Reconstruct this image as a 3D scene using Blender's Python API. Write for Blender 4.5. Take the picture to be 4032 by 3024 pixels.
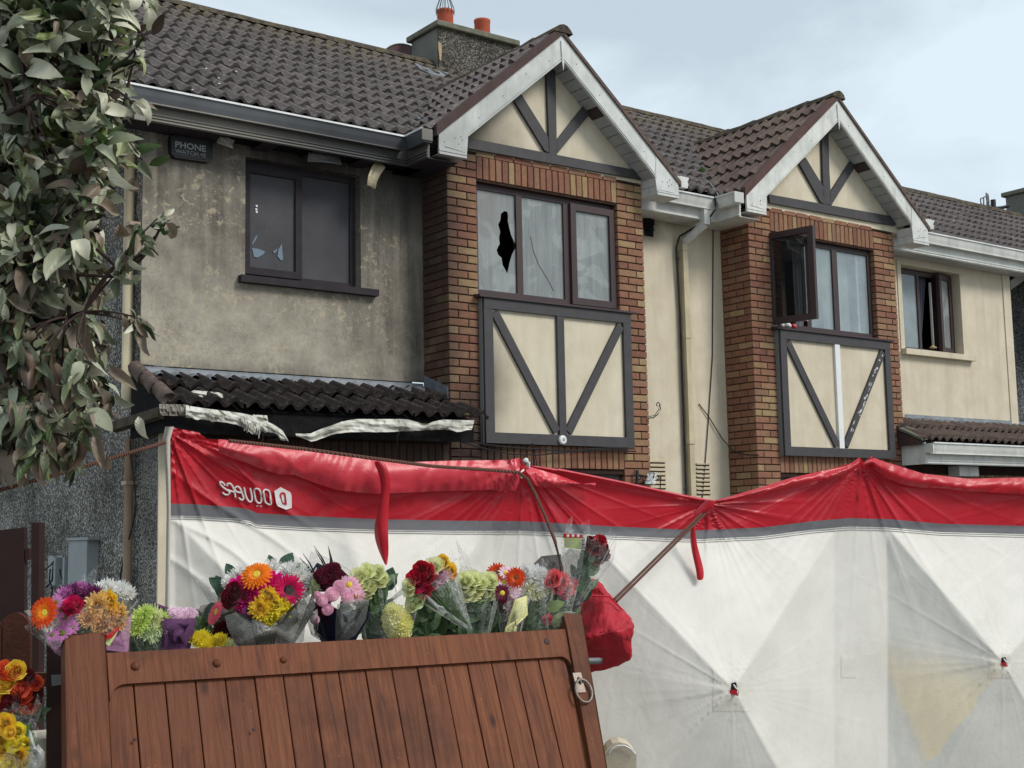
import bpy, math, random
import numpy as np
from mathutils import Vector, Matrix, noise
from mathutils.geometry import tessellate_polygon
random.seed(7); rnd = random.random
def U(a, b): return a + (b - a) * rnd()
sc = bpy.context.scene
for o in list(bpy.data.objects): bpy.data.objects.remove(o)
COL = sc.collection
PI = math.pi

# ------------------------------------------------------------------ camera
F_PX = 5184.0; CZ = 1.6
_yaw, _pit, _rol = map(math.radians, (36.68, 6.646, -1.139))
_f = Vector((math.sin(_yaw)*math.cos(_pit), math.cos(_yaw)*math.cos(_pit), math.sin(_pit)))
_r0 = Vector((math.cos(_yaw), -math.sin(_yaw), 0)); _u0 = _r0.cross(_f)
CR = math.cos(_rol)*_r0 + math.sin(_rol)*_u0
CU = -math.sin(_rol)*_r0 + math.cos(_rol)*_u0
CF = _f
CAM = Vector((0, 0, CZ))
cd = bpy.data.cameras.new('camera'); cam = bpy.data.objects.new('camera', cd); COL.objects.link(cam)
m = Matrix.Identity(4)
for i in range(3): m[i][0] = CR[i]; m[i][1] = CU[i]; m[i][2] = -CF[i]; m[i][3] = CAM[i]
cam.matrix_world = m
cd.sensor_width = 36; cd.lens = 36*F_PX/4032; cd.clip_start = 0.05; cd.clip_end = 2000
sc.camera = cam
# ------------------------------------------------------------------ exposure
sc.view_settings.view_transform = 'Standard'; sc.view_settings.look = 'None'
sc.view_settings.gamma = 1; sc.view_settings.exposure = 0.76; sc.view_settings.use_curve_mapping = False
# ------------------------------------------------------------------ sky + sun
SUN_EL, SUN_AZ = math.radians(42), math.radians(152)   # azimuth clockwise from +Y: sun behind the camera, to the right
w = bpy.data.worlds.new("World"); sc.world = w; w.use_nodes = True
nt = w.node_tree; N = nt.nodes; L = nt.links
bg = N['Background']; bg.inputs['Strength'].default_value = 0.1
sky = N.new('ShaderNodeTexSky'); sky.sky_type = 'NISHITA'; sky.sun_disc = False
sky.sun_elevation = SUN_EL; sky.sun_rotation = SUN_AZ
tc = N.new('ShaderNodeTexCoord'); mp = N.new('ShaderNodeMapping'); mp.inputs['Scale'].default_value = (1, 1, 2.0)
mp.inputs['Location'].default_value = (0.9, 0.45, 0.2)
n1 = N.new('ShaderNodeTexNoise'); n1.inputs['Scale'].default_value = 3.0; n1.inputs['Detail'].default_value = 8; n1.inputs['Roughness'].default_value = 0.55
n1.inputs['Distortion'].default_value = 0.35
cr = N.new('ShaderNodeValToRGB'); e = cr.color_ramp.elements
e[0].position = 0.40; e[0].color = (3.45, 4.05, 4.5, 1); e[1].position = 0.60; e[1].color = (4.7, 5.42, 5.88, 1)
mx = N.new('ShaderNodeMix'); mx.data_type = 'RGBA'; mx.inputs[0].default_value = 0.93
L.new(tc.outputs['Generated'], mp.inputs[0]); L.new(mp.outputs[0], n1.inputs['Vector']); L.new(n1.outputs['Fac'], cr.inputs[0])
L.new(sky.outputs[0], mx.inputs[6]); L.new(cr.outputs[0], mx.inputs[7]); L.new(mx.outputs[2], bg.inputs['Color'])
sd = bpy.data.lights.new('sun', 'SUN'); so = bpy.data.objects.new('sun', sd); COL.objects.link(so)
sd.energy = 1.5; sd.angle = math.radians(20); sd.color = (1, 0.96, 0.9)
sdir = Vector((math.sin(SUN_AZ)*math.cos(SUN_EL), math.cos(SUN_AZ)*math.cos(SUN_EL), math.sin(SUN_EL)))
so.rotation_euler = sdir.to_track_quat('Z', 'Y').to_euler()

# ------------------------------------------------------------------ helpers: survey
def ray(x, y): return CF + CR*((x-2016)/F_PX) - CU*((y-1512)/F_PX)
def onY(x, y, Y): d = ray(x, y); return CAM + d*(Y/d.y)
def onX(x, y, X): d = ray(x, y); return CAM + d*(X/d.x)
def atD(x, y, D): return CAM + ray(x, y)*D
def onR(x, y, k=.66, Y0=9.96, Z0=5.25):
    d = ray(x, y); return CAM + d*((Z0-k*Y0-CZ)/(d.z-k*d.y))
def V(*a): return Vector(a)
def lerp(a, b, t): return a + (b-a)*t
def interp(x, pts):
    return float(np.interp(x, [p[0] for p in pts], [p[1] for p in pts]))

# ------------------------------------------------------------------ helpers: objects
OFF = {}
def tag(o, label=None, cat=None, group=None, kind=None):
    if label: o['label'] = label
    if cat: o['category'] = cat
    if group: o['group'] = group
    if kind: o['kind'] = kind
    return o
def thing(name, label, cat, loc=(0, 0, 0), group=None, mat=None):
    o = bpy.data.objects.new(name, None); COL.objects.link(o); o.empty_display_size = 0.1
    if mat is not None: o.matrix_world = mat; OFF[o] = None
    else: o.location = loc; OFF[o] = Vector(loc)
    return tag(o, label, cat, group)
def link_mesh(name, me, parent=None, mat=None, matrix=None):
    o = bpy.data.objects.new(name, me); COL.objects.link(o)
    if parent is not None: o.parent = parent
    off = OFF.get(parent) if parent is not None else None
    if matrix is not None:
        mm = matrix.copy()
        if off is not None: mm.translation = mm.translation - off
        o.matrix_local = mm
        OFF[o] = None
    else: OFF[o] = off
    return o
class MB:
    def __init__(s): s.v = []; s.f = []; s.mi = []; s.cur = 0
    def add(s, vs, fs):
        n = len(s.v); s.v += [tuple(p) for p in vs]
        for q in fs: s.f.append(tuple(i+n for i in q)); s.mi.append(s.cur)
        return s
    def box(s, a, b):
        x0, y0, z0 = a; x1, y1, z1 = b
        return s.add([(x0,y0,z0),(x1,y0,z0),(x1,y1,z0),(x0,y1,z0),(x0,y0,z1),(x1,y0,z1),(x1,y1,z1),(x0,y1,z1)],
                     [(0,3,2,1),(4,5,6,7),(0,1,5,4),(1,2,6,5),(2,3,7,6),(3,0,4,7)])
    def prism(s, pts, d):
        """pts: 3D polygon (convex or not); d: extrusion vector"""
        n = len(pts); pts = [Vector(p) for p in pts]; d = Vector(d)
        vs = pts + [p+d for p in pts]
        tr = tessellate_polygon([pts])
        fs = [tuple(t) for t in tr] + [tuple(i+n for i in reversed(t)) for t in tr]
        fs += [(i, (i+1) % n, (i+1) % n+n, i+n) for i in range(n)]
        return s.add(vs, fs)
    def tube(s, path, r, n=8, cap=True):
        path = [Vector(p) for p in path]; rs = r if isinstance(r, (list, tuple)) else [r]*len(path)
        vs = []; up = Vector((0.13, 0.21, 1))
        for i, p in enumerate(path):
            t = (path[min(i+1, len(path)-1)]-path[max(i-1, 0)]).normalized()
            if abs(t.dot(up.normalized())) > .96: up = Vector((1, .2, 0.1))
            a = t.cross(up).normalized(); b = t.cross(a)
            for k in range(n):
                an = 2*PI*k/n; vs.append(p+(a*math.cos(an)+b*math.sin(an))*rs[i])
        fs = []
        for i in range(len(path)-1):
            for k in range(n):
                k2 = (k+1) % n; fs.append((i*n+k, i*n+k2, (i+1)*n+k2, (i+1)*n+k))
        if cap: fs += [tuple(range(n)), tuple(range(len(vs)-1, len(vs)-n-1, -1))]
        return s.add(vs, fs)
    def grid(s, P):
        nu = len(P); nv = len(P[0]); vs = [p for row in P for p in row]
        return s.add(vs, [(i*nv+j, (i+1)*nv+j, (i+1)*nv+j+1, i*nv+j+1) for i in range(nu-1) for j in range(nv-1)])
    def lathe(s, c, axis, prof, n=16):
        axis = Vector(axis).normalized(); a = axis.orthogonal().normalized(); b = axis.cross(a); c = Vector(c); vs = []
        for r, h in prof:
            for k in range(n): an = 2*PI*k/n; vs.append(c+axis*h+(a*math.cos(an)+b*math.sin(an))*r)
        fs = []
        for i in range(len(prof)-1):
            for k in range(n):
                k2 = (k+1) % n; fs.append((i*n+k, i*n+k2, (i+1)*n+k2, (i+1)*n+k))
        fs += [tuple(range(n-1, -1, -1)), tuple(range((len(prof)-1)*n, len(prof)*n))]
        return s.add(vs, fs)
    def mesh(s, name, mats, smooth=False, off=None):
        me = bpy.data.meshes.new(name)
        vs = s.v if off is None else [(p[0]-off[0], p[1]-off[1], p[2]-off[2]) for p in s.v]
        me.from_pydata(vs, [], s.f)
        for m_ in (mats if isinstance(mats, (list, tuple)) else [mats]): me.materials.append(m_)
        if isinstance(mats, (list, tuple)) and len(mats) > 1: me.polygons.foreach_set('material_index', s.mi)
        if smooth: me.polygons.foreach_set('use_smooth', [True]*len(me.polygons))
        me.update(); return me
    def build(s, name, mats, parent=None, smooth=False):
        off = OFF.get(parent) if parent is not None else None
        o = link_mesh(name, s.mesh(name, mats, smooth, off), parent); return o
def boxo(name, a, b, mat, parent): return MB().box(a, b).build(name, mat, parent)
def bevel(o, w_=.004, seg=2):
    md = o.modifiers.new('bevel', 'BEVEL'); md.width = w_; md.segments = seg; md.limit_method = 'ANGLE'; return o

# ------------------------------------------------------------------ helpers: materials
def lin(c): c = c/255; return c/12.92 if c <= .04045 else ((c+.055)/1.055)**2.4
def S(r, g, b, k=1.0): return (lin(r)*k, lin(g)*k, lin(b)*k, 1)
class Mt:
    def __init__(s, name, rough=.7, spec=.3):
        s.m = bpy.data.materials.new(name); s.m.use_nodes = True; s.nt = s.m.node_tree
        s.N = s.nt.nodes; s.L = s.nt.links; s.p = s.N['Principled BSDF']
        s.p.inputs['Roughness'].default_value = rough; s.p.inputs['Specular IOR Level'].default_value = spec
        s._pos = None; s.bump_in = None
    def node(s, t, **k):
        n = s.N.new(t)
        for a, b in k.items(): setattr(n, a, b)
        return n
    def pos(s, obj=False):
        if obj:
            t = s.node('ShaderNodeTexCoord'); return t.outputs['Object']
        if s._pos is None: s._pos = s.node('ShaderNodeNewGeometry').outputs['Position']
        return s._pos
    def mapv(s, vec, scale=(1, 1, 1), rot=(0, 0, 0), loc=(0, 0, 0)):
        n = s.node('ShaderNodeMapping'); n.inputs['Scale'].default_value = scale; n.inputs['Rotation'].default_value = rot
        n.inputs['Location'].default_value = loc
        s.L.new(vec, n.inputs[0]); return n.outputs[0]
    def noise(s, scale, detail=5, rough=.55, vec=None, dist=0):
        n = s.node('ShaderNodeTexNoise'); n.inputs['Scale'].default_value = scale; n.inputs['Detail'].default_value = detail
        n.inputs['Roughness'].default_value = rough; n.inputs['Distortion'].default_value = dist
        s.L.new(vec if vec is not None else s.pos(), n.inputs['Vector']); return n.outputs['Fac']
    def voro(s, scale, vec=None, feat='F1', out='Distance'):
        n = s.node('ShaderNodeTexVoronoi'); n.feature = feat; n.inputs['Scale'].default_value = scale
        s.L.new(vec if vec is not None else s.pos(), n.inputs['Vector']); return n.outputs[out]
    def ramp(s, fac, stops, interp_='LINEAR'):
        n = s.node('ShaderNodeValToRGB'); n.color_ramp.interpolation = interp_; el = n.color_ramp.elements
        while len(el) < len(stops): el.new(.5)
        for i, (p, c) in enumerate(stops):
            el[i].position = p; el[i].color = c if isinstance(c, tuple) else (c, c, c, 1)
        s.L.new(fac, n.inputs[0]); return n.outputs[0]
    def mix(s, fac, a, b, mode='MIX'):
        n = s.node('ShaderNodeMix'); n.data_type = 'RGBA'; n.blend_type = mode
        for sock, v in ((n.inputs[0], fac), (n.inputs[6], a), (n.inputs[7], b)):
            if isinstance(v, (int, float)): sock.default_value = v
            elif isinstance(v, tuple): sock.default_value = v
            else: s.L.new(v, sock)
        return n.outputs[2]
    def math(s, op, a, b=0, clamp=False):
        n = s.node('ShaderNodeMath'); n.operation = op; n.use_clamp = clamp
        for sock, v in ((n.inputs[0], a), (n.inputs[1], b)):
            if isinstance(v, (int, float)): sock.default_value = v
            else: s.L.new(v, sock)
        return n.outputs[0]
    def maprange(s, v, a, b, c=0, d=1, smooth=True):
        n = s.node('ShaderNodeMapRange'); n.interpolation_type = 'SMOOTHSTEP' if smooth else 'LINEAR'
        for i, x in ((1, a), (2, b), (3, c), (4, d)): n.inputs[i].default_value = x
        s.L.new(v, n.inputs[0]); return n.outputs[0]
    def rand(s): return s.node('ShaderNodeObjectInfo').outputs['Random']
    def blob(s, c, r, soft=1.0, nz=None, amt=.5):
        """1 inside an ellipsoid fading to 0 at its rim, broken up by noise"""
        v = s.node('ShaderNodeVectorMath'); v.operation = 'SUBTRACT'; s.L.new(s.pos(), v.inputs[0]); v.inputs[1].default_value = c
        k = s.node('ShaderNodeVectorMath'); k.operation = 'MULTIPLY'; s.L.new(v.outputs[0], k.inputs[0]); k.inputs[1].default_value = tuple(1/x for x in r)
        l = s.node('ShaderNodeVectorMath'); l.operation = 'LENGTH'; s.L.new(k.outputs[0], l.inputs[0])
        d = l.outputs['Value']
        if nz is not None: d = s.math('ADD', d, s.math('MULTIPLY', s.math('SUBTRACT', nz, .5), amt*2))
        return s.maprange(d, 1-soft, 1.0, 1, 0)
    def col(s, c):
        if isinstance(c, tuple): s.p.inputs['Base Color'].default_value = c
        else: s.L.new(c, s.p.inputs['Base Color'])
        return s
    def bump(s, h, strength=.5, dist=.01):
        n = s.node('ShaderNodeBump'); n.inputs['Strength'].default_value = strength; n.inputs['Distance'].default_value = dist
        s.L.new(h, n.inputs['Height'])
        if s.bump_in is not None: s.L.new(s.bump_in, n.inputs['Normal'])
        s.bump_in = n.outputs[0]; s.L.new(n.outputs[0], s.p.inputs['Normal']); return s
    def rough(s, v):
        if isinstance(v, (int, float)): s.p.inputs['Roughness'].default_value = v
        else: s.L.new(v, s.p.inputs['Roughness'])
        return s
def plain(name, c, rough=.7, spec=.3, var=.25, scale=6, bscale=60, bs=.15, metal=0, bd=.004):
    t = Mt(name, rough, spec)
    nz = t.noise(scale, 6, .6)
    dark = tuple(x*(1-var) for x in c[:3])+(1,); lite = tuple(min(1, x*(1+var*.6)) for x in c[:3])+(1,)
    t.col(t.ramp(nz, [(.3, dark), (.7, lite)])); t.p.inputs['Metallic'].default_value = metal
    if bs: t.bump(t.noise(bscale, 4, .6), bs, bd)
    return t.m
SOOT_BLOBS = [((5.35, 10.0, 5.25), (2.1, 1.4, 1.35), .95), ((6.35, 10.1, 5.0), (1.0, 1.2, 1.6), .9), ((5.2, 9.6, 2.55), (2.2, 1.0, .62), .5),
              ((6.75, 9.75, 2.45), (.75, .8, 1.05), .85), ((3.9, 9.9, 5.3), (1.2, 1.2, .6), .8)]
def soot_mask(t, blobs=SOOT_BLOBS, amt=.22):
    nz = t.noise(2.2, 7, .6); out = None
    for c, r, sft in blobs:
        b = t.blob(c, r, sft, nz, amt)
        out = b if out is None else t.math('MAXIMUM', out, b)
    return out

M = {}
# burnt render of the left house: cream paint, soot stain with flaked clean patches
t = Mt('burnt_render', .9, .15)
cream = t.ramp(t.noise(5, 6, .6), [(.3, S(144, 137, 124)), (.7, S(176, 169, 153))])
sm = soot_mask(t, [((5.2, 10.1, 5.3), (2.9, 2, 2.25), .6), ((6.6, 10.2, 4.3), (1.4, 1, 2.2), .7), ((3.9, 10, 5.2), (1.3, 1, 1.3), .6), ((6.6, 10.28, 3.0), (.5, .5, .5), .9), ((4.9, 10.28, 2.98), (1.6, .5, .2), .9)], .3)
gr = t.ramp(t.noise(26, 8, .72), [(.42, 0.0), (.62, 1.0)])
stk = t.ramp(t.noise(1, 7, .65, t.mapv(t.pos(), (7, 7, .55)), .4), [(.38, .55), (.62, 1.0)])
smk = t.math('MULTIPLY', t.math('MULTIPLY', sm, stk), t.math('ADD', .85, t.math('MULTIPLY', gr, .15)))
sootc = t.ramp(t.noise(9, 6, .6), [(.3, S(66, 61, 59)), (.7, S(92, 85, 79))])
c = t.mix(smk, cream, sootc)
mid = t.math('MULTIPLY', t.ramp(t.noise(38, 8, .75), [(.46, 0.0), (.60, 1.0)]), t.ramp(t.noise(3.2, 5, .6), [(.35, .15), (.7, .7)]))
c = t.mix(t.math('MULTIPLY', mid, .75), c, S(104, 96, 87))
fl = t.math('MULTIPLY', t.ramp(t.noise(14, 7, .7, dist=.6), [(.54, 0.0), (.60, 1.0)]), t.ramp(t.noise(1.9, 3, .5), [(.44, 0.0), (.58, 1.0)]))
c = t.mix(t.math('MULTIPLY', fl, .7), c, S(176, 163, 138)); t.col(c)
dk = t.math('MAXIMUM', t.blob((5.4, 10.25, 4.98), (1.15, .6, .5), .95, t.noise(4, 4, .5), .2), t.blob((6.5, 10.2, 5.0), (.7, .6, .75), .9))
c2 = t.mix(t.math('MULTIPLY', dk, .8), c, S(44, 44, 47)); t.col(c2)
t.bump(t.noise(90, 6, .7), .6, .006); M['burnt_render'] = t.m
# clean cream render
def render_mat(name, a, b, soot=False):
    t = Mt(name, .88, .2); c = t.ramp(t.noise(3.5, 6, .6), [(.3, S(*a)), (.7, S(*b))])
    streak = t.ramp(t.noise(1, 6, .6, t.mapv(t.pos(), (9, 9, .7))), [(.45, 0.0), (.75, 1.0)])
    c = t.mix(t.math('MULTIPLY', streak, .25), c, S(150, 138, 112))
    spk = t.ramp(t.noise(60, 4, .7), [(.6, 0.0), (.72, 1.0)]); c = t.mix(t.math('MULTIPLY', spk, .3), c, S(160, 148, 122))
    if soot: c = t.mix(t.math('MULTIPLY', soot_mask(t, soot, .25), .9), c, S(82, 76, 68))
    t.col(c); t.bump(t.noise(120, 5, .7), .45, .004); t.bump(t.noise(7, 3), .25, .01); return t.m
M['cream'] = render_mat('cream_render', (196, 183, 160), (211, 200, 179), [((9.5, 10.3, 5.0), (.35, .4, .5), .9), ((9.9, 10.25, 5.2), (1.0, .5, .38), .95)])
M['gable_burnt'] = render_mat('smoky_gable_render', (194, 183, 161), (210, 200, 180), [((6.8, 9.8, 5.35), (.95, .4, .75), .95)])
M['gable'] = render_mat('gable_render', (198, 186, 162), (213, 203, 181))
M['panel_burnt'] = render_mat('smoky_panel_render', (198, 187, 164), (212, 202, 181), [((6.95, 9.8, 3.0), (.5, .4, .85), .95)])
# pebble dash
def pebble(name, dark, lite, sc_=85):
    t = Mt(name, .9, .2); v = t.voro(sc_, feat='F1', out='Color'); sep = t.node('ShaderNodeSeparateColor'); t.L.new(v, sep.inputs[0])
    c = t.ramp(sep.outputs[0], [(.0, S(*dark)), (.45, S(*[int((x+y)/2) for x, y in zip(dark, lite)])), (1, S(*lite))])
    d = t.voro(sc_); c = t.mix(t.ramp(d, [(.3, 0.0), (.75, .85)]), c, S(*[int(x*.5) for x in dark]))
    bigc = t.ramp(t.noise(1.6, 5, .6), [(.3, S(150, 150, 148)), (.7, S(255, 255, 255))])
    c = t.mix(1.0, c, bigc, 'MULTIPLY')
    c = t.mix(t.math('MULTIPLY', t.blob((3.9, 10.0, 3.0), (.5, .55, 1.6), .9, t.noise(3, 5, .6), .3), .6), c, S(60, 58, 56))
    t.col(c); t.bump(t.math('SUBTRACT', 1, d), .9, .012); return t.m
M['pebble'] = pebble('pebbledash', (116, 113, 108), (236, 232, 222), 58)
M['pebble_grey'] = pebble('grey_pebbledash', (96, 97, 100), (150, 150, 150), 40)
# brick: colour by object, soot on the burnt house
def brick_mat(name, soot):
    t = Mt(name, .88, .2)
    cols = [(134, 94, 76), (138, 98, 79), (144, 105, 83), (150, 118, 90), (160, 136, 102), (126, 88, 74), (144, 110, 88), (136, 106, 85)]
    c = t.ramp(t.rand(), [(i/8, S(*x)) for i, x in enumerate(cols)], 'CONSTANT')
    c = t.mix(t.ramp(t.noise(13, 6, .65), [(.35, 0.0), (.7, .4)]), c, S(112, 76, 62))
    c = t.mix(t.ramp(t.noise(30, 5, .7), [(.55, 0.0), (.75, .4)]), c, S(190, 150, 110))
    if soot:
        sm = soot_mask(t, [((6.40, 10.15, 4.8), (.62, 1.4, 4.4), .7), ((6.9, 9.8, 2.4), (.85, 1.2, 1.2), .9), ((6.75, 9.8, 5.2), (.5, .5, .35), .9), ((5.3, 9.85, 2.3), (1.7, .6, .9), .3)], .2)
        c = t.mix(t.math('MULTIPLY', sm, .86), c, S(48, 42, 42))
    t.col(c); t.bump(t.noise(38, 6, .7, dist=.8), .9, .012); return t.m
M['brick_burnt'] = brick_mat('sooty_brick', True); M['brick'] = brick_mat('rustic_brick', False)
M['mortar'] = plain('dark_mortar', S(58, 44, 38), .95, .1, .3, 12, 120, .4)
M['timber'] = plain('dark_grey_timber_paint', S(66, 64, 66), .62, .35, .18, 9, 70, .25)
M['charred'] = plain('charred_board', S(30, 29, 30), .95, .1, .4, 15, 45, .9, bd=.01)
# roof tile
def tile_mat(name, a, b, lich, lc):
    t = Mt(name, .9, .2)
    c = t.mix(t.rand(), S(*a), S(*b))
    c = t.mix(t.ramp(t.noise(9, 7, .7), [(.4, 0.0), (.7, .75)]), c, S(*[int(x*.62) for x in a]))
    c = t.mix(t.ramp(t.noise(22, 7, .7), [(.54, 0.0), (.66, .8)]), c, S(*lc))
    ridge = t.maprange(t.node('ShaderNodeSeparateXYZ').outputs['Z'], 6.7, 7.5, 0, 1)
    sx = [n for n in t.N if n.type == 'SEPXYZ'][0]; t.L.new(t.pos(), sx.inputs[0])
    c = t.mix(t.math('MULTIPLY', t.math('MULTIPLY', ridge, lich), t.ramp(t.noise(16, 7, .7), [(.45, 0.0), (.6, 1.0)])), c, S(122, 108, 78))
    t.col(c); t.bump(t.noise(70, 6, .75), .5, .006); return t.m
M['tile'] = tile_mat('weathered_roof_tile', (110, 101, 99), (95, 87, 86), .9, (140, 132, 126))
M['tile_brown'] = tile_mat('brown_roof_tile', (108, 92, 84), (92, 78, 72), .5, (118, 106, 96))
M['tile_burnt'] = tile_mat('burnt_roof_tile', (56, 48, 46), (46, 40, 40), 0, (92, 78, 70))
M['verge'] = plain('dark_brown_verge', S(72, 54, 52), .75, .3, .25, 8, 60, .4)
M['verge_red'] = plain('red_brown_verge', S(84, 60, 54), .75, .3, .25, 8, 60, .4)
t = Mt('mossy_ridge', .95, .1)
c = t.ramp(t.noise(14, 7, .7), [(.3, S(52, 47, 44)), (.5, S(84, 76, 68)), (.62, S(108, 98, 74)), (.75, S(72, 80, 44))]); t.col(c)
t.bump(t.noise(40, 7, .75), 1, .02); M['ridge'] = t.m
M['moss'] = plain('valley_moss', S(50, 50, 44), .95, .1, .5, 20, 40, 1, bd=.02)
# upvc
def upvc(name, a, blobs, k=.9, sootc=(52, 52, 54)):
    t = Mt(name, .42, .45)
    c = t.ramp(t.noise(4, 6, .6), [(.3, S(*[int(x*.88) for x in a])), (.6, S(*a))])
    st = t.ramp(t.noise(1, 6, .65, t.mapv(t.pos(), (14, 14, 2))), [(.5, 0.0), (.8, .35)]); c = t.mix(st, c, S(118, 118, 110))
    if blobs: c = t.mix(t.math('MULTIPLY', soot_mask(t, blobs, .15), k), c, S(*sootc))
    t.col(c); t.bump(t.noise(25, 3), .06, .005); return t.m
M['upvc'] = upvc('white_plastic', (214, 214, 208), None)
M['upvc_smoky'] = upvc('smoky_white_plastic', (204, 206, 202), [((6.5, 9.62, 5.15), (.55, .8, .55), 1.0), ((7.3, 9.7, 5.6), (.9, .5, .5), .9)], .42, (100, 102, 100))
M['upvc_sooty'] = upvc('sooty_plastic', (128, 122, 112), [((5.9, 9.9, 5.0), (1.6, .8, .5), .9), ((4.4, 9.9, 5.3), (3.6, .3, .13), .7)], .85, (42, 43, 47))
M['lip'] = upvc('gutter_lip', (226, 228, 226), None)
M['gutter_sooty'] = upvc('sooty_gutter', (88, 90, 94), [((5.9, 9.9, 5.15), (1.3, .6, .4), .9)], .6, (38, 40, 45))
M['upvc_cream'] = upvc('cream_painted_pipe', (196, 182, 150), None)
t = Mt('melted_plastic', .5, .35)
c = t.ramp(t.noise(6, 7, .65), [(.35, S(130, 126, 118)), (.5, S(186, 183, 172)), (.65, S(212, 210, 200))])
c = t.mix(t.ramp(t.noise(18, 6, .7), [(.58, 0.0), (.68, .8)]), c, S(62, 58, 54)); t.col(c); t.bump(t.noise(20, 5, .6), .4, .01); M['upvc_melt'] = t.m
M['gutter_old'] = plain('old_scorched_gutter', S(78, 70, 58), .85, .1, .4, 8)
M['frame'] = plain('brown_window_frame', S(62, 46, 47), .5, .4, .12, 8, 40, .05)
M['frame_burnt'] = plain('sooty_window_frame', S(52, 47, 51), .8, .2, .2, 10, 60, .25)
M['lead'] = plain('lead_flashing', S(118, 124, 130), .55, .4, .45, 7, 30, .5, bd=.01)
M['dark'] = plain('dark_interior', S(22, 23, 26), .95, .05, .3, 3, 20, 0)
M['plaster'] = plain('room_plaster', S(90, 86, 80), .95, .05, .1, 3, 20, 0)
M['conc'] = plain('chimney_concrete', S(112, 112, 106), .92, .15, .25, 4, 80, .6)
M['conc_peb'] = pebble('chimney_pebbledash', (82, 80, 74), (150, 142, 130), 45)
M['conc_cap'] = plain('mossy_concrete_cap', S(112, 112, 98), .95, .1, .3, 9, 60, .7)
M['clay'] = plain('clay_pot', S(172, 84, 60), .8, .25, .15, 6, 80, .2)
M['wire'] = plain('black_wire', S(34, 34, 36), .6, .3, .1)
M['wire_grey'] = plain('grey_cable', S(120, 118, 116), .6, .3, .1)
M['rust'] = plain('rusty_disc', S(112, 88, 90), .8, .2, .3, 10, 50, .4)
M['cream_flake'] = plain('exposed_render', S(170, 150, 118), .9, .1, .2)
M['black'] = plain('black_plastic', S(30, 31, 34), .5, .35, .15, 10)
M['grey_print'] = plain('grey_lettering', S(150, 152, 152), .7, .2, .2, 40)
M['white'] = plain('white_plastic_fitting', S(222, 222, 220), .4, .4, .05)
M['ground'] = plain('concrete_ground', S(118, 114, 108), .95, .1, .25, 2, 30, .4)
M['asphalt'] = plain('asphalt_road', S(70, 70, 72), .95, .15, .2, 5, 90, .5)
M['steel'] = plain('galvanised_steel', S(132, 136, 138), .5, .5, .15, 8, 40, .15, .3)
M['meter'] = plain('grey_meter_box', S(150, 156, 158), .6, .3, .15, 3, 60, .2)
M['rustmetal'] = plain('weathered_iron_ring', S(132, 120, 110), .5, .5, .35, 25, 80, .3, .5)

# glass
def glass(name, base, alpha=.4, rough=.06, stains=None):
    t = Mt(name, rough, .9); t.p.inputs['IOR'].default_value = 1.5
    c = t.ramp(t.noise(3, 5, .6), [(.3, S(*[int(x*.85) for x in base])), (.7, S(*base))])
    if stains: c = stains(t, c)
    t.col(c)
    tr = t.node('ShaderNodeBsdfTransparent'); mxs = t.node('ShaderNodeMixShader'); mxs.inputs[0].default_value = alpha
    t.L.new(tr.outputs[0], mxs.inputs[1]); t.L.new(t.p.outputs[0], mxs.inputs[2])
    t.L.new(mxs.outputs[0], t.N['Material Output'].inputs[0]); return t.m
def smoky(t, c):
    a = t.ramp(t.noise(2.6, 3, .4, dist=1.2), [(.46, 0.0), (.5, 1.0)])
    c = t.mix(t.math('MULTIPLY', a, .55), c, S(92, 96, 96))
    stv = t.ramp(t.noise(1, 5, .6, t.mapv(t.pos(), (16, 16, 1.4))), [(.4, 0.0), (.75, 1.0)])
    c = t.mix(t.math('MULTIPLY', stv, .4), c, S(172, 174, 170))
    b = t.blob((7.1, 9.93, 4.8), (.35, .5, .8), .9, t.noise(3, 4, .5), .4)
    return t.mix(t.math('MULTIPLY', b, .6), c, S(120, 116, 108))
M['glass_smoky'] = glass('smoke_stained_glass', (142, 148, 146), .99, .22, smoky)
def sooty(t, c):
    t.p.inputs['Specular IOR Level'].default_value = .12
    return t.mix(t.ramp(t.noise(55, 4, .7), [(.62, 0.0), (.7, .35)]), c, S(130, 132, 134))
M['glass_black'] = glass('soot_black_glass', (80, 79, 83), 1.0, .6, sooty)
M['shard'] = plain('pale_blue_glass_shard', S(98, 116, 130), .15, .8, .1)
M['glass'] = glass('window_glass', (172, 186, 190), .66, .03)  # pale base colour paints in the reflected sky
M['glass_dark'] = glass('dark_open_sash_glass', (34, 36, 38), .6, .03)
M['curtain'] = plain('white_net_curtain', S(206, 212, 214), .9, .1, .06, 4, 30, 0)
M['curtain_grey'] = plain('grey_curtain', S(92, 92, 104), .9, .1, .1)
# cloth
def cloth_mat(name, base, trans=.25, rough=.5, spec=.35, extra=None, bs=.35):
    t = Mt(name, rough, spec)
    c = t.ramp(t.noise(3, 6, .6), [(.3, S(*[int(x*.94) for x in base])), (.7, S(*base))])
    if extra: c = extra(t, c)
    t.col(c); t.bump(t.noise(9, 8, .68, dist=1.6), bs*.7, .010); t.bump(t.noise(30, 5, .6, dist=2.5), bs*.5, .004)
    tb = t.node('ShaderNodeBsdfTranslucent'); mxs = t.node('ShaderNodeMixShader'); mxs.inputs[0].default_value = trans
    if isinstance(c, tuple): tb.inputs[0].default_value = c
    else: t.L.new(c, tb.inputs[0])
    t.L.new(t.p.outputs[0], mxs.inputs[1]); t.L.new(tb.outputs[0], mxs.inputs[2])
    t.L.new(mxs.outputs[0], t.N['Material Output'].inputs[0]); return t.m
def grime(t, c):
    g = t.ramp(t.noise(5, 7, .65), [(.56, 0.0), (.75, .18)]); c = t.mix(g, c, S(178, 174, 160))
    return c
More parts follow.
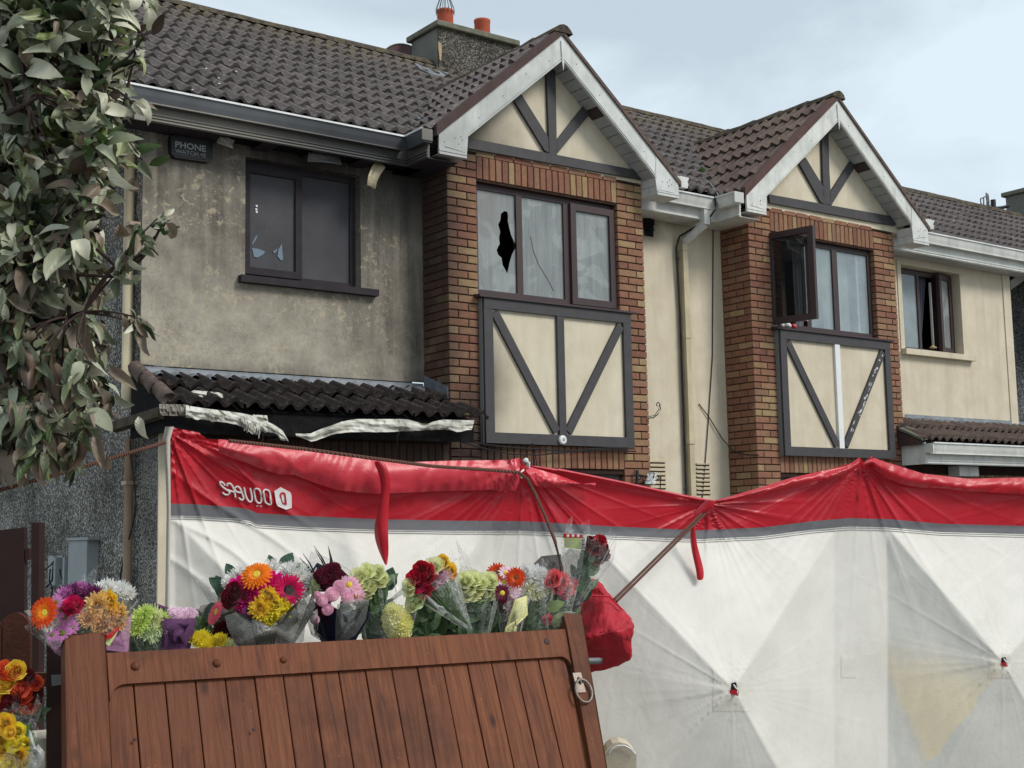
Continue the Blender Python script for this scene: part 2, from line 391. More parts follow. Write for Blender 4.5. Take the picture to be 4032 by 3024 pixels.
M['cloth_red'] = cloth_mat('red_tent_fabric', (196, 26, 44), .12, .36, .5)
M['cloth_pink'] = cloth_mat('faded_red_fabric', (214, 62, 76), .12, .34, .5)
M['cloth_white'] = cloth_mat('white_tent_fabric', (247, 243, 234), .22, .55, .3, grime)
M['cloth_glow_tint'] = cloth_mat('painted_glow_fabric', (226, 208, 172), .22, .55, .3)  # fabric tint for the warm glow painted on the right screen
M['cloth_grey'] = cloth_mat('grey_band_fabric', (112, 112, 116), .05, .7, .2)
M['binding'] = cloth_mat('white_binding_tape', (210, 206, 196), .1, .6, .2)
t = Mt('brown_rope', .85, .2)
wv = t.node('ShaderNodeTexWave'); wv.inputs['Scale'].default_value = 60; wv.bands_direction = 'DIAGONAL'; t.L.new(t.pos(), wv.inputs[0])
t.col(t.ramp(wv.outputs['Fac'], [(.2, S(70, 44, 38)), (.8, S(132, 96, 82))])); t.bump(wv.outputs['Fac'], .8, .004); M['rope'] = t.m
# stained wood (grain along local Y of the part's mesh)
def wood(name, a, b, dark):
    t = Mt(name, .62, .2)
    ob = t.pos(True); r = t.rand(); cmb = t.node('ShaderNodeCombineXYZ'); t.L.new(t.math('MULTIPLY', r, 40), cmb.inputs[0]); t.L.new(t.math('MULTIPLY', r, 13), cmb.inputs[1])
    ad = t.node('ShaderNodeVectorMath'); ad.operation = 'ADD'; t.L.new(ob, ad.inputs[0]); t.L.new(cmb.outputs[0], ad.inputs[1])
    v = t.mapv(ad.outputs[0], (22, 1.3, 22)); g = t.noise(2.4, 8, .62, v, 1.2)
    c = t.ramp(g, [(.25, S(*dark)), (.45, S(*a)), (.75, S(*b))])
    c = t.mix(t.math('MULTIPLY', r, .38), c, S(*dark))
    kn = t.voro(2.1, t.mapv(ad.outputs[0], (2.4, 1.1, 1))); c = t.mix(t.ramp(kn, [(.03, .8), (.09, 0.0)]), c, S(*[int(x*.5) for x in dark]))
    fade = t.ramp(t.noise(1.3, 4, .5), [(.35, 0.0), (.7, .5)]); c = t.mix(fade, c, S(96, 58, 42))
    stn = t.ramp(t.noise(3.5, 6, .65), [(.5, 0.0), (.62, .45)]); c = t.mix(stn, c, S(*dark))
    c = t.mix(t.ramp(t.noise(60, 5, .7), [(.66, 0.0), (.74, .6)]), c, S(160, 128, 104))
    t.col(c); t.bump(g, .8, .005); return t.m
M['wood'] = wood('brown_stained_wood', (110, 62, 39), (138, 84, 53), (62, 36, 26))
M['wood_dark'] = plain('dark_brown_painted_wood', S(52, 32, 30), .6, .3, .25, 6, 60, .3)
M['fence'] = wood('fence_wood', (76, 42, 34), (92, 52, 40), (52, 32, 28))

# ------------------------------------------------------------------ shared unit meshes
def brick_mesh(w_, h, d, name):
    """front face at y=0 looking to -Y, centred on x and z, small chamfer, slightly uneven"""
    c = .004; mb = MB(); x, z = w_/2, h/2
    j = lambda: U(-.0018, .0018)
    o = [(-x, c, -z), (x, c, -z), (x, c, z), (-x, c, z)]
    i_ = [(-x+c+j(), j(), -z+c+j()), (x-c+j(), j(), -z+c+j()), (x-c+j(), j(), z-c+j()), (-x+c+j(), j(), z-c+j())]
    b = [(-x, d, -z), (x, d, -z), (x, d, z), (-x, d, z)]
    mb.add(o+i_+b, [(4,5,6,7),(0,1,5,4),(1,2,6,5),(2,3,7,6),(3,0,4,7),(0,8,9,1),(1,9,10,2),(2,10,11,3),(3,11,8,0)])
    return mb
BR = {}
def get_brick(w_, h, d, mat):
    k = (round(w_, 3), round(h, 3), round(d, 3), mat.name, random.randrange(3))
    if k not in BR: BR[k] = brick_mesh(w_, h, d, 'brick').mesh('brick', mat)
    return BR[k]
def put_brick(parent, c, w_, h, d, mat, rz=0):
    mt = Matrix.Translation(Vector(c)) @ Matrix.Rotation(rz+U(-.006, .006), 4, 'Z')
    return link_mesh('brick', get_brick(w_, h, d, mat), parent, matrix=mt)
def wave_tile(mat, pitch=.15, humps=2, length=.39, amp=.024, lift=.045, name='tile'):
    mb = MB(); n = 8*humps; W = pitch*humps
    top = []; low = []; back = []
    for i in range(n+1):
        x = W*i/n; ph = math.cos(2*PI*x/pitch)
        z = amp*(.5-.5*ph)**1.3*2
        j = U(-.001, .001)
        top.append((x, 0, z+lift+j)); back.append((x, length, z+.004)); low.append((x, .004, z*.72+lift-.022-.010*(.5+.5*ph)))
    mb.add(top+back+low, [(i, i+1, n+2+i, n+1+i) for i in range(n)] + [(2*(n+1)+i, 2*(n+1)+i+1, i+1, i) for i in range(n)])
    return mb.mesh(name, mat, False)
def lay_tiles(parent, org, u, v, ncol, nrow, mesh, W, exposure, keep=None, jitter=.006, stag=False):
    u = Vector(u).normalized(); v = Vector(v).normalized(); nrm = u.cross(v); cnt = 0
    for r_ in range(nrow):
        for c_ in range(ncol):
            p = Vector(org)+u*(c_*W)+v*(r_*exposure)
            ctr = p+u*W/2+v*exposure/2
            if keep and not keep(ctr): continue
            p = p+nrm*U(-jitter, jitter)+v*U(-jitter, jitter)*1.4
            mt = Matrix(((u.x, v.x, nrm.x, p.x), (u.y, v.y, nrm.y, p.y), (u.z, v.z, nrm.z, p.z), (0, 0, 0, 1)))
            mt = mt @ Matrix.Rotation(U(-.006, .006), 4, 'Z') @ Matrix.Rotation(U(-.006, .006), 4, 'Y')
            link_mesh('tile', mesh, parent, matrix=mt); cnt += 1
    return cnt
def extrude_prof(name, prof, a, b, mat, parent, axis='X', smooth=False):
    """prof: list of (depth, z); swept from a to b along axis"""
    pts = [(a, p[0], p[1]) if axis == 'X' else (p[0], a, p[1]) for p in prof]
    d = (b-a, 0, 0) if axis == 'X' else (0, b-a, 0)
    return MB().prism(pts, d).build(name, mat, parent)
def sagline(a, b, sag, n=14):
    a, b = Vector(a), Vector(b); return [a.lerp(b, i/n)-Vector((0, 0, sag*4*(i/n)*(1-i/n))) for i in range(n+1)]
def flat_poly(pts_px, Y, th, name, mat, parent):
    """pixel-traced outline placed on the real plane at depth Y with thickness th towards the viewer"""
    P = [onY(x, y, Y) for x, y in pts_px]
    return MB().prism(P, (0, -th, 0)).build(name, mat, parent)

# ================================================================== SETTING
g = MB().box((-60, -60, -.3), (80, 70, 0)).build('ground', M['ground']); tag(g, kind='structure')
rd = MB().box((-60, -14, .004), (80, -3.5, .008)).build('road', M['asphalt']); tag(rd, kind='structure')

YW, YB, YF = 10.28, 9.85, 9.62      # wall plane, brick bay plane, bargeboard plane
K = .66                             # main roof slope
def zroof(y): return 5.25+K*(y-9.96)
RY = 13.25; RZ = zroof(RY)
ang = math.atan(K); U_EXP = (RY-9.96)/math.cos(ang)/12

def house(name, label, x, cat='house'): return thing(name, label, cat, (x, YW, 0))
HL = house('burnt_house', 'fire damaged cream rendered terraced house with soot stained wall and black windows', 3.9, 'house')
HR = house('terraced_house', 'clean cream rendered half timbered house with an open casement, right of the burnt one', 9.86, 'house')

def wall_open(name, mat, parent, x0, x1, z0, z1, y, th, opens, reveal=None):
    """wall slab with rectangular openings, cut as one mesh of cells"""
    xs = sorted({x0, x1, *[o[0] for o in opens], *[o[1] for o in opens]}); zs = sorted({z0, z1, *[o[2] for o in opens], *[o[3] for o in opens]})
    mb = MB(); inside = lambda cx, cz: any(o[0] < cx < o[1] and o[2] < cz < o[3] for o in opens)
    for i in range(len(xs)-1):
        for j in range(len(zs)-1):
            if inside((xs[i]+xs[i+1])/2, (zs[j]+zs[j+1])/2): continue
            a, b, c, d = xs[i], xs[i+1], zs[j], zs[j+1]
            mb.add([(a, y, c), (b, y, c), (b, y, d), (a, y, d)], [(0, 1, 2, 3)])
            mb.add([(a, y+th, c), (b, y+th, c), (b, y+th, d), (a, y+th, d)], [(3, 2, 1, 0)])
    for o in opens:
        a, b, c, d = o
        mb.add([(a, y, c), (b, y, c), (b, y, d), (a, y, d), (a, y+th, c), (b, y+th, c), (b, y+th, d), (a, y+th, d)],
               [(0, 4, 5, 1), (1, 5, 6, 2), (2, 6, 7, 3), (3, 7, 4, 0)])
    return mb.build(name, mat, parent)
def room(parent, x0, x1, z0, z1, y0, y1, mat=None):
    mb = MB().box((x0, y0, z0), (x1, y1, z1)); mb.f = [q for q in mb.f if q != (0, 1, 5, 4)]
    return mb.build('room', mat or M['dark'], parent)
def frame_rect(mb, x0, x1, z0, z1, y, w_, d):
    mb.box((x0, y, z0), (x1, y+d, z0+w_)); mb.box((x0, y, z1-w_), (x1, y+d, z1))
    mb.box((x0, y, z0+w_), (x0+w_, y+d, z1-w_)); mb.box((x1-w_, y, z0+w_), (x1, y+d, z1-w_)); return mb

# ---- upper walls
wl = wall_open('upper_wall', M['burnt_render'], HL, 3.9, 6.66, 3.05, 5.06, YW, .25, [(4.82, 5.965, 3.88, 4.93)])
extrude_prof('corner_bead', [(YW-.012, 3.052), (YW-.012, 5.04), (YW-.002, 5.04), (YW-.002, 3.052)], 3.9, 4.02, M['burnt_render'], HL)
wall_open('party_wall_render', M['cream'], HL, 9.02, 9.86, 0, 5.1, YW, .25, [])
wall_open('party_wall_render', M['cream'], HR, 9.86, 10.68, 0, 5.1, YW, .25, [])
wall_open('upper_wall', M['cream'], HR, 13.16, 16.27, 3.0, 5.12, YW, .25, [(13.87, 15.13, 3.86, 4.97)])
extrude_prof('corner_bead', [(YW-.014, 3.002), (YW-.014, 5.1), (YW-.002, 5.1), (YW-.002, 3.002)], 16.10, 16.27, M['cream'], HR)
# gable walls (end of the terrace) in pebble dash
MB().prism([(3.898, YW+.002, 0), (3.898, 16.5, 0), (3.898, 16.5, zroof(9.96)), (3.898, RY, RZ-.1), (3.898, YW+.002, zroof(YW)-.12)], (.24, 0, 0)).build('gable_wall', M['pebble'], HL)
MB().box((3.905, YB+.02, 0), (4.1, YW-.002, 2.62)).build('side_wall', M['pebble'], HL)
MB().box((3.90, YB, 0), (4.12, YB+.018, 2.6)).build('corner_pilaster', M['cream'], HL)
MB().box((15.95, YW+.26, 0), (16.26, 16.4, 5.2)).build('gable_wall', M['pebble_grey'], HR)
# far neighbour set back on the right
HN = thing('neighbour_house', 'grey pebbledashed house glimpsed at the right picture edge beyond the cream wall', 'house', (16.4, 11, 0))
MB().box((16.45, 11.4, 0), (24, 17, 5.6)).build('wall', M['pebble_grey'], HN)
MB().prism([onY(3978, 1105, 11.1), onY(4100, 1030, 11.1), onY(4100, 1058, 11.1), onY(3982, 1140, 11.1)], (0, .18, 0)).build('bargeboard', M['upvc'], HN)
vt = MB()
for i in range(7): vt.box((16.95, 11.37, 4.05+i*.045), (17.25, 11.4, 4.08+i*.045))
vt.build('wall_vent', M['black'], HN)

# ---- ground floor behind the screens
def brick_field(parent, x0, x1, z0, z1, y, mat, wd=.215, soldier=False):
    if soldier:
        n = round((x1-x0)/.075); p = (x1-x0)/n
        for i in range(n): put_brick(parent, (x0+(i+.5)*p, y, (z0+z1)/2), p-.011, z1-z0-.008, .06, mat)
        return
    n = round((z1-z0)/.075); h = (z1-z0)/n
    for r_ in range(n):
        x = x0-(.1125 if r_ % 2 else 0)
        while x < x1:
            a, b = max(x, x0), min(x+.215, x1)
            if b-a > .03: put_brick(parent, ((a+b)/2, y, z0+(r_+.5)*h), b-a-.001, h-.011, .06, mat)
            x += .225
gw = MB().box((4.12, YB+.012, 0), (6.72, YB+.2, 2.62)).build('porch_wall', M['mortar'], HL)
brick_field(gw, 4.13, 6.62, 2.25, 2.45, YB+.004, M['brick_burnt'], soldier=True)
boxo('garage_door', (4.3, YB+.0, .1), (6.4, YB+.01, 2.24), M['charred'], HL)
gw = MB().box((13.2, YB+.012, 0), (16.25, YB+.2, 2.6)).build('porch_wall', M['mortar'], HR)
brick_field(gw, 13.22, 16.2, 2.05, 2.27, YB+.004, M['brick'], soldier=True)
boxo('porch_lamp_box', (14.02, YB-.16, 2.24), (14.42, YB-.002, 2.36), M['upvc'], HR)

# ---- brick bays
def bay(H, x0, x1, mat, wx0, wx1, side=True):
    z0, zt = 0.30, 5.2
    core = MB(); yb = YB+.0
    core.box((x0+.008, YB+.012, 0), (wx0-.004, YW+.02, zt)); core.box((wx1+.004, YB+.012, 0), (x1-.008, YW+.02, zt))
    core.box((wx0-.004, YB+.012, 4.958), (wx1+.004, YW+.02, zt)); core.box((wx0-.004, YB+.012, 2.25), (wx1+.004, YW+.02, 3.85))
    core = core.build('bay_wall', M['mortar'], H)
    top = 5.183; ncs = 44
    for r_ in range(ncs):
        zc = top-.0375-.075*r_
        if zc < 1.85: break
        h = .064; odd = r_ % 2
        # left pillar, front face (corner brick laid lengthwise on alternate courses)
        lw = wx0-x0
        if odd: segs = [(0, .215), (.225, lw)]
        else: segs = [(0, .1025), (.1125, lw)]
        for a, b in segs:
            if b-a > .02: put_brick(core, (x0+(a+b)/2, YB, zc), b-a, h, .055, mat)
        # side face, looking to -X
        if side:
            sg = [(.006, .1025), (.1125, .3275), (.3375, .45)] if odd else [(.006, .215), (.225, .44)]
            for a, b in sg:
                put_brick(core, (x0-.001, YB+(a+b)/2, zc), b-a, h, .055, mat, -PI/2)
        rw = x1-wx1
        if odd: segs = [(0, rw-.225), (rw-.215, rw)]
        else: segs = [(0, rw-.1125), (rw-.1025, rw)]
        for a, b in segs:
            if b-a > .02: put_brick(core, (wx1+(a+b)/2, YB, zc), b-a, h, .055, mat)
        # right reveal of the window, seen at an angle
        if 3.88 < zc < 4.93: put_brick(core, (wx1+.001, YB+.055, zc), .10, h, .05, mat, -PI/2)
    n = round((wx1-wx0)/.0765); p = (wx1-wx0)/n
    for i in range(n):
        put_brick(core, (wx0+(i+.5)*p, YB-.001, 5.065), p-.011, .212, .055, mat)
        put_brick(core, (wx0+(i+.5)*p, YB-.001, 2.355), p-.011, .212, .055, mat)
    n2 = int((wx1-wx0)/.225)+1
    for i in range(n2):
        a = wx0+i*.225; b = min(a+.215, wx1)
        if b-a > .03: put_brick(core, ((a+b)/2, YB-.001, 5.203), b-a, .055, .05, mat)
    boxo('lintel', (wx0, YB+.02, 2.2), (wx1, YW, 2.246), M['mortar'], H)
    boxo('lintel', (wx0, YB+.01, 4.935), (wx1, YB+.2, 4.957), M['mortar'], H)
    # ground floor window of the bay, only its head shows above the screen
    mb = frame_rect(MB(), wx0, wx1, .9, 2.2, YB+.06, .06, .05).build('ground_window', M['frame'], H)
    boxo('pane', (wx0+.06, YB+.08, .96), (wx1-.06, YB+.086, 2.14), M['glass_dark'], mb)
    room(H, wx0-.0, wx1+.0, .9, 2.2, YB+.12, YW+1.4)
    return core
bay(HL, 6.635, 9.06, M['brick_burnt'], 6.965, 8.715)
bay(HR, 10.63, 13.19, M['brick'], 10.985, 12.80)

# ---- half timber panels under the bay windows
def xz_beam(parent, a, b, w_, y0, y1, mat, name='timber_beam', z_clip=None):
    a, b = Vector((a[0], 0, a[1])), Vector((b[0], 0, b[1])); d = (b-a).normalized(); n = Vector((-d.z, 0, d.x))*w_/2
    P = [a+n, b+n, b-n, a-n]; P = [Vector((p.x, y0, p.z)) for p in P]
    return MB().prism(P, (0, y1-y0, 0)).build(name, mat, parent)
def panel(H, x0, x1, z0, z1, rendm, white_mid=False):
    pn = boxo('half_timber_panel', (x0+.01, YB-.045, z0+.01), (x1-.01, YB-.004, z1-.01), rendm, H)
    ya, yb = YB-.075, YB-.046; fw = .1
    T = M['timber']
    boxo('timber_beam', (x0, ya-.004, z1-.10), (x1, yb, z1), T, pn); boxo('timber_beam', (x0, ya-.004, z0), (x1, yb, z0+.10), T, pn)
    boxo('timber_beam', (x0, ya-.002, z0+.1), (x0+fw, yb, z1-.1), T, pn); boxo('timber_beam', (x1-fw, ya-.002, z0+.1), (x1, yb, z1-.1), T, pn)
    xm = (x0+x1)/2
    mid = boxo('timber_beam', (xm-.042, ya-.001, z0+.1), (xm+.042, yb, z1-.1), M['white'] if white_mid else T, pn)
    if white_mid: tag(mid, 'bare white middle strip of the right panel')
    xz_beam(pn, (x0+.13, z1-.13), (xm-.07, z0+.13), .088, ya+.002, yb, T)
    xz_beam(pn, (x1-.13, z1-.13), (xm+.07, z0+.13), .088, ya+.002, yb, T)
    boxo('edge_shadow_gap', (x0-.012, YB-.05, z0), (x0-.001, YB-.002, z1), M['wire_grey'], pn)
    # stained timber board sill over the panel
    s = MB().prism([(x0-.06, YB-.10, z1+.002), (x0-.06, YB+.05, z1+.002), (x0-.06, YB+.05, z1+.045), (x0-.06, YB-.10, z1+.022)], (x1-x0+.12, 0, 0)).build('window_sill', M['frame'], H)
    return pn, xm
pnl, xm1 = panel(HL, 6.975, 8.785, 2.462, 3.812, M['panel_burnt'])
pnr, xm2 = panel(HR, 10.99, 12.91, 2.432, 3.828, M['cream'], True)
# flaked white paint on the right diagonal of the clean house
for i in range(26):
    tt = U(.02, .85); s = -1 if rnd() < .5 else 1
    cx = lerp(12.78, 12.02, tt)+s*U(0, .03); cz = lerp(3.70, 2.562, tt); l = U(.012, .045); w_ = U(.004, .012)*(1.6 if tt < .25 else 1)
    d = Vector((.76, 0, 1.138)).normalized(); n_ = Vector((d.z, 0, -d.x)); c0 = Vector((cx, YB-.0745, cz))
    MB().prism([c0+d*l+n_*w_*.3, c0+n_*w_, c0-d*l, c0-n_*w_*.8], (0, -.002, 0)).build('bare_paint_patch', M['upvc'], pnr)

# ---- windows
# bay window of the burnt house: three lights, smoke stained, left pane holed
yf = YB+.065; fw = .055; X0, X1, Z0, Z1 = 6.965, 8.715, 3.86, 4.935
W1 = frame_rect(MB(), X0, X1, Z0, Z1, yf, fw, .06)
W1.box((7.475, yf, Z0+fw), (7.545, yf+.06, Z1-fw)); W1.box((8.06, yf, Z0+fw), (8.135, yf+.06, Z1-fw))
W1 = W1.build('bay_window', M['frame'], HL)
sash = frame_rect(MB(), 8.13, 8.705, Z0+.012, Z1-.045, yf-.03, .068, .055).build('sash', M['frame'], W1)
def pane_hole(x0, x1, z0, z1, y, holes, mat, parent):
    outer = [V(x0, y, z0), V(x1, y, z0), V(x1, y, z1), V(x0, y, z1)]
    polys = [outer]+holes; tr = tessellate_polygon(polys); vs = [p for h in polys for p in h]
    return MB().add(vs, [tuple(t_) for t_ in tr]).build('pane', mat, parent)
hz = [(310,252),(330,258),(335,285),(333,320),(345,370),(355,410),(372,450),(391,485),(372,515),(358,545),(345,590),(335,640),(328,662),(318,640),(300,610),(292,560),(270,540),(260,510),(270,485),(280,470),(275,430),(283,390),(270,340),(284,312),(288,270)]
hp = [onY(1800+a/1.67, 680+b/1.67, yf+.02) for a, b in hz]
pane_hole(X0+fw-.03, 7.478, Z0+fw-.004, Z1-fw+.004, yf+.02, [hp], M['glass_smoky'], W1)
pane_hole(7.542, 8.063, Z0+fw-.004, Z1-fw+.004, yf+.02, [], M['glass_smoky'], W1)
pane_hole(8.19, 8.645, Z0+.07, Z1-.10, yf-.005, [], M['glass_smoky'], W1)
room(HL, X0, X1, Z0, Z1, yf+.08, YW+1.8)
# crack line on the middle pane
crk = [(7.66, 4.5), (7.69, 4.36), (7.76, 4.22), (7.86, 4.10), (7.93, 3.99)]
MB().tube([(x, yf+.016, z) for x, z in crk], .0025, 4).build('crack', M['wire_grey'], W1)
# upper left window of the burnt house
yl = YW+.10; X0, X1, Z0, Z1 = 4.82, 5.965, 3.88, 4.93
W2 = frame_rect(MB(), X0, X1, Z0, Z1, yl, .055, .06); W2.box((5.34, yl, Z0+.055), (5.40, yl+.06, Z1-.055)); W2 = W2.build('bedroom_window', M['frame_burnt'], HL)
frame_rect(MB(), 4.835, 5.40, Z0+.035, Z1-.05, yl-.035, .062, .05).build('sash', M['frame_burnt'], W2)
pane_hole(4.89, 5.345, Z0+.09, Z1-.105, yl-.01, [], M['glass_black'], W2)
pane_hole(5.395, 5.915, Z0+.05, Z1-.05, yl+.02, [], M['glass_black'], W2)
room(HL, X0, X1, Z0, Z1, yl+.08, YW+1.5)
for poly in ([(125,580),(160,585),(195,598),(185,615),(155,632),(135,628)], [(148,510),(153,520),(140,545),(124,565),(126,552)], [(285,556),(287,600),(292,640),(280,648),(262,625),(266,590)], [(237,597),(250,592),(262,580),(255,600),(243,610)]):
    P = [onY(900+a/1.36, 550+b/1.36, yl-.014) for a, b in poly]; MB().prism(P, (0, -.003, 0)).build('glass_shard', M['shard'], W2)
for a, b in ((150,355),(148,373),(150,387)):
    c = onY(900+a/1.36, 550+b/1.36, yl-.014); MB().box((c.x-.009, c.y-.003, c.z-.009), (c.x+.009, c.y, c.z+.009)).build('glass_chip', M['white'], W2)
boxo('window_sill', (4.755, YW-.07, 3.812), (6.115, YW+.1, 3.872), M['frame_burnt'], HL)
# bay window of the clean house: left sash open
yf = YB+.065; X0, X1, Z0, Z1 = 10.985, 12.80, 3.872, 4.935
W3 = frame_rect(MB(), X0, X1, Z0, Z1, yf, fw, .06); W3.box((11.62, yf, Z0+fw), (11.69, yf+.06, Z1-fw)); W3.box((12.10, yf, Z0+fw), (12.19, yf+.06, Z1-fw)); W3 = W3.build('bay_window', M['frame'], HR)
pane_hole(11.69, 12.10, Z0+fw-.004, Z1-fw+.004, yf+.02, [], M['glass'], W3); pane_hole(12.19, 12.745, Z0+fw-.004, Z1-fw+.004, yf+.02, [], M['glass'], W3)
room(HR, X0, X1, Z0, Z1, yf+.08, YW+1.8, M['plaster'])
# white upvc edge of the frame where the sash stands open
boxo('frame_edge', (11.60, yf-.012, Z0+.12), (11.618, yf+.03, Z1-.08), M['white'], W3)
so_root = Vector((11.0, yf-.01, 0)); fe = onY(3178, 885, 9.42); dirn = Vector((fe.x-so_root.x, fe.y-so_root.y, 0)); wsash = .585; dirn.normalize()
nrm = Vector((dirn.y, -dirn.x, 0)); a = so_root
def ob(mb, u0, u1, z0, z1, d0, d1):
    c = [a+dirn*u+nrm*d for u, d in ((u0, d0), (u1, d0), (u1, d1), (u0, d1))]
    mb.add([(p.x, p.y, z0) for p in c]+[(p.x, p.y, z1) for p in c], [(0,3,2,1),(4,5,6,7),(0,1,5,4),(1,2,6,5),(2,3,7,6),(3,0,4,7)])
mb = MB(); z0, z1 = Z0+.02, Z1-.01
ob(mb, 0, wsash, z0, z0+.07, 0, .05); ob(mb, 0, wsash, z1-.07, z1, 0, .05); ob(mb, 0, .07, z0+.07, z1-.07, 0, .05); ob(mb, wsash-.07, wsash, z0+.07, z1-.07, 0, .05)
s3 = mb.build('open_sash', M['frame'], W3); mb = MB(); ob(mb, .07, wsash-.07, z0+.07, z1-.07, .02, .026); mb.build('pane', M['glass_dark'], s3)
# net curtains with folds, and a stack of pale vertical blinds
def curtain(parent, x0, x1, z0, z1, y, mat, folds, amp=.02, taper=0):
    n = folds*8; P = []
    for i in range(n+1):
        t_ = i/n; row = []
        for j in range(7):
            v = j/6; x = lerp(x0, x1, t_); x = lerp(x, x0, taper*(1-v)*.8) if taper else x
            row.append((x, y+amp*math.sin(t_*folds*2*PI+v), lerp(z0, z1, v)))
        P.append(row)
    return MB().grid(P).build('curtain', mat, parent, True)
curtain(W3, 11.66, 12.12, Z0+.02, Z1-.02, YW-.16, M['curtain'], 7); curtain(W3, 12.15, 12.62, Z0+.02, Z1-.02, YW-.16, M['curtain'], 6, .012)
blm = MB()
for i in range(13):
    z = lerp(Z0+.07, Z1-.08, i/12); blm.box((12.60, yf+.035, z), (12.655, yf+.05, z+.012)); 
blm.box((12.57, yf+.035, Z0+.06), (12.605, yf+.045, Z1-.06)); blm.build('folded_blind', M['white'], W3)
# right window of the clean house
yl = YW+.13; X0, X1, Z0, Z1 = 13.87, 15.13, 3.875, 4.95
W4 = frame_rect(MB(), X0, X1, Z0, Z1, yl, .055, .06); W4.box((14.37, yl, Z0+.055), (14.42, yl+.06, Z1-.055)); W4.box((14.78, yl, Z0+.055), (14.84, yl+.06, Z1-.055)); W4 = W4.build('bedroom_window', M['frame'], HR)
pane_hole(X0+.05, 14.37, Z0+.05, Z1-.05, yl+.02, [], M['glass'], W4)
room(HR, X0, X1, Z0, Z1, yl+.08, YW+1.5)
curtain(W4, 13.95, 14.30, Z0+.02, Z1-.02, yl+.2, M['curtain'], 4); curtain(W4, 14.46, 14.75, Z0+.02, Z1-.02, yl+.12, M['curtain_grey'], 4, .015, 1)
a = Vector((14.84, yl-.0, 0)); dirn = Vector((.60, -.80, 0)).normalized(); dirn = Vector((math.cos(-.62), math.sin(-.62), 0)); nrm = Vector((dirn.y, -dirn.x, 0))
a = Vector((15.10, yl+.0, 0)); dirn = Vector((-.52, -.30, 0)).normalized(); nrm = Vector((-dirn.y, dirn.x, 0)) 
a = Vector((14.72, yl-.10, 0)); dirn = Vector((.36, .08, 0)).normalized(); nrm = Vector((-dirn.y, dirn.x, 0)); mb = MB(); z0, z1 = Z0+.02, Z1-.01
ob(mb, 0, .38, z0, z0+.07, 0, .05); ob(mb, 0, .38, z1-.07, z1, 0, .05); ob(mb, 0, .07, z0+.07, z1-.07, 0, .05); ob(mb, .31, .38, z0+.07, z1-.07, 0, .05)
s4 = mb.build('open_sash', M['frame'], W4); mb = MB(); ob(mb, .07, .31, z0+.07, z1-.07, .02, .026); mb.build('pane', M['glass_smoky'], s4)
boxo('frame_edge', (14.665, yl-.002, Z0+.1), (14.675, yl+.03, Z1-.12), M['upvc'], W4)
boxo('window_sill', (13.80, YW-.08, 3.80), (15.29, YW+.12, 3.872), M['cream'], HR)
boxo('window_surround', (13.79, YW-.012, 3.872), (13.868, YW-.001, 5.02), M['cream'], HR)

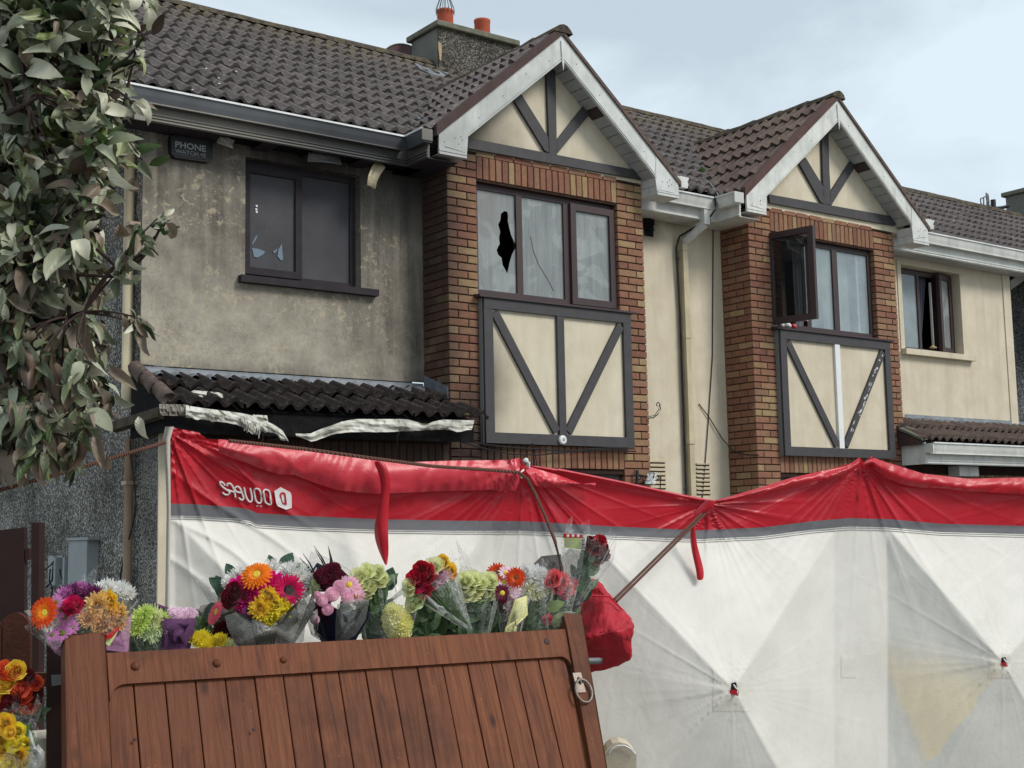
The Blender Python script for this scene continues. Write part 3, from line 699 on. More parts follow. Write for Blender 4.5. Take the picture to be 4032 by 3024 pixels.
# ---- gable triangles over the bays
def gable(H, xc, zap, xl, xr, rendm, verge, upv, boxm, beams, Yf=YF):
    k = .842
    tri = [(xl+.02, YB, 5.21), (xr-.02, YB, 5.21), (xc, YB, zap-.2)]
    gw_ = MB().prism(tri, (0, .12, 0)).build('gable_panel', rendm, H)
    for pl in beams: flat_poly(pl, YB-.002, .03, 'timber_beam', M['timber'], gw_)
    # bargeboards, mitred at the apex
    for s, xe in ((-1, xl), (1, xr)):
        ze = zap-k*abs(xe-xc); xi = xe-s*.30; zi = zap-k*abs(xi-xc)
        bb = MB().prism([(xc, Yf, zap), (xe, Yf, ze), (xe, Yf, ze-.02), (xi, Yf, zi-.255), (xc, Yf, zap-.255)], (0, .022, 0)).build('bargeboard', upv, H)
        for q, off in ((.215, .012), (.24, .02)):
            MB().prism([(xc, Yf-.008, zap-q), (xi, Yf-.008, zi-q), (xi, Yf-.008, zi-q-.010), (xc, Yf-.008, zap-q-.010)], (0, .007, 0)).build('moulding', upv, bb)
        # box end
        P = [(xe, 5.045), (xe, ze-.0), (xi, zi-.02), (xi-s*.02, zi-.26), (xi-s*.0, 5.045)]
        be = MB().prism([(x, Yf-.006, z) for x, z in P], (0, .02, 0)).build('box_end', boxm, H)
        MB().box((min(xe, xi)+.0, Yf-.012, 5.045), (max(xe, xi), Yf-.0065, 5.058)).build('moulding', boxm, be)
        MB().box((min(xe, xi)+.0, Yf-.012, 5.075), (max(xe, xi), Yf-.0065, 5.088)).build('moulding', boxm, be)
        MB().prism([(xe+(-s)*.06, Yf-.009, ze-.12), (xe-s*.065, Yf-.009, ze-.115), (xi+s*.02, Yf-.009, 5.10), (xi+s*.012, Yf-.009, 5.10)], (0, .002, 0)).build('joint_line', M['wire_grey'], be)
        for q in range(5):
            c = (xe-s*U(.05, .26), Yf-.007, U(5.12, ze+.02)); MB().lathe(c, (0, -1, 0), [(.006, 0), (.005, .003)], 6).build('nail', M['wire_grey'], be)
        MB().box((min(xe, xi-s*0)+.004, Yf+.014, 5.045), (max(xe, xi)-.004, YB-.002, 5.052)).build('box_soffit', boxm, H)
        # inner cheek of the box: two boards with a joint
        x_in = xi; 
        for za, zb in ((5.053, 5.14), (5.146, 5.24)): boxo('box_cheek', (x_in-.004, Yf+.016, za), (x_in+.004, YB-.002, zb), boxm, H)
        for q in range(5):
            tt = (q+.6)/5.2; bx = lerp(xc, xe, tt); MB().lathe((bx, Yf-.001, zap-k*abs(bx-xc)-U(.06, .16)), (0, -1, 0), [(.006, 0), (.005, .003)], 6).build('nail', M['wire_grey'], bb)
        # sloping soffit boards behind the barge
        L_ = abs(xi-xc); nb = 13
        for q in range(nb):
            a0 = (q+.06)/nb*L_; a1 = (q+.96)/nb*L_
            if a0 > L_: break
            P = [(xc+s*a0, Yf+.022, zap-k*a0-.235), (xc+s*a1, Yf+.022, zap-k*a1-.235), (xc+s*a1, YB-.001, zap-k*a1-.235), (xc+s*a0, YB-.001, zap-k*a0-.235)]
            MB().prism(P, (0, 0, .008)).build('soffit_board', M['frame'] if (s == 1 and q == 5) else M['upvc_grey'], H)
        MB().prism([(xc, Yf+.022, zap-.222), (xi, Yf+.022, zi-.222), (xi, YB, zi-.222), (xc, YB, zap-.222)], (0, 0, .02)).build('soffit_backing', M['mortar'], H)
        # smooth verge band on top of the barge
        hv = .10 if s == -1 else .045
        P = [(xc, zap+hv), (xe+s*.03, ze+hv-k*.03), (xe+s*.03, ze-.01-k*.03), (xc, zap+.005)]
        MB().prism([(x, Yf-.02, z) for x, z in P], (0, .10, 0)).build('verge', verge if s == -1 else M['tile_brown'], H)
    MB().prism([(xc-.022, Yf-.012, zap-.06), (xc+.022, Yf-.012, zap-.06), (xc+.012, Yf-.012, zap-.27), (xc, Yf-.012, zap-.36), (xc-.014, Yf-.012, zap-.27)], (0, .01, 0)).build('apex_cover', upv, H)
M['upvc_grey'] = upvc('grey_soffit_board', (172, 174, 174), None)
z28 = lambda l: [(1560+a/2.765, 100+b/2.765) for a, b in l]
z3 = lambda l: [(2688+a/1.6458, b/1.6458) for a, b in l]
gable(HL, 7.86, 6.472, 6.395, 9.36, M['gable_burnt'], M['verge'], M['upvc_smoky'], M['upvc_smoky'], [
    z28([(765,1232),(2400,1545),(2680,1600),(2680,1690),(2400,1640),(765,1345)]),
    z28([(1612,420),(1712,420),(1722,900),(1730,1425),(1650,1405),(1632,900)]),
    z28([(1250,800),(1330,735),(1635,1225),(1645,1395),(1600,1370)]),
    z28([(2030,875),(2095,965),(1732,1405),(1730,1260)])])
gable(HR, 11.975, 6.59, 10.37, 13.56, M['gable'], M['verge_red'], M['upvc'], M['upvc'], [
    z3([(545,1262),(1345,1405),(1380,1440),(1362,1466),(555,1318)]),
    z3([(888,850),(932,850),(938,1100),(950,1330),(903,1325),(895,1100)]),
    z3([(745,1065),(785,1025),(900,1215),(908,1325),(885,1315)]),
    z3([(1075,1050),(1105,1085),(950,1335),(943,1255)])])

# ---- dormer roofs
def zd(x, xc, zap): return zap+.03-.842*abs(x-xc)
def dormer(H, xc, zap, xl, xr, mesh):
    c, s = math.cos(math.atan(.842)), math.sin(math.atan(.842)); ridge_z = zap+.03
    yback = 9.96+(ridge_z-5.25)/K
    root = MB()
    for sg, xe in ((-1, xl-.03), (1, xr+.03)):
        ze = zd(xe, xc, zap); ye = 9.96+(ze-5.25)/K
        root.add([(xc, YF+.01, ridge_z-.02), (xe, YF+.01, ze-.02), (xe, ye, ze-.02), (xc, yback, ridge_z-.02)], [(0, 1, 2, 3)])
    root = root.build('dormer_roof', M['tile_brown'], H)
    Ls = abs(xc-xl+.03)/c; rows = 6; ex = (Ls-.04)/rows
    y_end = yback+.3; ncol = 9
    keepf = lambda p: p.z > zroof(p.y)-.10
    lay_tiles(root, (xl-.03, YF+.02+ncol*.3, zd(xl-.03, xc, zap)), (0, -1, 0), (c, 0, s), ncol, rows, mesh, .3, ex, keepf)
    lay_tiles(root, (xr+.03, YF+.02, zd(xr+.03, xc, zap)), (0, 1, 0), (-c, 0, s), ncol, rows, mesh, .3, ex, keepf)
    y = YF-.03
    while y < yback:
        mb = MB(); l = .43; n = 6
        P = []
        for j in range(3):
            yy = y+j*l/2; row = []
            for i in range(n+1):
                an = -1.15+2.3*i/n; row.append((xc+math.sin(an)*.125+U(-.004, .004), yy, ridge_z-.085+math.cos(an)*.15+U(-.006, .006)+(.012 if j == 0 else 0)))
            P.append(row)
        mb.grid(P); n0 = len(mb.v)
        mb.f = [tuple(reversed(q)) for q in mb.f]
        mb.prism([P[0][i] for i in range(n+1)], (0, .02, 0))
        mb.build('ridge_tile', M['ridge'], root); y += l+.004
    return yback
T_MAIN = wave_tile(M['tile']); T_BROWN = wave_tile(M['tile_brown']); T_BURNT = wave_tile(M['tile_burnt'], amp=.03, lift=.05)
dormer(HL, 7.86, 6.472, 6.395, 9.36, T_MAIN); dormer(HR, 11.975, 6.59, 10.37, 13.56, T_BROWN)

# ---- main roofs
c, s = math.cos(ang), math.sin(ang)
def under_dormer(p):
    for xc, zap, a, b in ((7.86, 6.472, 6.3, 9.45), (11.975, 6.59, 10.28, 13.65)):
        if a < p.x < b and p.y > 9.6 and zd(p.x, xc, zap) > p.z+.16: return True
    return False
def main_roof(H, x0, x1, rows, name='roof', back=True):
    yr = 9.96+rows*U_EXP*c; zr = zroof(yr)
    mb = MB().add([(x0, 9.96, 5.24), (x1, 9.96, 5.24), (x1, yr, zr-.01), (x0, yr, zr-.01), (x0, 2*yr-9.96, 5.24), (x1, 2*yr-9.96, 5.24)], [(0, 1, 2, 3), (3, 2, 5, 4)])
    root = mb.build(name, M['verge'], H)
    ncol = round((x1-x0)/.3); W = (x1-x0)/ncol
    lay_tiles(root, (x0, 9.96, 5.25), (1, 0, 0), (0, c, s), ncol, rows, T_MAIN, W, U_EXP, lambda p: not under_dormer(p))
    x = x0
    while x < x1-.1:
        P = []; n = 6
        for j in range(3):
            xx = x+j*.215
            P.append([(xx, yr+math.sin(-1.2+2.4*i/n)*.15+U(-.004, .004), zr-.06+math.cos(-1.2+2.4*i/n)*.16+U(-.004, .004)) for i in range(n+1)])
        MB().grid(P).build('ridge_tile', M['ridge'], root); x += .434
    return root
R1 = main_roof(HL, 2.86, 9.86, 12); R2 = main_roof(HR, 9.86, 14.36, 12); R3 = main_roof(HR, 14.36, 19.46, 8, 'lower_roof')
MB().prism([(2.86, 9.96, 5.13), (2.86, RY, RZ-.02), (2.86, 2*RY-9.96, 5.13)], (.03, 0, 0)).build('verge_board', M['upvc_sooty'], R1)
MB().prism([(14.34, 12.15, 6.7), (14.34, RY, RZ), (14.34, 14.35, 6.7)], (.05, 0, 0)).build('verge_board', M['verge'], R2)
# neighbour roof continues behind
RN = MB().add([(19.46, 9.96, 5.24), (24, 9.96, 5.24), (24, 12.15, 6.69), (19.46, 12.15, 6.69), (19.46, 14.3, 5.2), (24, 14.3, 5.2)], [(0, 1, 2, 3), (3, 2, 5, 4)]).build('roof', M['verge'], HN)
lay_tiles(RN, (19.46, 9.96, 5.25), (1, 0, 0), (0, c, s), 10, 8, T_MAIN, .3, U_EXP)
# valleys: dark strips with moss, scraps of mortar
def valley(H, xc, zap, side, xe):
    pts = []
    for i in range(9):
        x = lerp(xe, xc+side*.35, i/8); z = zd(x, xc, zap); pts.append(V(x+side*.02, 9.96+(z-5.25)/K-.02, z+.035))
    mb = MB(); P = []
    for p in pts: P.append([p+V(side*.085, -.02, .01+U(-.006, .01)), p+V(U(-.01, .01), 0, -.015), p+V(-side*.07, -.05, .025+U(-.005, .01))])
    mb.grid(P); mb.build('valley_gutter', M['moss'], H)
    for i in range(16):
        p = pts[0].lerp(pts[-1], rnd()); r_ = U(.01, .035)
        mb = MB(); mb.lathe(p+V(U(-.06, .06), U(-.05, .05), .0), (U(-.3, .3), U(-.3, .3), 1), [(r_*.6, -.01), (r_, .005), (r_*.7, .02), (r_*.2, .028)], 7)
        mb.build('mortar_crumb' if i % 4 == 0 else 'moss_tuft', M['lead'] if i % 4 == 0 else M['moss'], H)
valley(R1, 7.86, 6.472, -1, 6.36); valley(R2, 11.975, 6.59, -1, 10.34); valley(R1, 7.86, 6.472, 1, 9.40)
# white droppings / lichen spots on tiles
for (x, y, mtl, R_) in [(2688+a/1.6458, b/1.6458, 'upvc', R3) for a, b in ((1750,1462),(1890,1465),(1880,1495),(2040,1500))] + [(a/1.6458, b/1.6458, 'upvc', R1) for a, b in ((1330,497),(1410,560),(1415,597),(1525,515),(1000,505),(1240,640),(1960,590))]:
    p = onR(x, y)+V(0, -.02, .07); MB().lathe(p, (0, -s, c), [(.011, 0), (.007, .004)], 7).build('lichen_spot', M[mtl], R_)

# ---- chimneys
def chimney(H, x0, x1, y0, y1, z0, z1, front, side):
    ch = MB(); ch.box((x0, y0, z0), (x1, y1, z1)); ch.cur = 0
    ch = ch.build('chimney', front, H)
    boxo('smooth_side', (x0-.012, y0+.02, z0), (x0-.001, y1, z1-.002), side, ch)
    cap = boxo('chimney_cap', (x0-.06, y0-.06, z1), (x1+.06, y1+.06, z1+.075), M['conc_cap'], ch); bevel(cap, .01, 1)
    return ch
CH1 = chimney(R1, 8.70, 9.86, 13.05, 13.66, 7.0, 7.885, M['conc_peb'], M['conc'])
MB().prism([onY(1500+a/3.69, b/3.69, 13.045) for a, b in ((830,600),(872,640),(876,720),(870,850),(868,890),(850,880),(838,760),(828,700))], (0, -.012, 0)).build('exposed_patch', M['cream_flake'], CH1)
def pot(ch, px, Yp, r_, h, z0):
    c0 = onY(px, 70, Yp); mb = MB().lathe((c0.x, Yp, z0), (0, 0, 1), [(r_*1.02, 0), (r_, .02), (r_*.98, h-.04), (r_*1.03, h-.03), (r_*1.03, h), (r_*.8, h), (r_*.78, h-.15)], 20); return mb.build('chimney_pot', M['clay'], ch, True), c0.x
p1, px1 = pot(CH1, 1753, 13.32, .105, .30, 7.955); p2, px2 = pot(CH1, 1898, 13.32, .105, .30, 7.955)
mb = MB()
for k in range(14):
    an = 2*PI*k/14; b0 = V(px1+math.cos(an)*.115, 13.32+math.sin(an)*.115, 8.20); b1 = V(px1+math.cos(an)*.118, 13.32+math.sin(an)*.118, 8.27); b2 = V(px1+math.cos(an)*.055, 13.32+math.sin(an)*.055, 8.44)
    mb.tube([b0, b1, b2, V(px1, 13.32, 8.62)], .0045, 4)
mb.build('bird_guard', M['wire'], p1)
lf = MB(); base = [onR(x, y)+V(0, -.015, .06) for x, y in ((1622, 268), (1650, 282), (1700, 300), (1735, 305), (1765, 310), (1745, 325), (1722, 322), (1690, 315), (1655, 297))]
MB().prism(base, (0, -.006, .012)).build('lead_flashing', M['lead'], CH1)
CH2 = chimney(RN, 19.86, 20.9, 11.85, 12.5, 6.3, 7.18, M['conc'], M['conc'])
boxo('cap_stub', (20.2, 11.78, 7.02), (20.29, 11.83, 7.40), M['upvc_grey'], CH2)

# satellite dish behind the chimney
SD = thing('satellite_dish', 'rusty satellite dish standing on the roof ridge behind the left chimney', 'satellite dish', (8.4, 13.9, 7.2))
cdi = onX(1500+420/3.69, 700/3.69, 8.62)
cdi = onX(1640, 232, 8.62)
mb = MB(); prof = [(0, 0), (.08, .008), (.15, .025), (.21, .05), (.27, .085)]; ax = V(-.42, -.86, .22).normalized(); A_ = ax.orthogonal().normalized(); B_ = ax.cross(A_)
cdi = cdi+V(0, .35, .02)
P = []
for r_, h in prof: P.append([cdi+ax*h+(A_*math.cos(2*PI*k/28)+B_*math.sin(2*PI*k/28))*r_ for k in range(29)])
mb.grid(P).build('dish', M['rust'], SD, True)
mb = MB(); ring = [P[-1][k] for k in range(29)]; mb.tube(ring, .008, 5).build('rim', M['conc_cap'], SD)
MB().tube([cdi, cdi+V(0, .05, -.3), (cdi.x+.02, cdi.y+.1, 7.0)], .02, 8).build('mast', M['wire_grey'], SD)
MB().prism([cdi+ax*.12+V(-.02, 0, z_)*1 for z_ in (0.06,)]+[cdi+ax*.12+V(.09, 0, .07), cdi+ax*.12+V(.08, 0, -.12), cdi+ax*.12+V(.02, 0, -.15)], (.04, -.03, 0)).build('receiver_cap', M['black'], SD)

# TV aerial at the far chimney
AN = thing('tv_aerial', 'dark tv aerial fixed beside the far right chimney above the ridge', 'tv aerial', (19.2, 12.2, 7))
q = lambda a, b, Y_=12.3: onY(3500+a/4.147, 700+b/4.147, Y_)
mb = MB(); mb.tube([q(1710, 560), q(1705, 420), q(1700, 360)], .045, 6); mb.tube([q(1740, 500), q(1840, 490), q(1945, 465)], .03, 6); mb.build('mast', M['black'], AN)
mb = MB(); mb.tube([q(1380, 490), q(1680, 440)], .01, 5)
for a_, h_ in ((1375, 50), (1432, 60), (1490, 60), (1510, 75), (1545, 70), (1600, 90), (1625, 100)): mb.tube([q(a_, 485-h_*.9), q(a_, 495+h_*.4)], .012, 4)
mb.build('boom', M['black'], AN)
mb = MB()
for pl in ([(1510,480),(1495,345),(1590,300),(1610,450)], [(1590,300),(1588,250),(1618,280),(1635,420)], [(1550,455),(1545,322)], [(1605,440),(1600,265)]): mb.tube([q(*p_) for p_ in pl], .013, 4)
mb.build('reflector', M['wire_grey'], AN)

# ---- gutters, fascias, soffits
def gprof(y, z, s_=1): return [(y, z), (y-.004, z+.012), (y+.008, z+.012), (y+.012, z-.002), (y+.02, z-.05), (y+.035, z-.098), (y+.10, z-.098), (y+.10, z+.0), (y+.106, z+.0), (y+.106, z-.106), (y+.028, z-.106), (y+.012, z-.055)]
gp = gprof(9.895, 5.232)
def lip(parent, a, b, yz, mat, axis='X'):
    y, z = yz
    if axis == 'X': return boxo('gutter_lip', (a, y-.006, z), (b, y+.012, z+.016), mat, parent)
    return boxo('gutter_lip', (y-.006, a, z), (y+.012, b, z+.016), mat, parent)
G1 = extrude_prof('gutter', gp, 2.9, 6.215, M['gutter_sooty'], HL); lip(G1, 2.9, 6.21, (9.888, 5.236), M['lip'])
boxo('gutter_bead', (2.9, 9.917, 5.120), (6.22, 9.935, 5.130), M['upvc_sooty'], G1)
G1b = MB().prism([(6.205+p[0]-9.895, YF-.02, p[1]+0) for p in gp], (0, .31, 0)).build('gutter', M['gutter_sooty'], HL); lip(G1b, YF-.02, 9.89, (6.20, 5.236), M['lip'], 'Y')
boxo('gutter_stop', (6.2, YF-.032, 5.14), (6.31, YF-.02, 5.245), M['upvc_sooty'], G1b)
extrude_prof('fascia', [(10.0, 5.0), (10.0, 5.22), (10.02, 5.22), (10.02, 5.0)], 2.9, 6.30, M['upvc_sooty'], HL)
for z in (5.055, 5.03, 5.005): extrude_prof('fascia_moulding', [(9.988, z), (9.988, z+.011), (9.9995, z+.014), (9.9995, z)], 2.9, 6.30, M['upvc_sooty'], HL)
boxo('joint_cover', (3.71, 9.965, 4.985), (3.80, 9.984, 5.12), M['upvc_sooty'], HL)
boxo('fascia', (6.29, YF+.02, 5.0), (6.31, 10.0, 5.22), M['upvc_sooty'], HL)
for z in (5.055, 5.03, 5.005): boxo('fascia_moulding', (6.278, YF+.02, z), (6.2895, 9.99, z+.012), M['upvc_sooty'], HL)
for i in range(22):
    x = 2.95+i*.16
    if x > 6.5: break
    if 4.3 < x < 6.4 and i % 3 != 0: continue
    boxo('soffit_board', (x, 10.021, 5.0), (x+.155, YW-.001, 5.008), M['frame_burnt'], HL)
boxo('soffit_void', (2.95, 10.021, 5.03), (6.6, YW-.001, 5.04), M['charred'], HL)
boxo('bay_soffit', (6.31, YF+.05, 5.0), (6.632, 10.28, 5.012), M['frame_burnt'], HL)
# melted soffit pieces hanging down
def hang(pts, w_, mat, parent, Y_, label=None):
    P = []
    for i, (x, y) in enumerate(pts):
        c0 = onY(x, y, Y_); tv = V(*(onY(*pts[min(i+1, len(pts)-1)], Y_)-onY(*pts[max(i-1, 0)], Y_))).normalized(); n_ = V(tv.z, 0, -tv.x)
        P.append([c0+n_*w_*k_+V(0, .018*math.sin(k_*5+i)-.02*i/len(pts), 0) for k_ in (-.5, -.2, .15, .5)])
    o = MB().grid(P).build('melted_soffit_piece', mat, parent, True); md = o.modifiers.new('s', 'SOLIDIFY'); md.thickness = .004
    for i in range(1, len(pts)-1): MB().tube([p_+V(0, -.004, 0) for p_ in P[i]], .003, 4).build('rib', mat, o)
    return o
hang([(1212,618),(1255,622),(1300,628),(1338,635)], .085, M['upvc_sooty'], HL, 10.1)
hang([(1500,645),(1478,672),(1462,705),(1458,738)], .105, M['upvc_cream'], HL, 10.08)
hang([(2200/2.0-240,545),(890,560),(915,572)], .08, M['upvc_sooty'], HL, 10.1)
# gutters of the clean side
G2 = extrude_prof('gutter', gprof(9.895, 5.215), 9.44, 10.185, M['upvc'], HR); lip(G2, 9.44, 10.18, (9.888, 5.219), M['lip'])
boxo('gutter_bead', (9.44, 9.915, 5.10), (10.19, 9.935, 5.112), M['upvc'], G2)
G2b = MB().prism([(10.165+p[0]-9.895, YF-.02, p[1]+0) for p in gprof(9.895, 5.215)], (0, .31, 0)).build('gutter', M['upvc'], HR); lip(G2b, YF-.02, 9.89, (10.16, 5.219), M['lip'], 'Y')
boxo('gutter_stop', (10.16, YF-.032, 5.12), (10.30, YF-.02, 5.235), M['upvc'], G2b)
extrude_prof('fascia', [(10.0, 4.99), (10.0, 5.2), (10.02, 5.2), (10.02, 4.99)], 9.06, 10.30, M['upvc'], HR)
extrude_prof('fascia_moulding', [(9.988, 4.995), (9.988, 5.012), (9.9995, 5.02), (9.9995, 4.995)], 9.06, 10.30, M['upvc'], HR)
boxo('fascia', (10.28, YF+.02, 4.99), (10.30, 10.0, 5.2), M['upvc'], HR); boxo('fascia_moulding', (10.268, YF+.02, 4.995), (10.2795, 9.99, 5.012), M['upvc'], HR)
for i in range(8): boxo('soffit_board', (9.07+i*.155, 10.021, 4.99), (9.07+i*.155+.15, YW-.001, 4.998), M['upvc'], HR)
boxo('bay_soffit', (10.30, YF+.05, 4.99), (10.627, 10.28, 5.0), M['upvc'], HR)
G3 = extrude_prof('gutter', gprof(9.895, 5.30), 13.60, 16.6, M['upvc'], HR); lip(G3, 13.60, 16.6, (9.888, 5.304), M['lip'])
boxo('gutter_bead', (13.6, 9.915, 5.185), (16.6, 9.935, 5.197), M['upvc'], G3)
extrude_prof('fascia', [(10.0, 5.05), (10.0, 5.28), (10.02, 5.28), (10.02, 5.05)], 13.25, 16.22, M['upvc'], HR)
for z in (5.06, 5.09): extrude_prof('fascia_moulding', [(9.988, z), (9.988, z+.014), (9.9995, z+.018), (9.9995, z)], 13.25, 16.22, M['upvc'], HR)
for i in range(21): boxo('soffit_board', (13.2+i*.155, 10.021, 5.06), (13.2+i*.155+.15, YW-.001, 5.068), M['upvc_grey'], HR)
# loose gutter ends at the right feet of the bargeboards
for H_, xx, zz in ((HL, 9.375, 5.18), (HR, 13.575, 5.27)):
    boxo('gutter_end', (xx, YF+.03, zz), (xx+.04, YF+.09, zz+.12), M['upvc'], H_)
    MB().prism([(xx+.042, YF+.03, zz+.005), (xx+.15, YF+.03, zz+.005), (xx+.165, YF+.03, zz+.05), (xx+.15, YF+.03, zz+.07), (xx+.18, YF+.03, zz+.12), (xx+.042, YF+.03, zz+.125)], (0, .06, 0)).build('gutter_end', M['upvc'], H_)

# ---- porch roofs
def porch(H, x0, x1, mesh, under, hip=False):
    ya, yb, za, zb = 9.50, 10.25, 2.635, 2.965; sl = math.hypot(yb-ya, zb-za); u, v = V(1, 0, 0), V(0, yb-ya, zb-za).normalized()
    root = MB().add([(x0, ya, za-.01), (x1, ya, za-.01), (x1, yb, zb-.01), (x0, yb, zb-.01), (x0, yb, za-.05), (x0, ya, za-.05)], [(0, 1, 2, 3), (0, 3, 4, 5)]).build('porch_roof', under, H)
    n = round((x1-x0)/.3); W = (x1-x0)/n
    lay_tiles(root, (x0, ya-.03, za-.01), u, v, n, 2, mesh, W, .40)
    return root
PL = porch(HL, 3.82, 6.63, T_BURNT, M['charred'])
# tiles running past the bay corner
lay_tiles(PL, (6.63, 9.47, 2.625), (1, 0, 0), (0, .75, .33), 1, 1, wave_tile(M['tile_burnt'], humps=1, amp=.03, lift=.05), .15, .38)
# hip cappings going back at the left end
for i in range(3):
    a_ = V(3.84+.0*i, 9.5+.25*i, 2.66+.11*i); b_ = a_+V(.012, .26, .115)
    MB().tube([a_+V(0, 0, .02), b_+V(0, 0, .03)], [.065, .06], 8).build('hip_tile', M['tile_brown'], PL, True)
# lead flashing with a scalloped lower edge over the tile tops
def flashing(parent, x0, x1, top=3.04, yt=YW-.006):
    P = []; n = int((x1-x0)/.025)
    for i in range(n+1):
        x = x0+(x1-x0)*i/n; w_ = .5-.5*math.cos(2*PI*(x-x0)/.15); jt = noise.noise((x*6, 0, 0))*.01
        P.append([(x, yt, top), (x, yt-.004, top-.05+jt), (x, yt-.03, top-.075+w_*.02), (x, yt-.15, top-.098+w_*.05+jt), (x, yt-.20-jt, top-.125+w_*.052)])
    return MB().grid(P).build('lead_flashing', M['lead'], parent, True)
flashing(PL, 3.92, 6.62)
MB().prism([(6.628, YW-.01, 3.12), (6.628, 9.87, 2.97), (6.628, 9.87, 2.82), (6.628, YW-.01, 2.97)], (-.005, 0, 0)).build('side_flashing', M['lead'], PL)
MB().grid([[(6.46+.03*math.sin(j), YW-.05-j*.1, 2.99-j*.043), (6.55, YW-.05-j*.1, 3.02-j*.043+.02*math.sin(j*2)), (6.62, YW-.05-j*.1, 2.99-j*.043)] for j in range(5)]).build('side_flashing', M['lead'], PL, True)
# charred eaves board, sagging scorched gutter
boxo('eaves_board', (3.80, 9.52, 2.44), (6.66, 9.545, 2.63), M['charred'], PL); boxo('eaves_board', (3.80, 9.545, 2.44), (3.825, 10.2, 2.63), M['charred'], PL)
boxo('porch_soffit', (3.82, 9.545, 2.47), (6.63, 9.84, 2.485), M['charred'], PL)
def ribbon(name, top, bot, Y0, mat, parent, n=36, jag=0.0, curl=.014, jagf=9):
    """strip between two pixel curves hanging on a real plane near Y0, slightly curled"""
    xs = np.linspace(top[0][0], top[-1][0], n); P = []
    xb = np.linspace(bot[0][0], bot[-1][0], n)
    for i, (x, x2) in enumerate(zip(xs, xb)):
        yt = interp(x, top); yb_ = interp(x2, bot)+jag*abs(noise.noise((i*jagf*.13, 3.1, 0)))*2; row = []
        for j in range(6):
            v = j/5; dy = curl*math.sin(v*PI)+.03*noise.noise((i*.45, v*3.5, x*.001))
            row.append(onY(lerp(x, x2, v), lerp(yt, yb_, v), Y0-dy))
        P.append(row)
    o = MB().grid(P).build(name, mat, parent, False); return o
z5 = lambda l: [(500+a/2.765, 1350+b/2.765) for a, b in l]
ribbon('gutter', z5([(350,665),(650,672),(690,686)]), z5([(360,790),(640,798),(690,812)]), 9.44, M['upvc_porch'] if 'upvc_porch' in M else M['upvc_sooty'], PL)
mg = ribbon('melted_gutter', z5([(640,680),(830,710),(1250,765),(1400,800),(1600,890),(1700,960),(1760,1075)]), z5([(640,806),(900,835),(1200,885),(1330,940),(1450,960),(1620,975),(1763,1080)]), 9.43, M['upvc_melt'], PL, jag=10)
ribbon('torn_strip', z5([(1240,800),(1330,870),(1450,890)]), z5([(1260,920),(1370,985),(1450,985)]), 9.40, M['upvc_melt'], mg, jag=16)
ribbon('torn_strip', z5([(1370,782),(1525,790)]), z5([(1400,830),(1540,865)]), 9.46, M['upvc_melt'], mg, n=10)
ribbon('melted_gutter', z5([(1830,985),(1990,990),(2130,930),(2212,905)])+[(1345,1660),(1400,1650),(1600,1650),(1680,1672),(1700,1662),(1740,1652),(1868,1655)], z5([(1840,1010),(1990,1068),(2150,1030),(2212,1000)])+[(1345,1700),(1500,1700),(1640,1695),(1700,1690),(1858,1692)], 9.43, M['upvc_melt'], PL, jag=7)
ribbon('loose_strip', z5([(665,560),(720,515),(1000,540),(1075,575),(1120,645)]), z5([(680,565),(745,590),(900,620),(1050,632),(1115,650)]), 9.62, M['upvc_melt'], PL, n=20, curl=.02)
for pl in ([(1485,960),(1480,1040),(1462,1105)], [(1520,985),(1580,1060),(1680,1030)]):
    MB().tube([onY(500+a/2.765, 1350+b/2.765, 9.42) for a, b in pl], .003, 4).build('dangling_wire', M['wire'], PL)
MB().tube([onY(x, y, 9.42) for x, y in ((1570,1655),(1578,1690),(1563,1720),(1568,1760))], .003, 4).build('dangling_wire', M['wire'], PL)
# the gutter turns back along the left side
sg = MB()
for o_ in (0,): sg.prism([(3.735, 9.45, 2.625), (3.725, 9.45, 2.55), (3.775, 9.45, 2.535), (3.78, 9.45, 2.60), (3.76, 9.45, 2.60), (3.75, 9.45, 2.625)], (0, 1.0, -.03))
sg.build('side_gutter', M['gutter_old'], PL)
# right porch: sound white gutter
PR = porch(HR, 13.05, 17.2, T_BROWN, M['verge'])
flashing(PR, 13.8, 16.4)
MB().prism([(13.03, 9.48, 2.63), (13.03, 9.80, 2.775), (13.21, 9.80, 2.80), (13.21, 9.48, 2.66)], (0, 0, .03)).build('verge_tile', M['conc_cap'], PR)
boxo('lead_apron', (13.195, 9.85, 2.74), (13.5, 10.2, 2.80), M['lead'], PR)
gpp = gprof(9.40, 2.592); g4 = extrude_prof('gutter', gpp, 13.13, 17.2, M['upvc'], PR); lip(g4, 13.13, 17.2, (9.393, 2.596), M['lip']); boxo('gutter_bead', (13.1, 9.42, 2.478), (17.2, 9.44, 2.49), M['upvc'], g4)
boxo('gutter_stop', (13.115, 9.40, 2.49), (13.13, 9.51, 2.60), M['upvc'], g4)
extrude_prof('fascia', [(9.51, 2.36), (9.51, 2.59), (9.53, 2.59), (9.53, 2.36)], 13.13, 17.2, M['upvc'], PR)
for z in (2.37, 2.40): extrude_prof('fascia_moulding', [(9.498, z), (9.498, z+.014), (9.5095, z+.018), (9.5095, z)], 13.13, 17.2, M['upvc'], PR)
boxo('fascia_return', (13.115, 9.51, 2.36), (13.13, 9.845, 2.62), M['upvc'], PR); boxo('porch_soffit', (13.13, 9.53, 2.37), (17.2, 9.84, 2.38), M['dark'], PR)

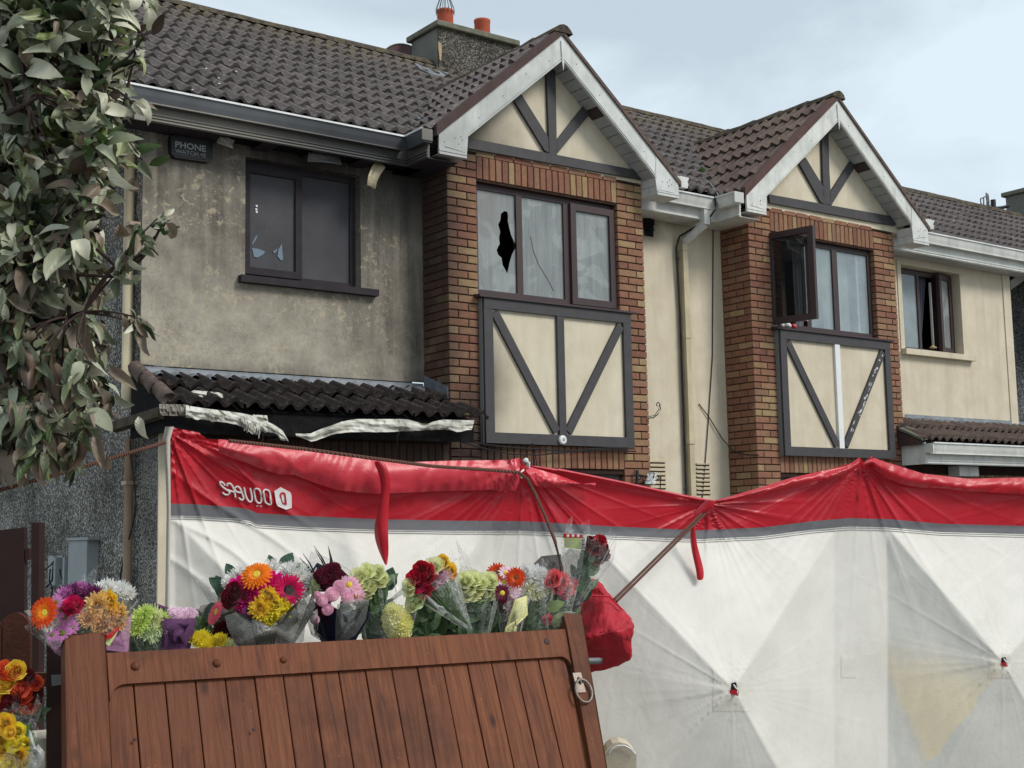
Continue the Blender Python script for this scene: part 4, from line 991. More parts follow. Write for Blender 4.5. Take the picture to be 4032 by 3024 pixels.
# ================================================================== THINGS FIXED TO THE HOUSES
def text_mesh(body, size=1.0, bold=0.0, res=3):
    cu = bpy.data.curves.new('txt', 'FONT'); cu.body = body; cu.size = size; cu.offset = bold; cu.resolution_u = res; cu.align_x = 'LEFT'
    ob_ = bpy.data.objects.new('txt', cu); COL.objects.link(ob_); dg = bpy.context.evaluated_depsgraph_get(); dg.update()
    me = bpy.data.meshes.new_from_object(ob_.evaluated_get(dg)); bpy.data.objects.remove(ob_); bpy.data.curves.remove(cu)
    v = [tuple(p.co) for p in me.vertices]; f = [tuple(p.vertices) for p in me.polygons]; bpy.data.meshes.remove(me); return v, f
# alarm box
AL = thing('alarm_box', 'black shield shaped burglar alarm box high on the sooty wall, lettered PHONE WATCH', 'alarm box', (4.31, YW-.05, 4.89))
ap = lambda a, b: (500+a/5.53, 350+b/5.53)
P = [ap(*p_) for p_ in ((900,1050),(1000,1045),(1760,1170),(1800,1200),(1800,1520),(1780,1600),(1700,1630),(1400,1590),(1000,1530),(940,1500),(900,1400),(885,1200))]
b_ = flat_poly(P, YW-.003, .065, 'case', M['black'], AL); bevel(b_, .012, 3)
P = [ap(*p_) for p_ in ((960,1110),(1720,1230),(1745,1260),(1745,1480),(1700,1545),(1300,1500),(985,1440),(955,1400))]
fp = flat_poly(P, YW-.062, .012, 'cover', M['black'], AL); bevel(fp, .006, 2)
def text_px(body, o_, ux, vy, Y_, mat, parent, name, bold=0, size=1):
    """lettering laid on the plane Y_: o_ baseline start, ux/vy the pixel ends of the line and of the height"""
    v, f = text_mesh(body, 1, bold); w_ = max(p[0] for p in v); h_ = max(p[1] for p in v)
    O = onY(*o_, Y_); Ux = onY(*ux, Y_)-O; Vy = onY(*vy, Y_)-O
    return MB().add([O+Ux*(p[0]/w_)+Vy*(p[1]/h_) for p in v], f).build(name, mat, parent)
text_px('PHONE', ap(1040,1262), ap(1720,1368), ap(1040,1130), YW-.078, M['grey_print'], AL, 'lettering', .02)
text_px('WATCH', ap(1060,1385), ap(1560,1465), ap(1045,1300), YW-.078, M['grey_print'], AL, 'lettering', .0)
mb = MB(); c0 = ap(1610,1425)
for r_ in (40, 66, 92):
    mb.tube([onY(c0[0]+r_/5.53*math.cos(a_), c0[1]+r_/5.53*math.sin(a_)+2, YW-.079) for a_ in np.linspace(-.6, .8, 6)], .0025, 4)
mb.tube([onY(c0[0]-1, c0[1], YW-.08), onY(c0[0]+3, c0[1]+1, YW-.08)], .006, 6); mb.build('signal_mark', M['grey_print'], AL)
# round white sensor on the timber panel
SN = thing('round_sensor', 'small round white sensor on the bottom beam of the left timber panel', 'sensor', (7.855, YB-.08, 2.51))
MB().lathe((7.855, YB-.079, 2.512), (0, -1, 0), [(.045, 0), (.045, .02), (.036, .032), (.018, .034), (.016, .03)], 24).build('disc', M['white'], SN, True)
MB().lathe((7.857, YB-.112, 2.512), (0, -1, 0), [(.014, 0), (.010, .006)], 12).build('centre_button', M['upvc_grey'], SN)
# downpipe between the bays
DP = thing('downpipe', 'cream square downpipe with a white swan neck between the two brick bays', 'downpipe', (10.0, YW-.06, 0))
w_ = .036
def sqpipe(path, mat, name, parent, w_=.036):
    mb = MB(); path = [Vector(p) for p in path]
    for i in range(len(path)-1):
        a_, b_ = path[i], path[i+1]; d = (b_-a_).normalized(); sx = d.cross(V(0, 1, 0)).normalized() if abs(d.y) < .9 else V(1, 0, 0); sy = d.cross(sx)
        P0 = [a_+sx*w_*i1+sy*w_*j1 for i1, j1 in ((-1,-1),(1,-1),(1,1),(-1,1))]; mb.prism(P0, b_-a_)
    return mb.build(name, mat, parent)
sqpipe([(10.075, 9.965, 5.11), (10.075, 9.965, 4.93)], M['upvc'], 'outlet', DP, .04)
sqpipe([(10.075, 9.965, 4.95), (9.985, 10.20, 4.79)], M['upvc'], 'swan_neck', DP, .04)
sqpipe([(9.985, 10.22, 4.82), (9.985, 10.22, 2.6)], M['upvc_cream'], 'pipe', DP); sqpipe([(9.985, 10.222, 2.6), (9.985, 10.222, .02)], M['upvc_cream'], 'pipe', DP, .034)
for z in (4.72, 3.75, 2.60): boxo('socket', (9.942, 10.178, z-.04), (10.028, 10.262, z+.04), M['upvc_cream'], DP)
for z in (4.6, 2.08): boxo('bracket', (9.92, 10.24, z), (10.07, 10.275, z+.014), M['wire_grey'], DP)
# cables
CB = thing('roof_cables', 'grey cables lying down the roof valley, over the white gutter and down the cream wall', 'cable', (10.1, 10, 4))
pr_ = [onR(2600, 570)+V(0, 0, .06), onR(2650, 612)+V(0, 0, .07), onR(2700, 655)+V(0, 0, .06), onR(2730, 682)+V(0, 0, .06), onR(2760, 722)+V(0, 0, .06), onR(2790, 745)+V(0, -.02, .07), V(10.19, 9.87, 5.27), V(10.17, 9.86, 5.15), V(10.15, 9.87, 5.08)]
MB().tube(pr_, .007, 5).build('cable', M['wire_grey'], CB); MB().tube([p_+V(.015, 0, .0)+V(0, 0, .012*math.sin(i*2)) for i, p_ in enumerate(pr_)], .006, 5).build('cable', M['wire_grey'], CB)
MB().tube([V(10.16, 9.88, 5.26), V(10.165, 9.875, 5.1), V(10.12, 9.95, 5.0), V(10.02, 10.05, 4.92), V(9.92, 10.2, 4.83), V(9.9, 10.24, 4.70), V(9.93, 10.245, 4.0), V(9.93, 10.245, 2.0)], .011, 5).build('black_lead', M['wire'], CB)
MB().tube([V(10.17, 9.97, 5.0)]+[onY(x, y, YW-.012) for x, y in ((2808,870),(2808,1010),(2806,1400),(2790,1650),(2779,1800),(2770,1900),(2766,1960))], .006, 5).build('cable', M['wire'], CB)
MB().tube([onY(2752,1590,YW-.01), onY(2790,1640,YW-.02), onY(2846,1730,YW-.03), V(10.615, 10.2, 2.50), V(10.612, 10.0, 2.445), V(10.62, 9.82, 2.43)], .006, 5).build('cable', M['wire'], CB)
FC = thing('fairy_cable', 'thin black cables looped under the left timber panel across the brick', 'cable', (7.8, 9.8, 2.4))
for pts in ([(1800,1735),(1900,1765),(2010,1788),(2120,1792),(2230,1780),(2330,1768),(2400,1764),(2500,1768)], [(1795,1725),(1920,1752),(2030,1764),(2150,1771),(2260,1775),(2400,1772),(2505,1778)]):
    MB().tube([onY(x, y, YB-.085) for x, y in pts], .007, 5).build('cable', M['wire'], FC)
for a_, b_ in (((2098,1745),(2093,1835)), ((2100,1750),(2105,1840)), ((2102,1755),(2115,1835))): MB().tube([onY(*a_, YB-.085), onY(*b_, YB-.06)], .004, 4).build('cable', M['wire'], FC)
# vents in the cream wall
for i, (xa, xb, za, lab) in enumerate(((9.30, 9.66, 2.36, 'louvred wall vent beside the left brick bay, above the tent'), (10.12, 10.32, 2.345, 'louvred wall vent between the downpipe and the right brick bay'))):
    VT = thing('wall_vent', 'cream '+lab, 'vent', (xa, YW, za), 'louvred vents in the cream wall')
    for k in range(8): boxo('slat', (xa, YW-.016, za-k*.0455), (xb, YW-.001, za-k*.0455+.016), M['upvc_cream'], VT); boxo('slat_gap', (xa, YW-.006, za-k*.0455-.012), (xb, YW-.0015, za-k*.0455-.001), M['mortar'], VT)
VU = thing('burnt_vent', 'blackened melted vent under the white eaves right of the left gable', 'vent', (9.5, YW, 4.95))
for k in range(6):
    pts = [onY(2537+U(-2, 2), 842+k*11, YW-.015), onY(2555, 846+k*11+U(-3, 3), YW-.03), onY(2575+U(-4, 2), 850+k*11, YW-.02)]
    MB().tube(pts, .014, 5).build('melted_slat', M['charred'], VU)
boxo('backing', (9.47, YW-.008, 4.80), (9.60, YW-.001, 5.0), M['charred'], VU)
# iron hook and scroll bracket
HK = thing('wall_hook', 'black wrought iron hook on the right edge of the left brick bay', 'hook', (9.07, YB, 2.8))
MB().tube([onY(x, y, YB-.03) for x, y in ((2552,1646),(2572,1645),(2590,1632),(2600,1610),(2598,1590),(2590,1584),(2585,1592),(2588,1600))], .006, 6).build('hook', M['wire'], HK)
MB().tube([onY(x, y, YB-.025) for x, y in ((2555,1640),(2578,1636),(2592,1615),(2596,1596))], .004, 6).build('hook', M['wire'], HK)
SB = thing('scroll_bracket', 'black scrolled iron bracket hung with torn pale cloth on the left bay', 'bracket', (8.9, YB, 2.1))
q = lambda a_, b__, Y_=YB-.05: onY(2400+a_/3.687, 1700+b__/3.687, Y_)
MB().tube([q(400, 560), q(400, 640), q(400, 760)], .017, 6).build('backplate', M['wire'], SB)
def spiral(c_, r0, a0, turns, s_=1, tail=None):
    pts = []
    for i in range(17):
        t_ = i/16; r_ = r0*(1-.72*t_); an = a0+s_*turns*2*PI*t_; pts.append(q(c_[0]+r_*math.cos(an), c_[1]+r_*math.sin(an)))
    return ([q(*p_) for p_ in tail] if tail else [])+pts
mb = MB()
mb.tube(spiral((440, 665), 42, -1.6, .9, -1, [(560, 690), (520, 670), (490, 635)]), .007, 5); mb.tube(spiral((505, 715), 34, -.5, .9, 1, [(600, 660), (560, 660)]), .007, 5)
mb.tube(spiral((622, 618), 34, 1.2, .9, -1, [(560, 690), (600, 670)]), .007, 5); mb.tube(spiral((715, 680), 42, -2.0, .9, 1, [(640, 680), (670, 655)]), .007, 5); mb.tube([q(560, 690), q(700, 640), q(740, 700), q(735, 830)], .006, 5)
mb.build('scroll', M['wire'], SB)
for k in range(7):
    x0 = U(560, 680); P = []
    for i in range(6): P.append([q(x0+U(-12, 12)+j*16-i*U(0, 16), 590+i*34+U(-8, 8), YB-.06-.02*rnd()) for j in range(3)])
    MB().grid(P).build('torn_cloth', M['upvc_grey'] if k % 2 else M['upvc'], SB)
# things on the sill of the clean bay window
SF = thing('sill_cloth', 'small pink and white cloth left on the window sill under the open casement', 'cloth', (11.3, YB+.0, 3.88))
for cx, r_, mt_ in ((3100, .045, 'upvc'), (3125, .03, 'cloth_pink'), (3078, .03, 'upvc')):
    c0 = onY(cx, 1278+(cx-3080)*.12, YB+.05); MB().lathe(c0, (.1, 0, 1), [(r_, -.03), (r_*1.1, 0), (r_*.7, .02), (.004, .03)], 10).build('bundle', M[mt_], SF, True)
WF = thing('sill_ornament', 'small tan ornament standing inside the far right bedroom window', 'ornament', (14.6, YW+.1, 3.93))
c0 = onY(3673, 1368, YW+.09); MB().lathe(c0, (0, 0, 1), [(.05, -.012), (.05, 0), (.03, .012), (.02, .02), (.002, .03)], 12).build('ornament', M['cream_flake'], WF, True)
# weed in the valley
WD = thing('valley_weed', 'small green weed growing in the moss of the roof valley', 'weed', tuple(onR(2768, 690)))
M['weed'] = plain('weed_leaf', S(96, 128, 74), .7, .2, .3)
c0 = onR(2768, 700)+V(0, 0, .05)
for k in range(16):
    an = U(0, 2*PI); d = V(math.cos(an)*.5, math.sin(an)*.5, U(.6, 1.3)).normalized(); s_ = d.cross(V(0, 0, 1)).normalized()*.018; l_ = U(.06, .12)
    MB().add([c0, c0+d*l_*.5+s_, c0+d*l_, c0+d*l_*.5-s_], [(0, 1, 2, 3)]).build('leaf', M['weed'], WD)

# downpipes on the left gable wall
DL = thing('downpipe', 'tan downpipe running down the corner of the pebbledashed side wall', 'downpipe', (3.86, 10.3, 0))
M['upvc_tan'] = upvc('scorched_tan_pipe', (164, 140, 118), None)
MB().tube([(3.845, 10.34, 2.45), (3.845, 10.345, 1.2), (3.845, 10.35, .02)], .036, 12).build('pipe', M['upvc_tan'], DL, True)
MB().tube([(3.845, 10.42, 5.0), (3.845, 10.42, 2.7)], .042, 12).build('upper_pipe', M['upvc_cream'], DL, True)
for z in (2.08, 4.2): boxo('bracket', (3.80, 10.28, z), (3.893, 10.39, z+.03), M['upvc_tan'], DL)
LC = thing('loose_cable', 'thin black cable hanging against the pebbledash beside the tan downpipe', 'cable', (3.85, 10.5, 2))
MB().tube([onX(x, y, 3.84) for x, y in ((512,1720),(515,1800),(530,1910),(535,1990),(520,2080),(490,2180),(475,2260),(470,2350))], .007, 5).build('cable', M['wire'], LC)
MBX = thing('meter_box', 'tall grey meter box with a slanted lid on the pebbledash wall', 'meter box', (3.87, 11.6, 1.3))
def xbox(parent, name, pa, pb, Xf, depth, mat):
    A_, B_ = onX(*pa, Xf), onX(*pb, Xf)
    return boxo(name, (Xf, min(A_.y, B_.y), min(A_.z, B_.z)), (Xf+depth, max(A_.y, B_.y), max(A_.z, B_.z)), mat, parent)
xbox(MBX, 'case', (270, 2128), (338, 2420), 3.80, .098, M['meter']); xbox(MBX, 'lid', (262, 2118), (345, 2126), 3.785, .11, M['meter']); xbox(MBX, 'shadow_gap', (268, 2124), (338, 2128), 3.795, .1, M['black'])
JB = thing('open_junction_box', 'open grey junction boxes with loose black wires on the pebbledash wall', 'junction box', (3.87, 12.1, 1.5))
for x0, x1 in ((190, 216), (224, 252)):
    xbox(JB, 'back', (x0, 2192), (x1, 2305), 3.885, .01, M['meter'])
    xbox(JB, 'side', (x1-5, 2188), (x1, 2308), 3.82, .07, M['meter']); xbox(JB, 'side', (x0, 2188), (x1, 2194), 3.82, .07, M['meter']); xbox(JB, 'side', (x0+8, 2303), (x1, 2309), 3.82, .07, M['meter'])
for pts in ([(212,2210),(200,2225),(152,2262),(152,2290),(165,2315),(185,2310),(205,2285),(210,2240)], [(236,2240),(238,2265),(246,2280)], [(198,2240),(194,2290),(205,2308),(203,2360)], [(210,2215),(205,2290)]):
    MB().tube([onX(x, y, 3.82) for x, y in pts], .008, 5).build('loose_wire', M['wire'], JB)

# dark side gate / door, thin post and picket fence on the far left
SDR = thing('side_door', 'dark brown side passage door at the left edge in front of the pebbledash', 'door', tuple(atD(40, 2500, 7.5)))
def slab(parent, name, px, Dp, th, mat, zbot=None):
    """upright slab facing the street, its outline read at distance Dp"""
    P = [atD(x, y, Dp) for x, y in px]
    return MB().prism(P, CF.cross(V(0, 0, 1)).cross(V(0, 0, 1)).normalized()*-th).build(name, mat, parent)
slab(SDR, 'door_leaf', [(-120, 2100), (95, 2077), (97, 2900), (-120, 2900)], 7.5, .05, M['wood_dark'])
slab(SDR, 'hinge_side_rail', [(99, 2160), (115, 2160), (115, 2205), (99, 2205)], 7.5, .04, M['wood_dark'])
TP = thing('thin_post', 'thin dark brown post between the side door and the meter boxes', 'post', tuple(atD(138, 2500, 7.2)))
slab(TP, 'post', [(124, 2060), (154, 2057), (148, 3300), (118, 3300)], 7.2, .09, M['wood_dark'])
PF = thing('picket_fence', 'brown picket fence with a rounded top at the lower left edge', 'fence', tuple(atD(40, 2800, 4.9)))
for x0, x1, yt in ((-210, -110, 2480), (-105, 5, 2425), (10, 118, 2412)):
    n = 8; arc = [(lerp(x0, x1, i/n), yt+46*(2*i/n-1)**2*(1 if (2*i/n-1) > 0 else .6)) for i in range(n+1)]
    slab(PF, 'picket', arc+[(x1-6, 3700), (x0-6, 3700)], 4.75, .022, M['fence'])
slab(PF, 'rail', [(-210, 2655), (190, 2650), (190, 2705), (-210, 2710)], 4.82, .04, M['fence']); slab(PF, 'rail', [(-210, 3200), (190, 3200), (190, 3260), (-210, 3260)], 4.82, .04, M['fence'])
GP = thing('gate_post', 'very dark square gate post with a metal clip left of the leaning gate', 'post', tuple(atD(230, 2800, 4.6)))
slab(GP, 'post', [(183, 2530), (255, 2530), (290, 3600), (180, 3600)], 4.62, .09, M['wood_dark'])
o_ = slab(GP, 'metal_clip', [(206, 2662), (262, 2658), (262, 2690), (208, 2696)], 4.55, .02, M['steel']); bevel(o_, .004, 2)

# ================================================================== PRIVACY SCREENS
rs = np.random.RandomState(3)
TOP = [(665,1683),(684,1684),(782,1703),(815,1728),(883,1732),(1000,1748),(1150,1768),(1300,1782),(1344,1795),(1466,1813),(1605,1821),(1770,1815),(2000,1812),(2049,1803),(2062,1832),(2073,1830),(2195,1846),(2450,1898),(2688,1950),(2809,1972),(2876,1955),(3000,1918),(3113,1883),(3260,1850),(3350,1826),(3387,1800),(3400,1824),(3429,1798),(3480,1818),(3539,1836),(3636,1866),(3812,1886),(4032,1881),(4300,1890)]
BAND = [(665,1983),(760,1985),(930,1997),(985,2007),(1010,2020),(1200,2032),(1486,2044),(1780,2050),(2060,2052),(2400,2072),(2753,2088),(3000,2077),(3200,2052),(3344,2040),(3500,2044),(3700,2062),(4032,2071),(4300,2082)]
DEP = [(640,5.20),(1350,5.6),(2065,6.0),(2300,6.10),(3290,6.75),(3490,6.9),(4400,7.5),(5200,8.0)]
PANELS = [(690, 1940, 1420, 2790), (2290, 3285, 2887, 2715), (3495, 4420, 3950, 2608)]
PEAKS = [(665, 1700), (2062, 1830), (3388, 1815), (2790, 1985), (4350, 1890)]
_wr = np.random.RandomState(11); _wk = [(_wr.uniform(-1, 1), _wr.uniform(-1, 1), 2**_wr.uniform(4.2, 6.6), _wr.uniform(0, 6.28)) for _ in range(16)]
def WN(X, Y):
    s = 0; wx = 60*np.sin(X/190.+np.sin(Y/140.)); wy = 60*np.sin(Y/170.+np.cos(X/230.))
    for a_, b_, l_, ph in _wk:
        n_ = math.hypot(a_, b_); s = s+(l_/90)*np.abs(np.sin(((X+wx)*a_+(Y+wy)*b_)/n_/l_+ph))**.7
    return -.0014*s
def cloth_depth(X, Y):
    D = np.interp(X, [p[0] for p in DEP], [p[1] for p in DEP]); tb = np.interp(X, [p[0] for p in BAND], [p[1] for p in BAND])
    for xl, xr, xh, yh in PANELS:
        yt, yb_ = np.interp(xh, [p[0] for p in BAND], [p[1] for p in BAND])+10, 3420.
        h = np.minimum(np.minimum((Y-yt)/(yh-yt), (yb_-Y)/(yb_-yh)), np.minimum((X-xl)/(xh-xl), (xr-X)/(xr-xh))); h = np.clip(h, 0, 1)
        D = D-.36*h
        # tension creases running out from the hub
        r = np.hypot(X-xh, Y-yh); an = np.arctan2(Y-yh, X-xh)
        cr_ = (1-np.abs(np.sin(an*7+np.sin(an*5)*1.5)))**9+.7*(1-np.abs(np.sin(an*11+1.3+np.sin(an*3))))**9+.5*(1-np.abs(np.sin(an*17+.4)))**7
        D = D-.0065*cr_*np.clip(r/50, 0, 1)*np.exp(-r/230)
        D = D+.02*np.exp(-(r/22)**2)
    red = Y < tb
    for px, py in PEAKS:
        r = np.hypot(X-px, Y-py); an = np.arctan2(Y-py, X-px)
        cr_ = 1.3*(1-np.abs(np.sin(an*9+np.sin(an*5+px)*1.5)))**4+(1-np.abs(np.sin(an*15+.7)))**5+.5*np.sin(an*13)
        amp = .016
        D = D-amp*cr_*np.clip(r/50, 0, 1)*np.exp(-r/(260 if px != 2790 else 150))
    # long diagonal folds at the left end
    s_ = (X-660)*.62-(Y-1700); D = D-.013*(1-np.abs(np.sin(s_/56+.5*np.sin(X/170.)+.3*np.sin(Y/60.))))**4*np.exp(-((X-900)/330)**2)*np.clip((Y-1720)/120, 0, 1)
    # soft general slackness
    D = D+.005*np.sin(X/310+Y/270.)+.003*np.sin(X/77-Y/90.)+WN(X, Y)
    return D
Cd = np.array(CF); Rr = np.array(CR); Uu = np.array(CU)
def cloth_pts(X, Y, dd=0):
    D = cloth_depth(X, Y)+dd
    ry = Cd[None]+(X.ravel()[:, None]-2016)/F_PX*Rr[None]-(Y.ravel()[:, None]-1512)/F_PX*Uu[None]
    return ry*D.ravel()[:, None]+np.array([0, 0, CZ])
TN = thing('privacy_screen', 'long red and white folding privacy screen with grey band put up before the houses', 'privacy screen', (3.5, 4.6, 0))
def cloth_part(name, x0, x1, nx, ftop, fbot, ny, mat, dd=0, parent=TN, matfun=None, wav=0):
    xs = np.linspace(x0, x1, nx); X = np.repeat(xs[:, None], ny, 1); a_ = np.array([ftop(x) for x in xs]); b_ = np.array([fbot(x) for x in xs])
    Y = a_[:, None]+(b_-a_)[:, None]*np.linspace(0, 1, ny)[None]
    off = dd if not callable(dd) else dd(X, np.repeat(np.linspace(0, 1, ny)[None], nx, 0))
    P = cloth_pts(X, Y, off)-np.array(OFF[parent]); idx = np.arange(nx*ny).reshape(nx, ny)
    F_ = np.stack([idx[:-1, :-1], idx[:-1, 1:], idx[1:, 1:], idx[1:, :-1]], -1).reshape(-1, 4)
    me = bpy.data.meshes.new(name); me.from_pydata(P.tolist(), [], F_.tolist()); 
    for m_ in (mat if isinstance(mat, list) else [mat]): me.materials.append(m_)
    me.polygons.foreach_set('use_smooth', [True]*len(me.polygons)); me.update()
    o = link_mesh(name, me, parent); return o
top = lambda x: interp(x, TOP); band = lambda x: interp(x, BAND); bh = lambda x: interp(x, [(665, 46), (1500, 40), (2700, 34), (3344, 32), (4300, 30)])
def floor_y(x):
    D = float(cloth_depth(np.array([x]), np.array([3300.]))[0]); d = ray(x, 3300)
    yy = 3300
    for _ in range(6):
        p_ = atD(x, yy, float(cloth_depth(np.array([float(x)]), np.array([float(yy)]))[0])); yy += p_.z*F_PX/D
    return yy
bot_ = {x: floor_y(float(x)) for x in range(640, 4400, 120)}; BOT = sorted(bot_.items()); bot = lambda x: interp(x, BOT)
cloth_part('red_valance', 672, 4300, 620, top, band, 46, M['cloth_red'])
cloth_part('grey_band', 672, 4300, 480, band, lambda x: band(x)+bh(x), 6, M['cloth_grey'], -.004)
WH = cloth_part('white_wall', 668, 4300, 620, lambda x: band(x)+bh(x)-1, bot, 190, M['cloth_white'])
# stitched hem lines
for k_, dy in enumerate((6, 14)):
    xs = np.linspace(672, 4290, 300); MB().tube([Vector(p) for p in cloth_pts(xs, np.array([band(x)+bh(x)+dy for x in xs]), -.003)], .0012, 4).build('stitching', M['cloth_grey'], TN)
# white binding up the left end
xs = [(668,1680),(655,1730),(660,1850),(664,2000),(660,2300),(652,2700),(655,3300)]
P = []
for i, (x, y) in enumerate(xs):
    D_ = 5.18; wv_ = [17, 15, 9, 8, 9, 9, 9][i]; P.append([atD(x-wv_, y, D_+.01), atD(x-wv_*.3, y, D_-.012), atD(x+wv_*.6, y, D_-.012), atD(x+wv_, y, D_+.01)])
MB().grid(P).build('binding', M['binding'], TN, True)
# folded top flaps hanging over the edge
fl1b = [(850,1775),(900,1800),(960,1818),(1040,1850),(1100,1868),(1160,1870),(1250,1905),(1330,1930),(1420,1940),(1500,1945),(1700,1935),(1850,1932),(1930,1928),(1980,1935),(2030,1930),(2045,1900)]
fdd = lambda X, T: -.035-.03*np.sin(T*PI*.9)-.012*np.sin(X/61.+2.5*np.sin(X/113.))*T-.007*np.abs(np.sin(X/29.+3*np.sin(X/71.)+T*4))**.6-.005*np.sin(X/17.+4*np.sin(X/47.+T*2))*T
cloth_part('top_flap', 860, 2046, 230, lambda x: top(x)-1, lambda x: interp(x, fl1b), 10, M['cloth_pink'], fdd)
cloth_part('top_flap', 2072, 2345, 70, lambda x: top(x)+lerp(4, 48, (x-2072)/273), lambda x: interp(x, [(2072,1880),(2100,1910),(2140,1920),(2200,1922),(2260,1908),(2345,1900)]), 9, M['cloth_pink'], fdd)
cloth_part('top_flap', 3400, 4300, 180, lambda x: top(x)-1, lambda x: top(x)+interp(x, [(3400,12),(3480,62),(3560,66),(3700,48),(3850,50),(4032,66),(4300,60)]), 9, M['cloth_red'], fdd)
cloth_part('top_flap', 2820, 3385, 120, lambda x: top(x)-1, lambda x: top(x)+interp(x, [(2820,6),(2900,20),(3100,30),(3300,40),(3385,30)]), 7, M['cloth_red'], fdd)
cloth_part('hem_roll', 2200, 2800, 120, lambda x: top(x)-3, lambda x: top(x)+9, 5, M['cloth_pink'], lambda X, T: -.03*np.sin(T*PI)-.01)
# little white corner cap and ring at the middle pole
MB().tube([atD(2070, 1812, 5.95), atD(2078, 1825, 5.93), atD(2082, 1840, 5.95)], [.014, .012, .006], 8).build('pole_tip', M['white'], TN, True)
MB().tube([atD(2062, 1850, 5.86), atD(2052, 1858, 5.84), atD(2050, 1872, 5.84), atD(2054, 1882, 5.86)], .004, 6).build('ring', M['white'], TN)
# hanging red straps
def strap(pts, w0, Dp, name='strap'):
    P = []
    for i, (x, y) in enumerate(pts):
        w_ = w0[i]; tw = .6*math.sin(i*1.3); P.append([atD(x-w_, y, Dp+.02*tw-.03), atD(x-w_*.2, y, Dp-.055), atD(x+w_, y, Dp-.02*tw-.03)])
    o = MB().grid(P).build(name, M['cloth_red'], TN, True); md = o.modifiers.new('s', 'SOLIDIFY'); md.thickness = .003; sb = o.modifiers.new('u', 'SUBSURF'); sb.levels = sb.render_levels = 2; return o
strap([(1490,1815),(1508,1850),(1520,1900),(1517,1960),(1508,2020),(1500,2075),(1502,2125),(1512,2175),(1521,2228)], [24,23,22,17,24,30,29,21,5], 5.50)
strap([(2735,2050),(2728,2090),(2730,2140),(2745,2200),(2758,2250),(2757,2286)], [6,12,14,17,17,15], 6.28)
strap([(2800,1968),(2785,1990),(2770,2010),(2752,2030)], [20,30,34,24], 6.22)
# hubs: dark slot, red washer, white cord
for hx, hy, s_ in ((2887, 2712, 1.0), (3952, 2606, .72), (1420, 2790, .9)):
    D_ = float(cloth_depth(np.array([float(hx)]), np.array([float(hy)]))[0])
    hub = MB().prism([atD(hx-12*s_, hy-22*s_, D_-.01), atD(hx+12*s_, hy-24*s_, D_-.01), atD(hx+17*s_, hy+4*s_, D_-.012), atD(hx+12*s_, hy+26*s_, D_-.012), atD(hx-13*s_, hy+16*s_, D_-.01)], CF*.012).build('hub', M['black'], TN)
    MB().prism([atD(hx-13*s_, hy+6*s_, D_-.016), atD(hx+13*s_, hy+4*s_, D_-.016), atD(hx+20*s_, hy+30*s_, D_-.02), atD(hx+6*s_, hy+24*s_, D_-.018), atD(hx-14*s_, hy+18*s_, D_-.016)], CF*.004).build('red_tab', M['cloth_red'], hub)
    MB().tube([atD(hx+2*s_, hy-16*s_, D_-.02), atD(hx+10*s_, hy-4*s_, D_-.035), atD(hx+22*s_, hy+6*s_, D_-.035), atD(hx+20*s_, hy+24*s_, D_-.025)], .0035, 5).build('cord', M['white'], hub)
    # square reinforcing patch sewn behind the hub
    cloth_part('reinforcing_patch', hx-78*s_, hx+78*s_, 26, lambda x: hy-90*s_, lambda x: hy+88*s_, 26, M['cloth_white'], -.0025)
cloth_part('reinforcing_patch', 3313, 3374, 12, lambda x: 2585, lambda x: 2668, 12, M['cloth_white'], -.003)
# lettering of the screen, printed upside down
pm = M['binding_print'] = cloth_mat('white_print', (236, 232, 230), .05, .5, .3)
def on_cloth(vs, dd=-.012):
    X = np.array([a_[0] for a_ in vs], float); Y = np.array([a_[1] for a_ in vs], float); return [Vector(p) for p in cloth_pts(X, Y, dd)]
z7 = lambda l: [(800+a/5.53, 1850+b/5.53) for a, b in l]
def smooth_line(pts, closed=False, n=5):
    out = []; m_ = len(pts)
    for i in range(m_ if closed else m_-1):
        P0, P1, P2, P3 = (pts[(i-1) % m_] if closed or i > 0 else pts[i]), pts[i], pts[(i+1) % m_], (pts[(i+2) % m_] if closed or i+2 < m_ else pts[(i+1) % m_])
        for k in range(n):
            t_ = k/n; out.append(tuple(.5*((2*P1[d])+(-P0[d]+P2[d])*t_+(2*P0[d]-5*P1[d]+4*P2[d]-P3[d])*t_*t_+(-P0[d]+3*P1[d]-3*P2[d]+P3[d])*t_**3) for d in (0, 1)))
    return out+([out[0]] if closed else [pts[-1]])
GLY = [([(475,340),(440,295),(390,262),(360,275),(385,335),(470,412),(550,462),(572,500),(535,540),(470,538),(418,490)], 0), ([(525,355),(522,315),(562,297),(610,320),(652,390),(680,480),(700,595)], 0), ([(532,436),(600,465),(672,482)], 0),
       ([(835,500),(770,490),(715,468),(690,410),(722,367),(772,374),(815,430),(842,510),(868,580),(878,625),(850,655),(805,642),(778,602)], 0), ([(890,382),(905,470),(930,580),(970,660),(1020,697),(1055,675),(1060,600),(1042,500),(1020,395)], 0),
       ([(1160,410),(1215,430),(1250,500),(1265,600),(1262,685),(1235,725),(1190,718),(1145,665),(1125,580),(1110,480),(1122,425)], 1), ([(1365,432),(1430,462),(1455,540),(1466,650),(1474,748),(1400,742),(1350,690),(1330,590),(1310,490),(1325,448)], 1), ([(1172,778),(1180,790)], 0), ([(1252,788),(1260,800)], 0)]
for pts, cl_ in GLY:
    ln_ = smooth_line(z7(pts), bool(cl_)) if len(pts) > 2 else z7(pts)
    MB().tube(on_cloth(ln_, -.008), .0040 if len(pts) > 2 else .0044, 7, not cl_).build('letter', pm, TN, True)
hexo = z7([(1690,375),(1900,490),(1925,560),(1930,825),(1810,868),(1620,790),(1590,720),(1548,460)])
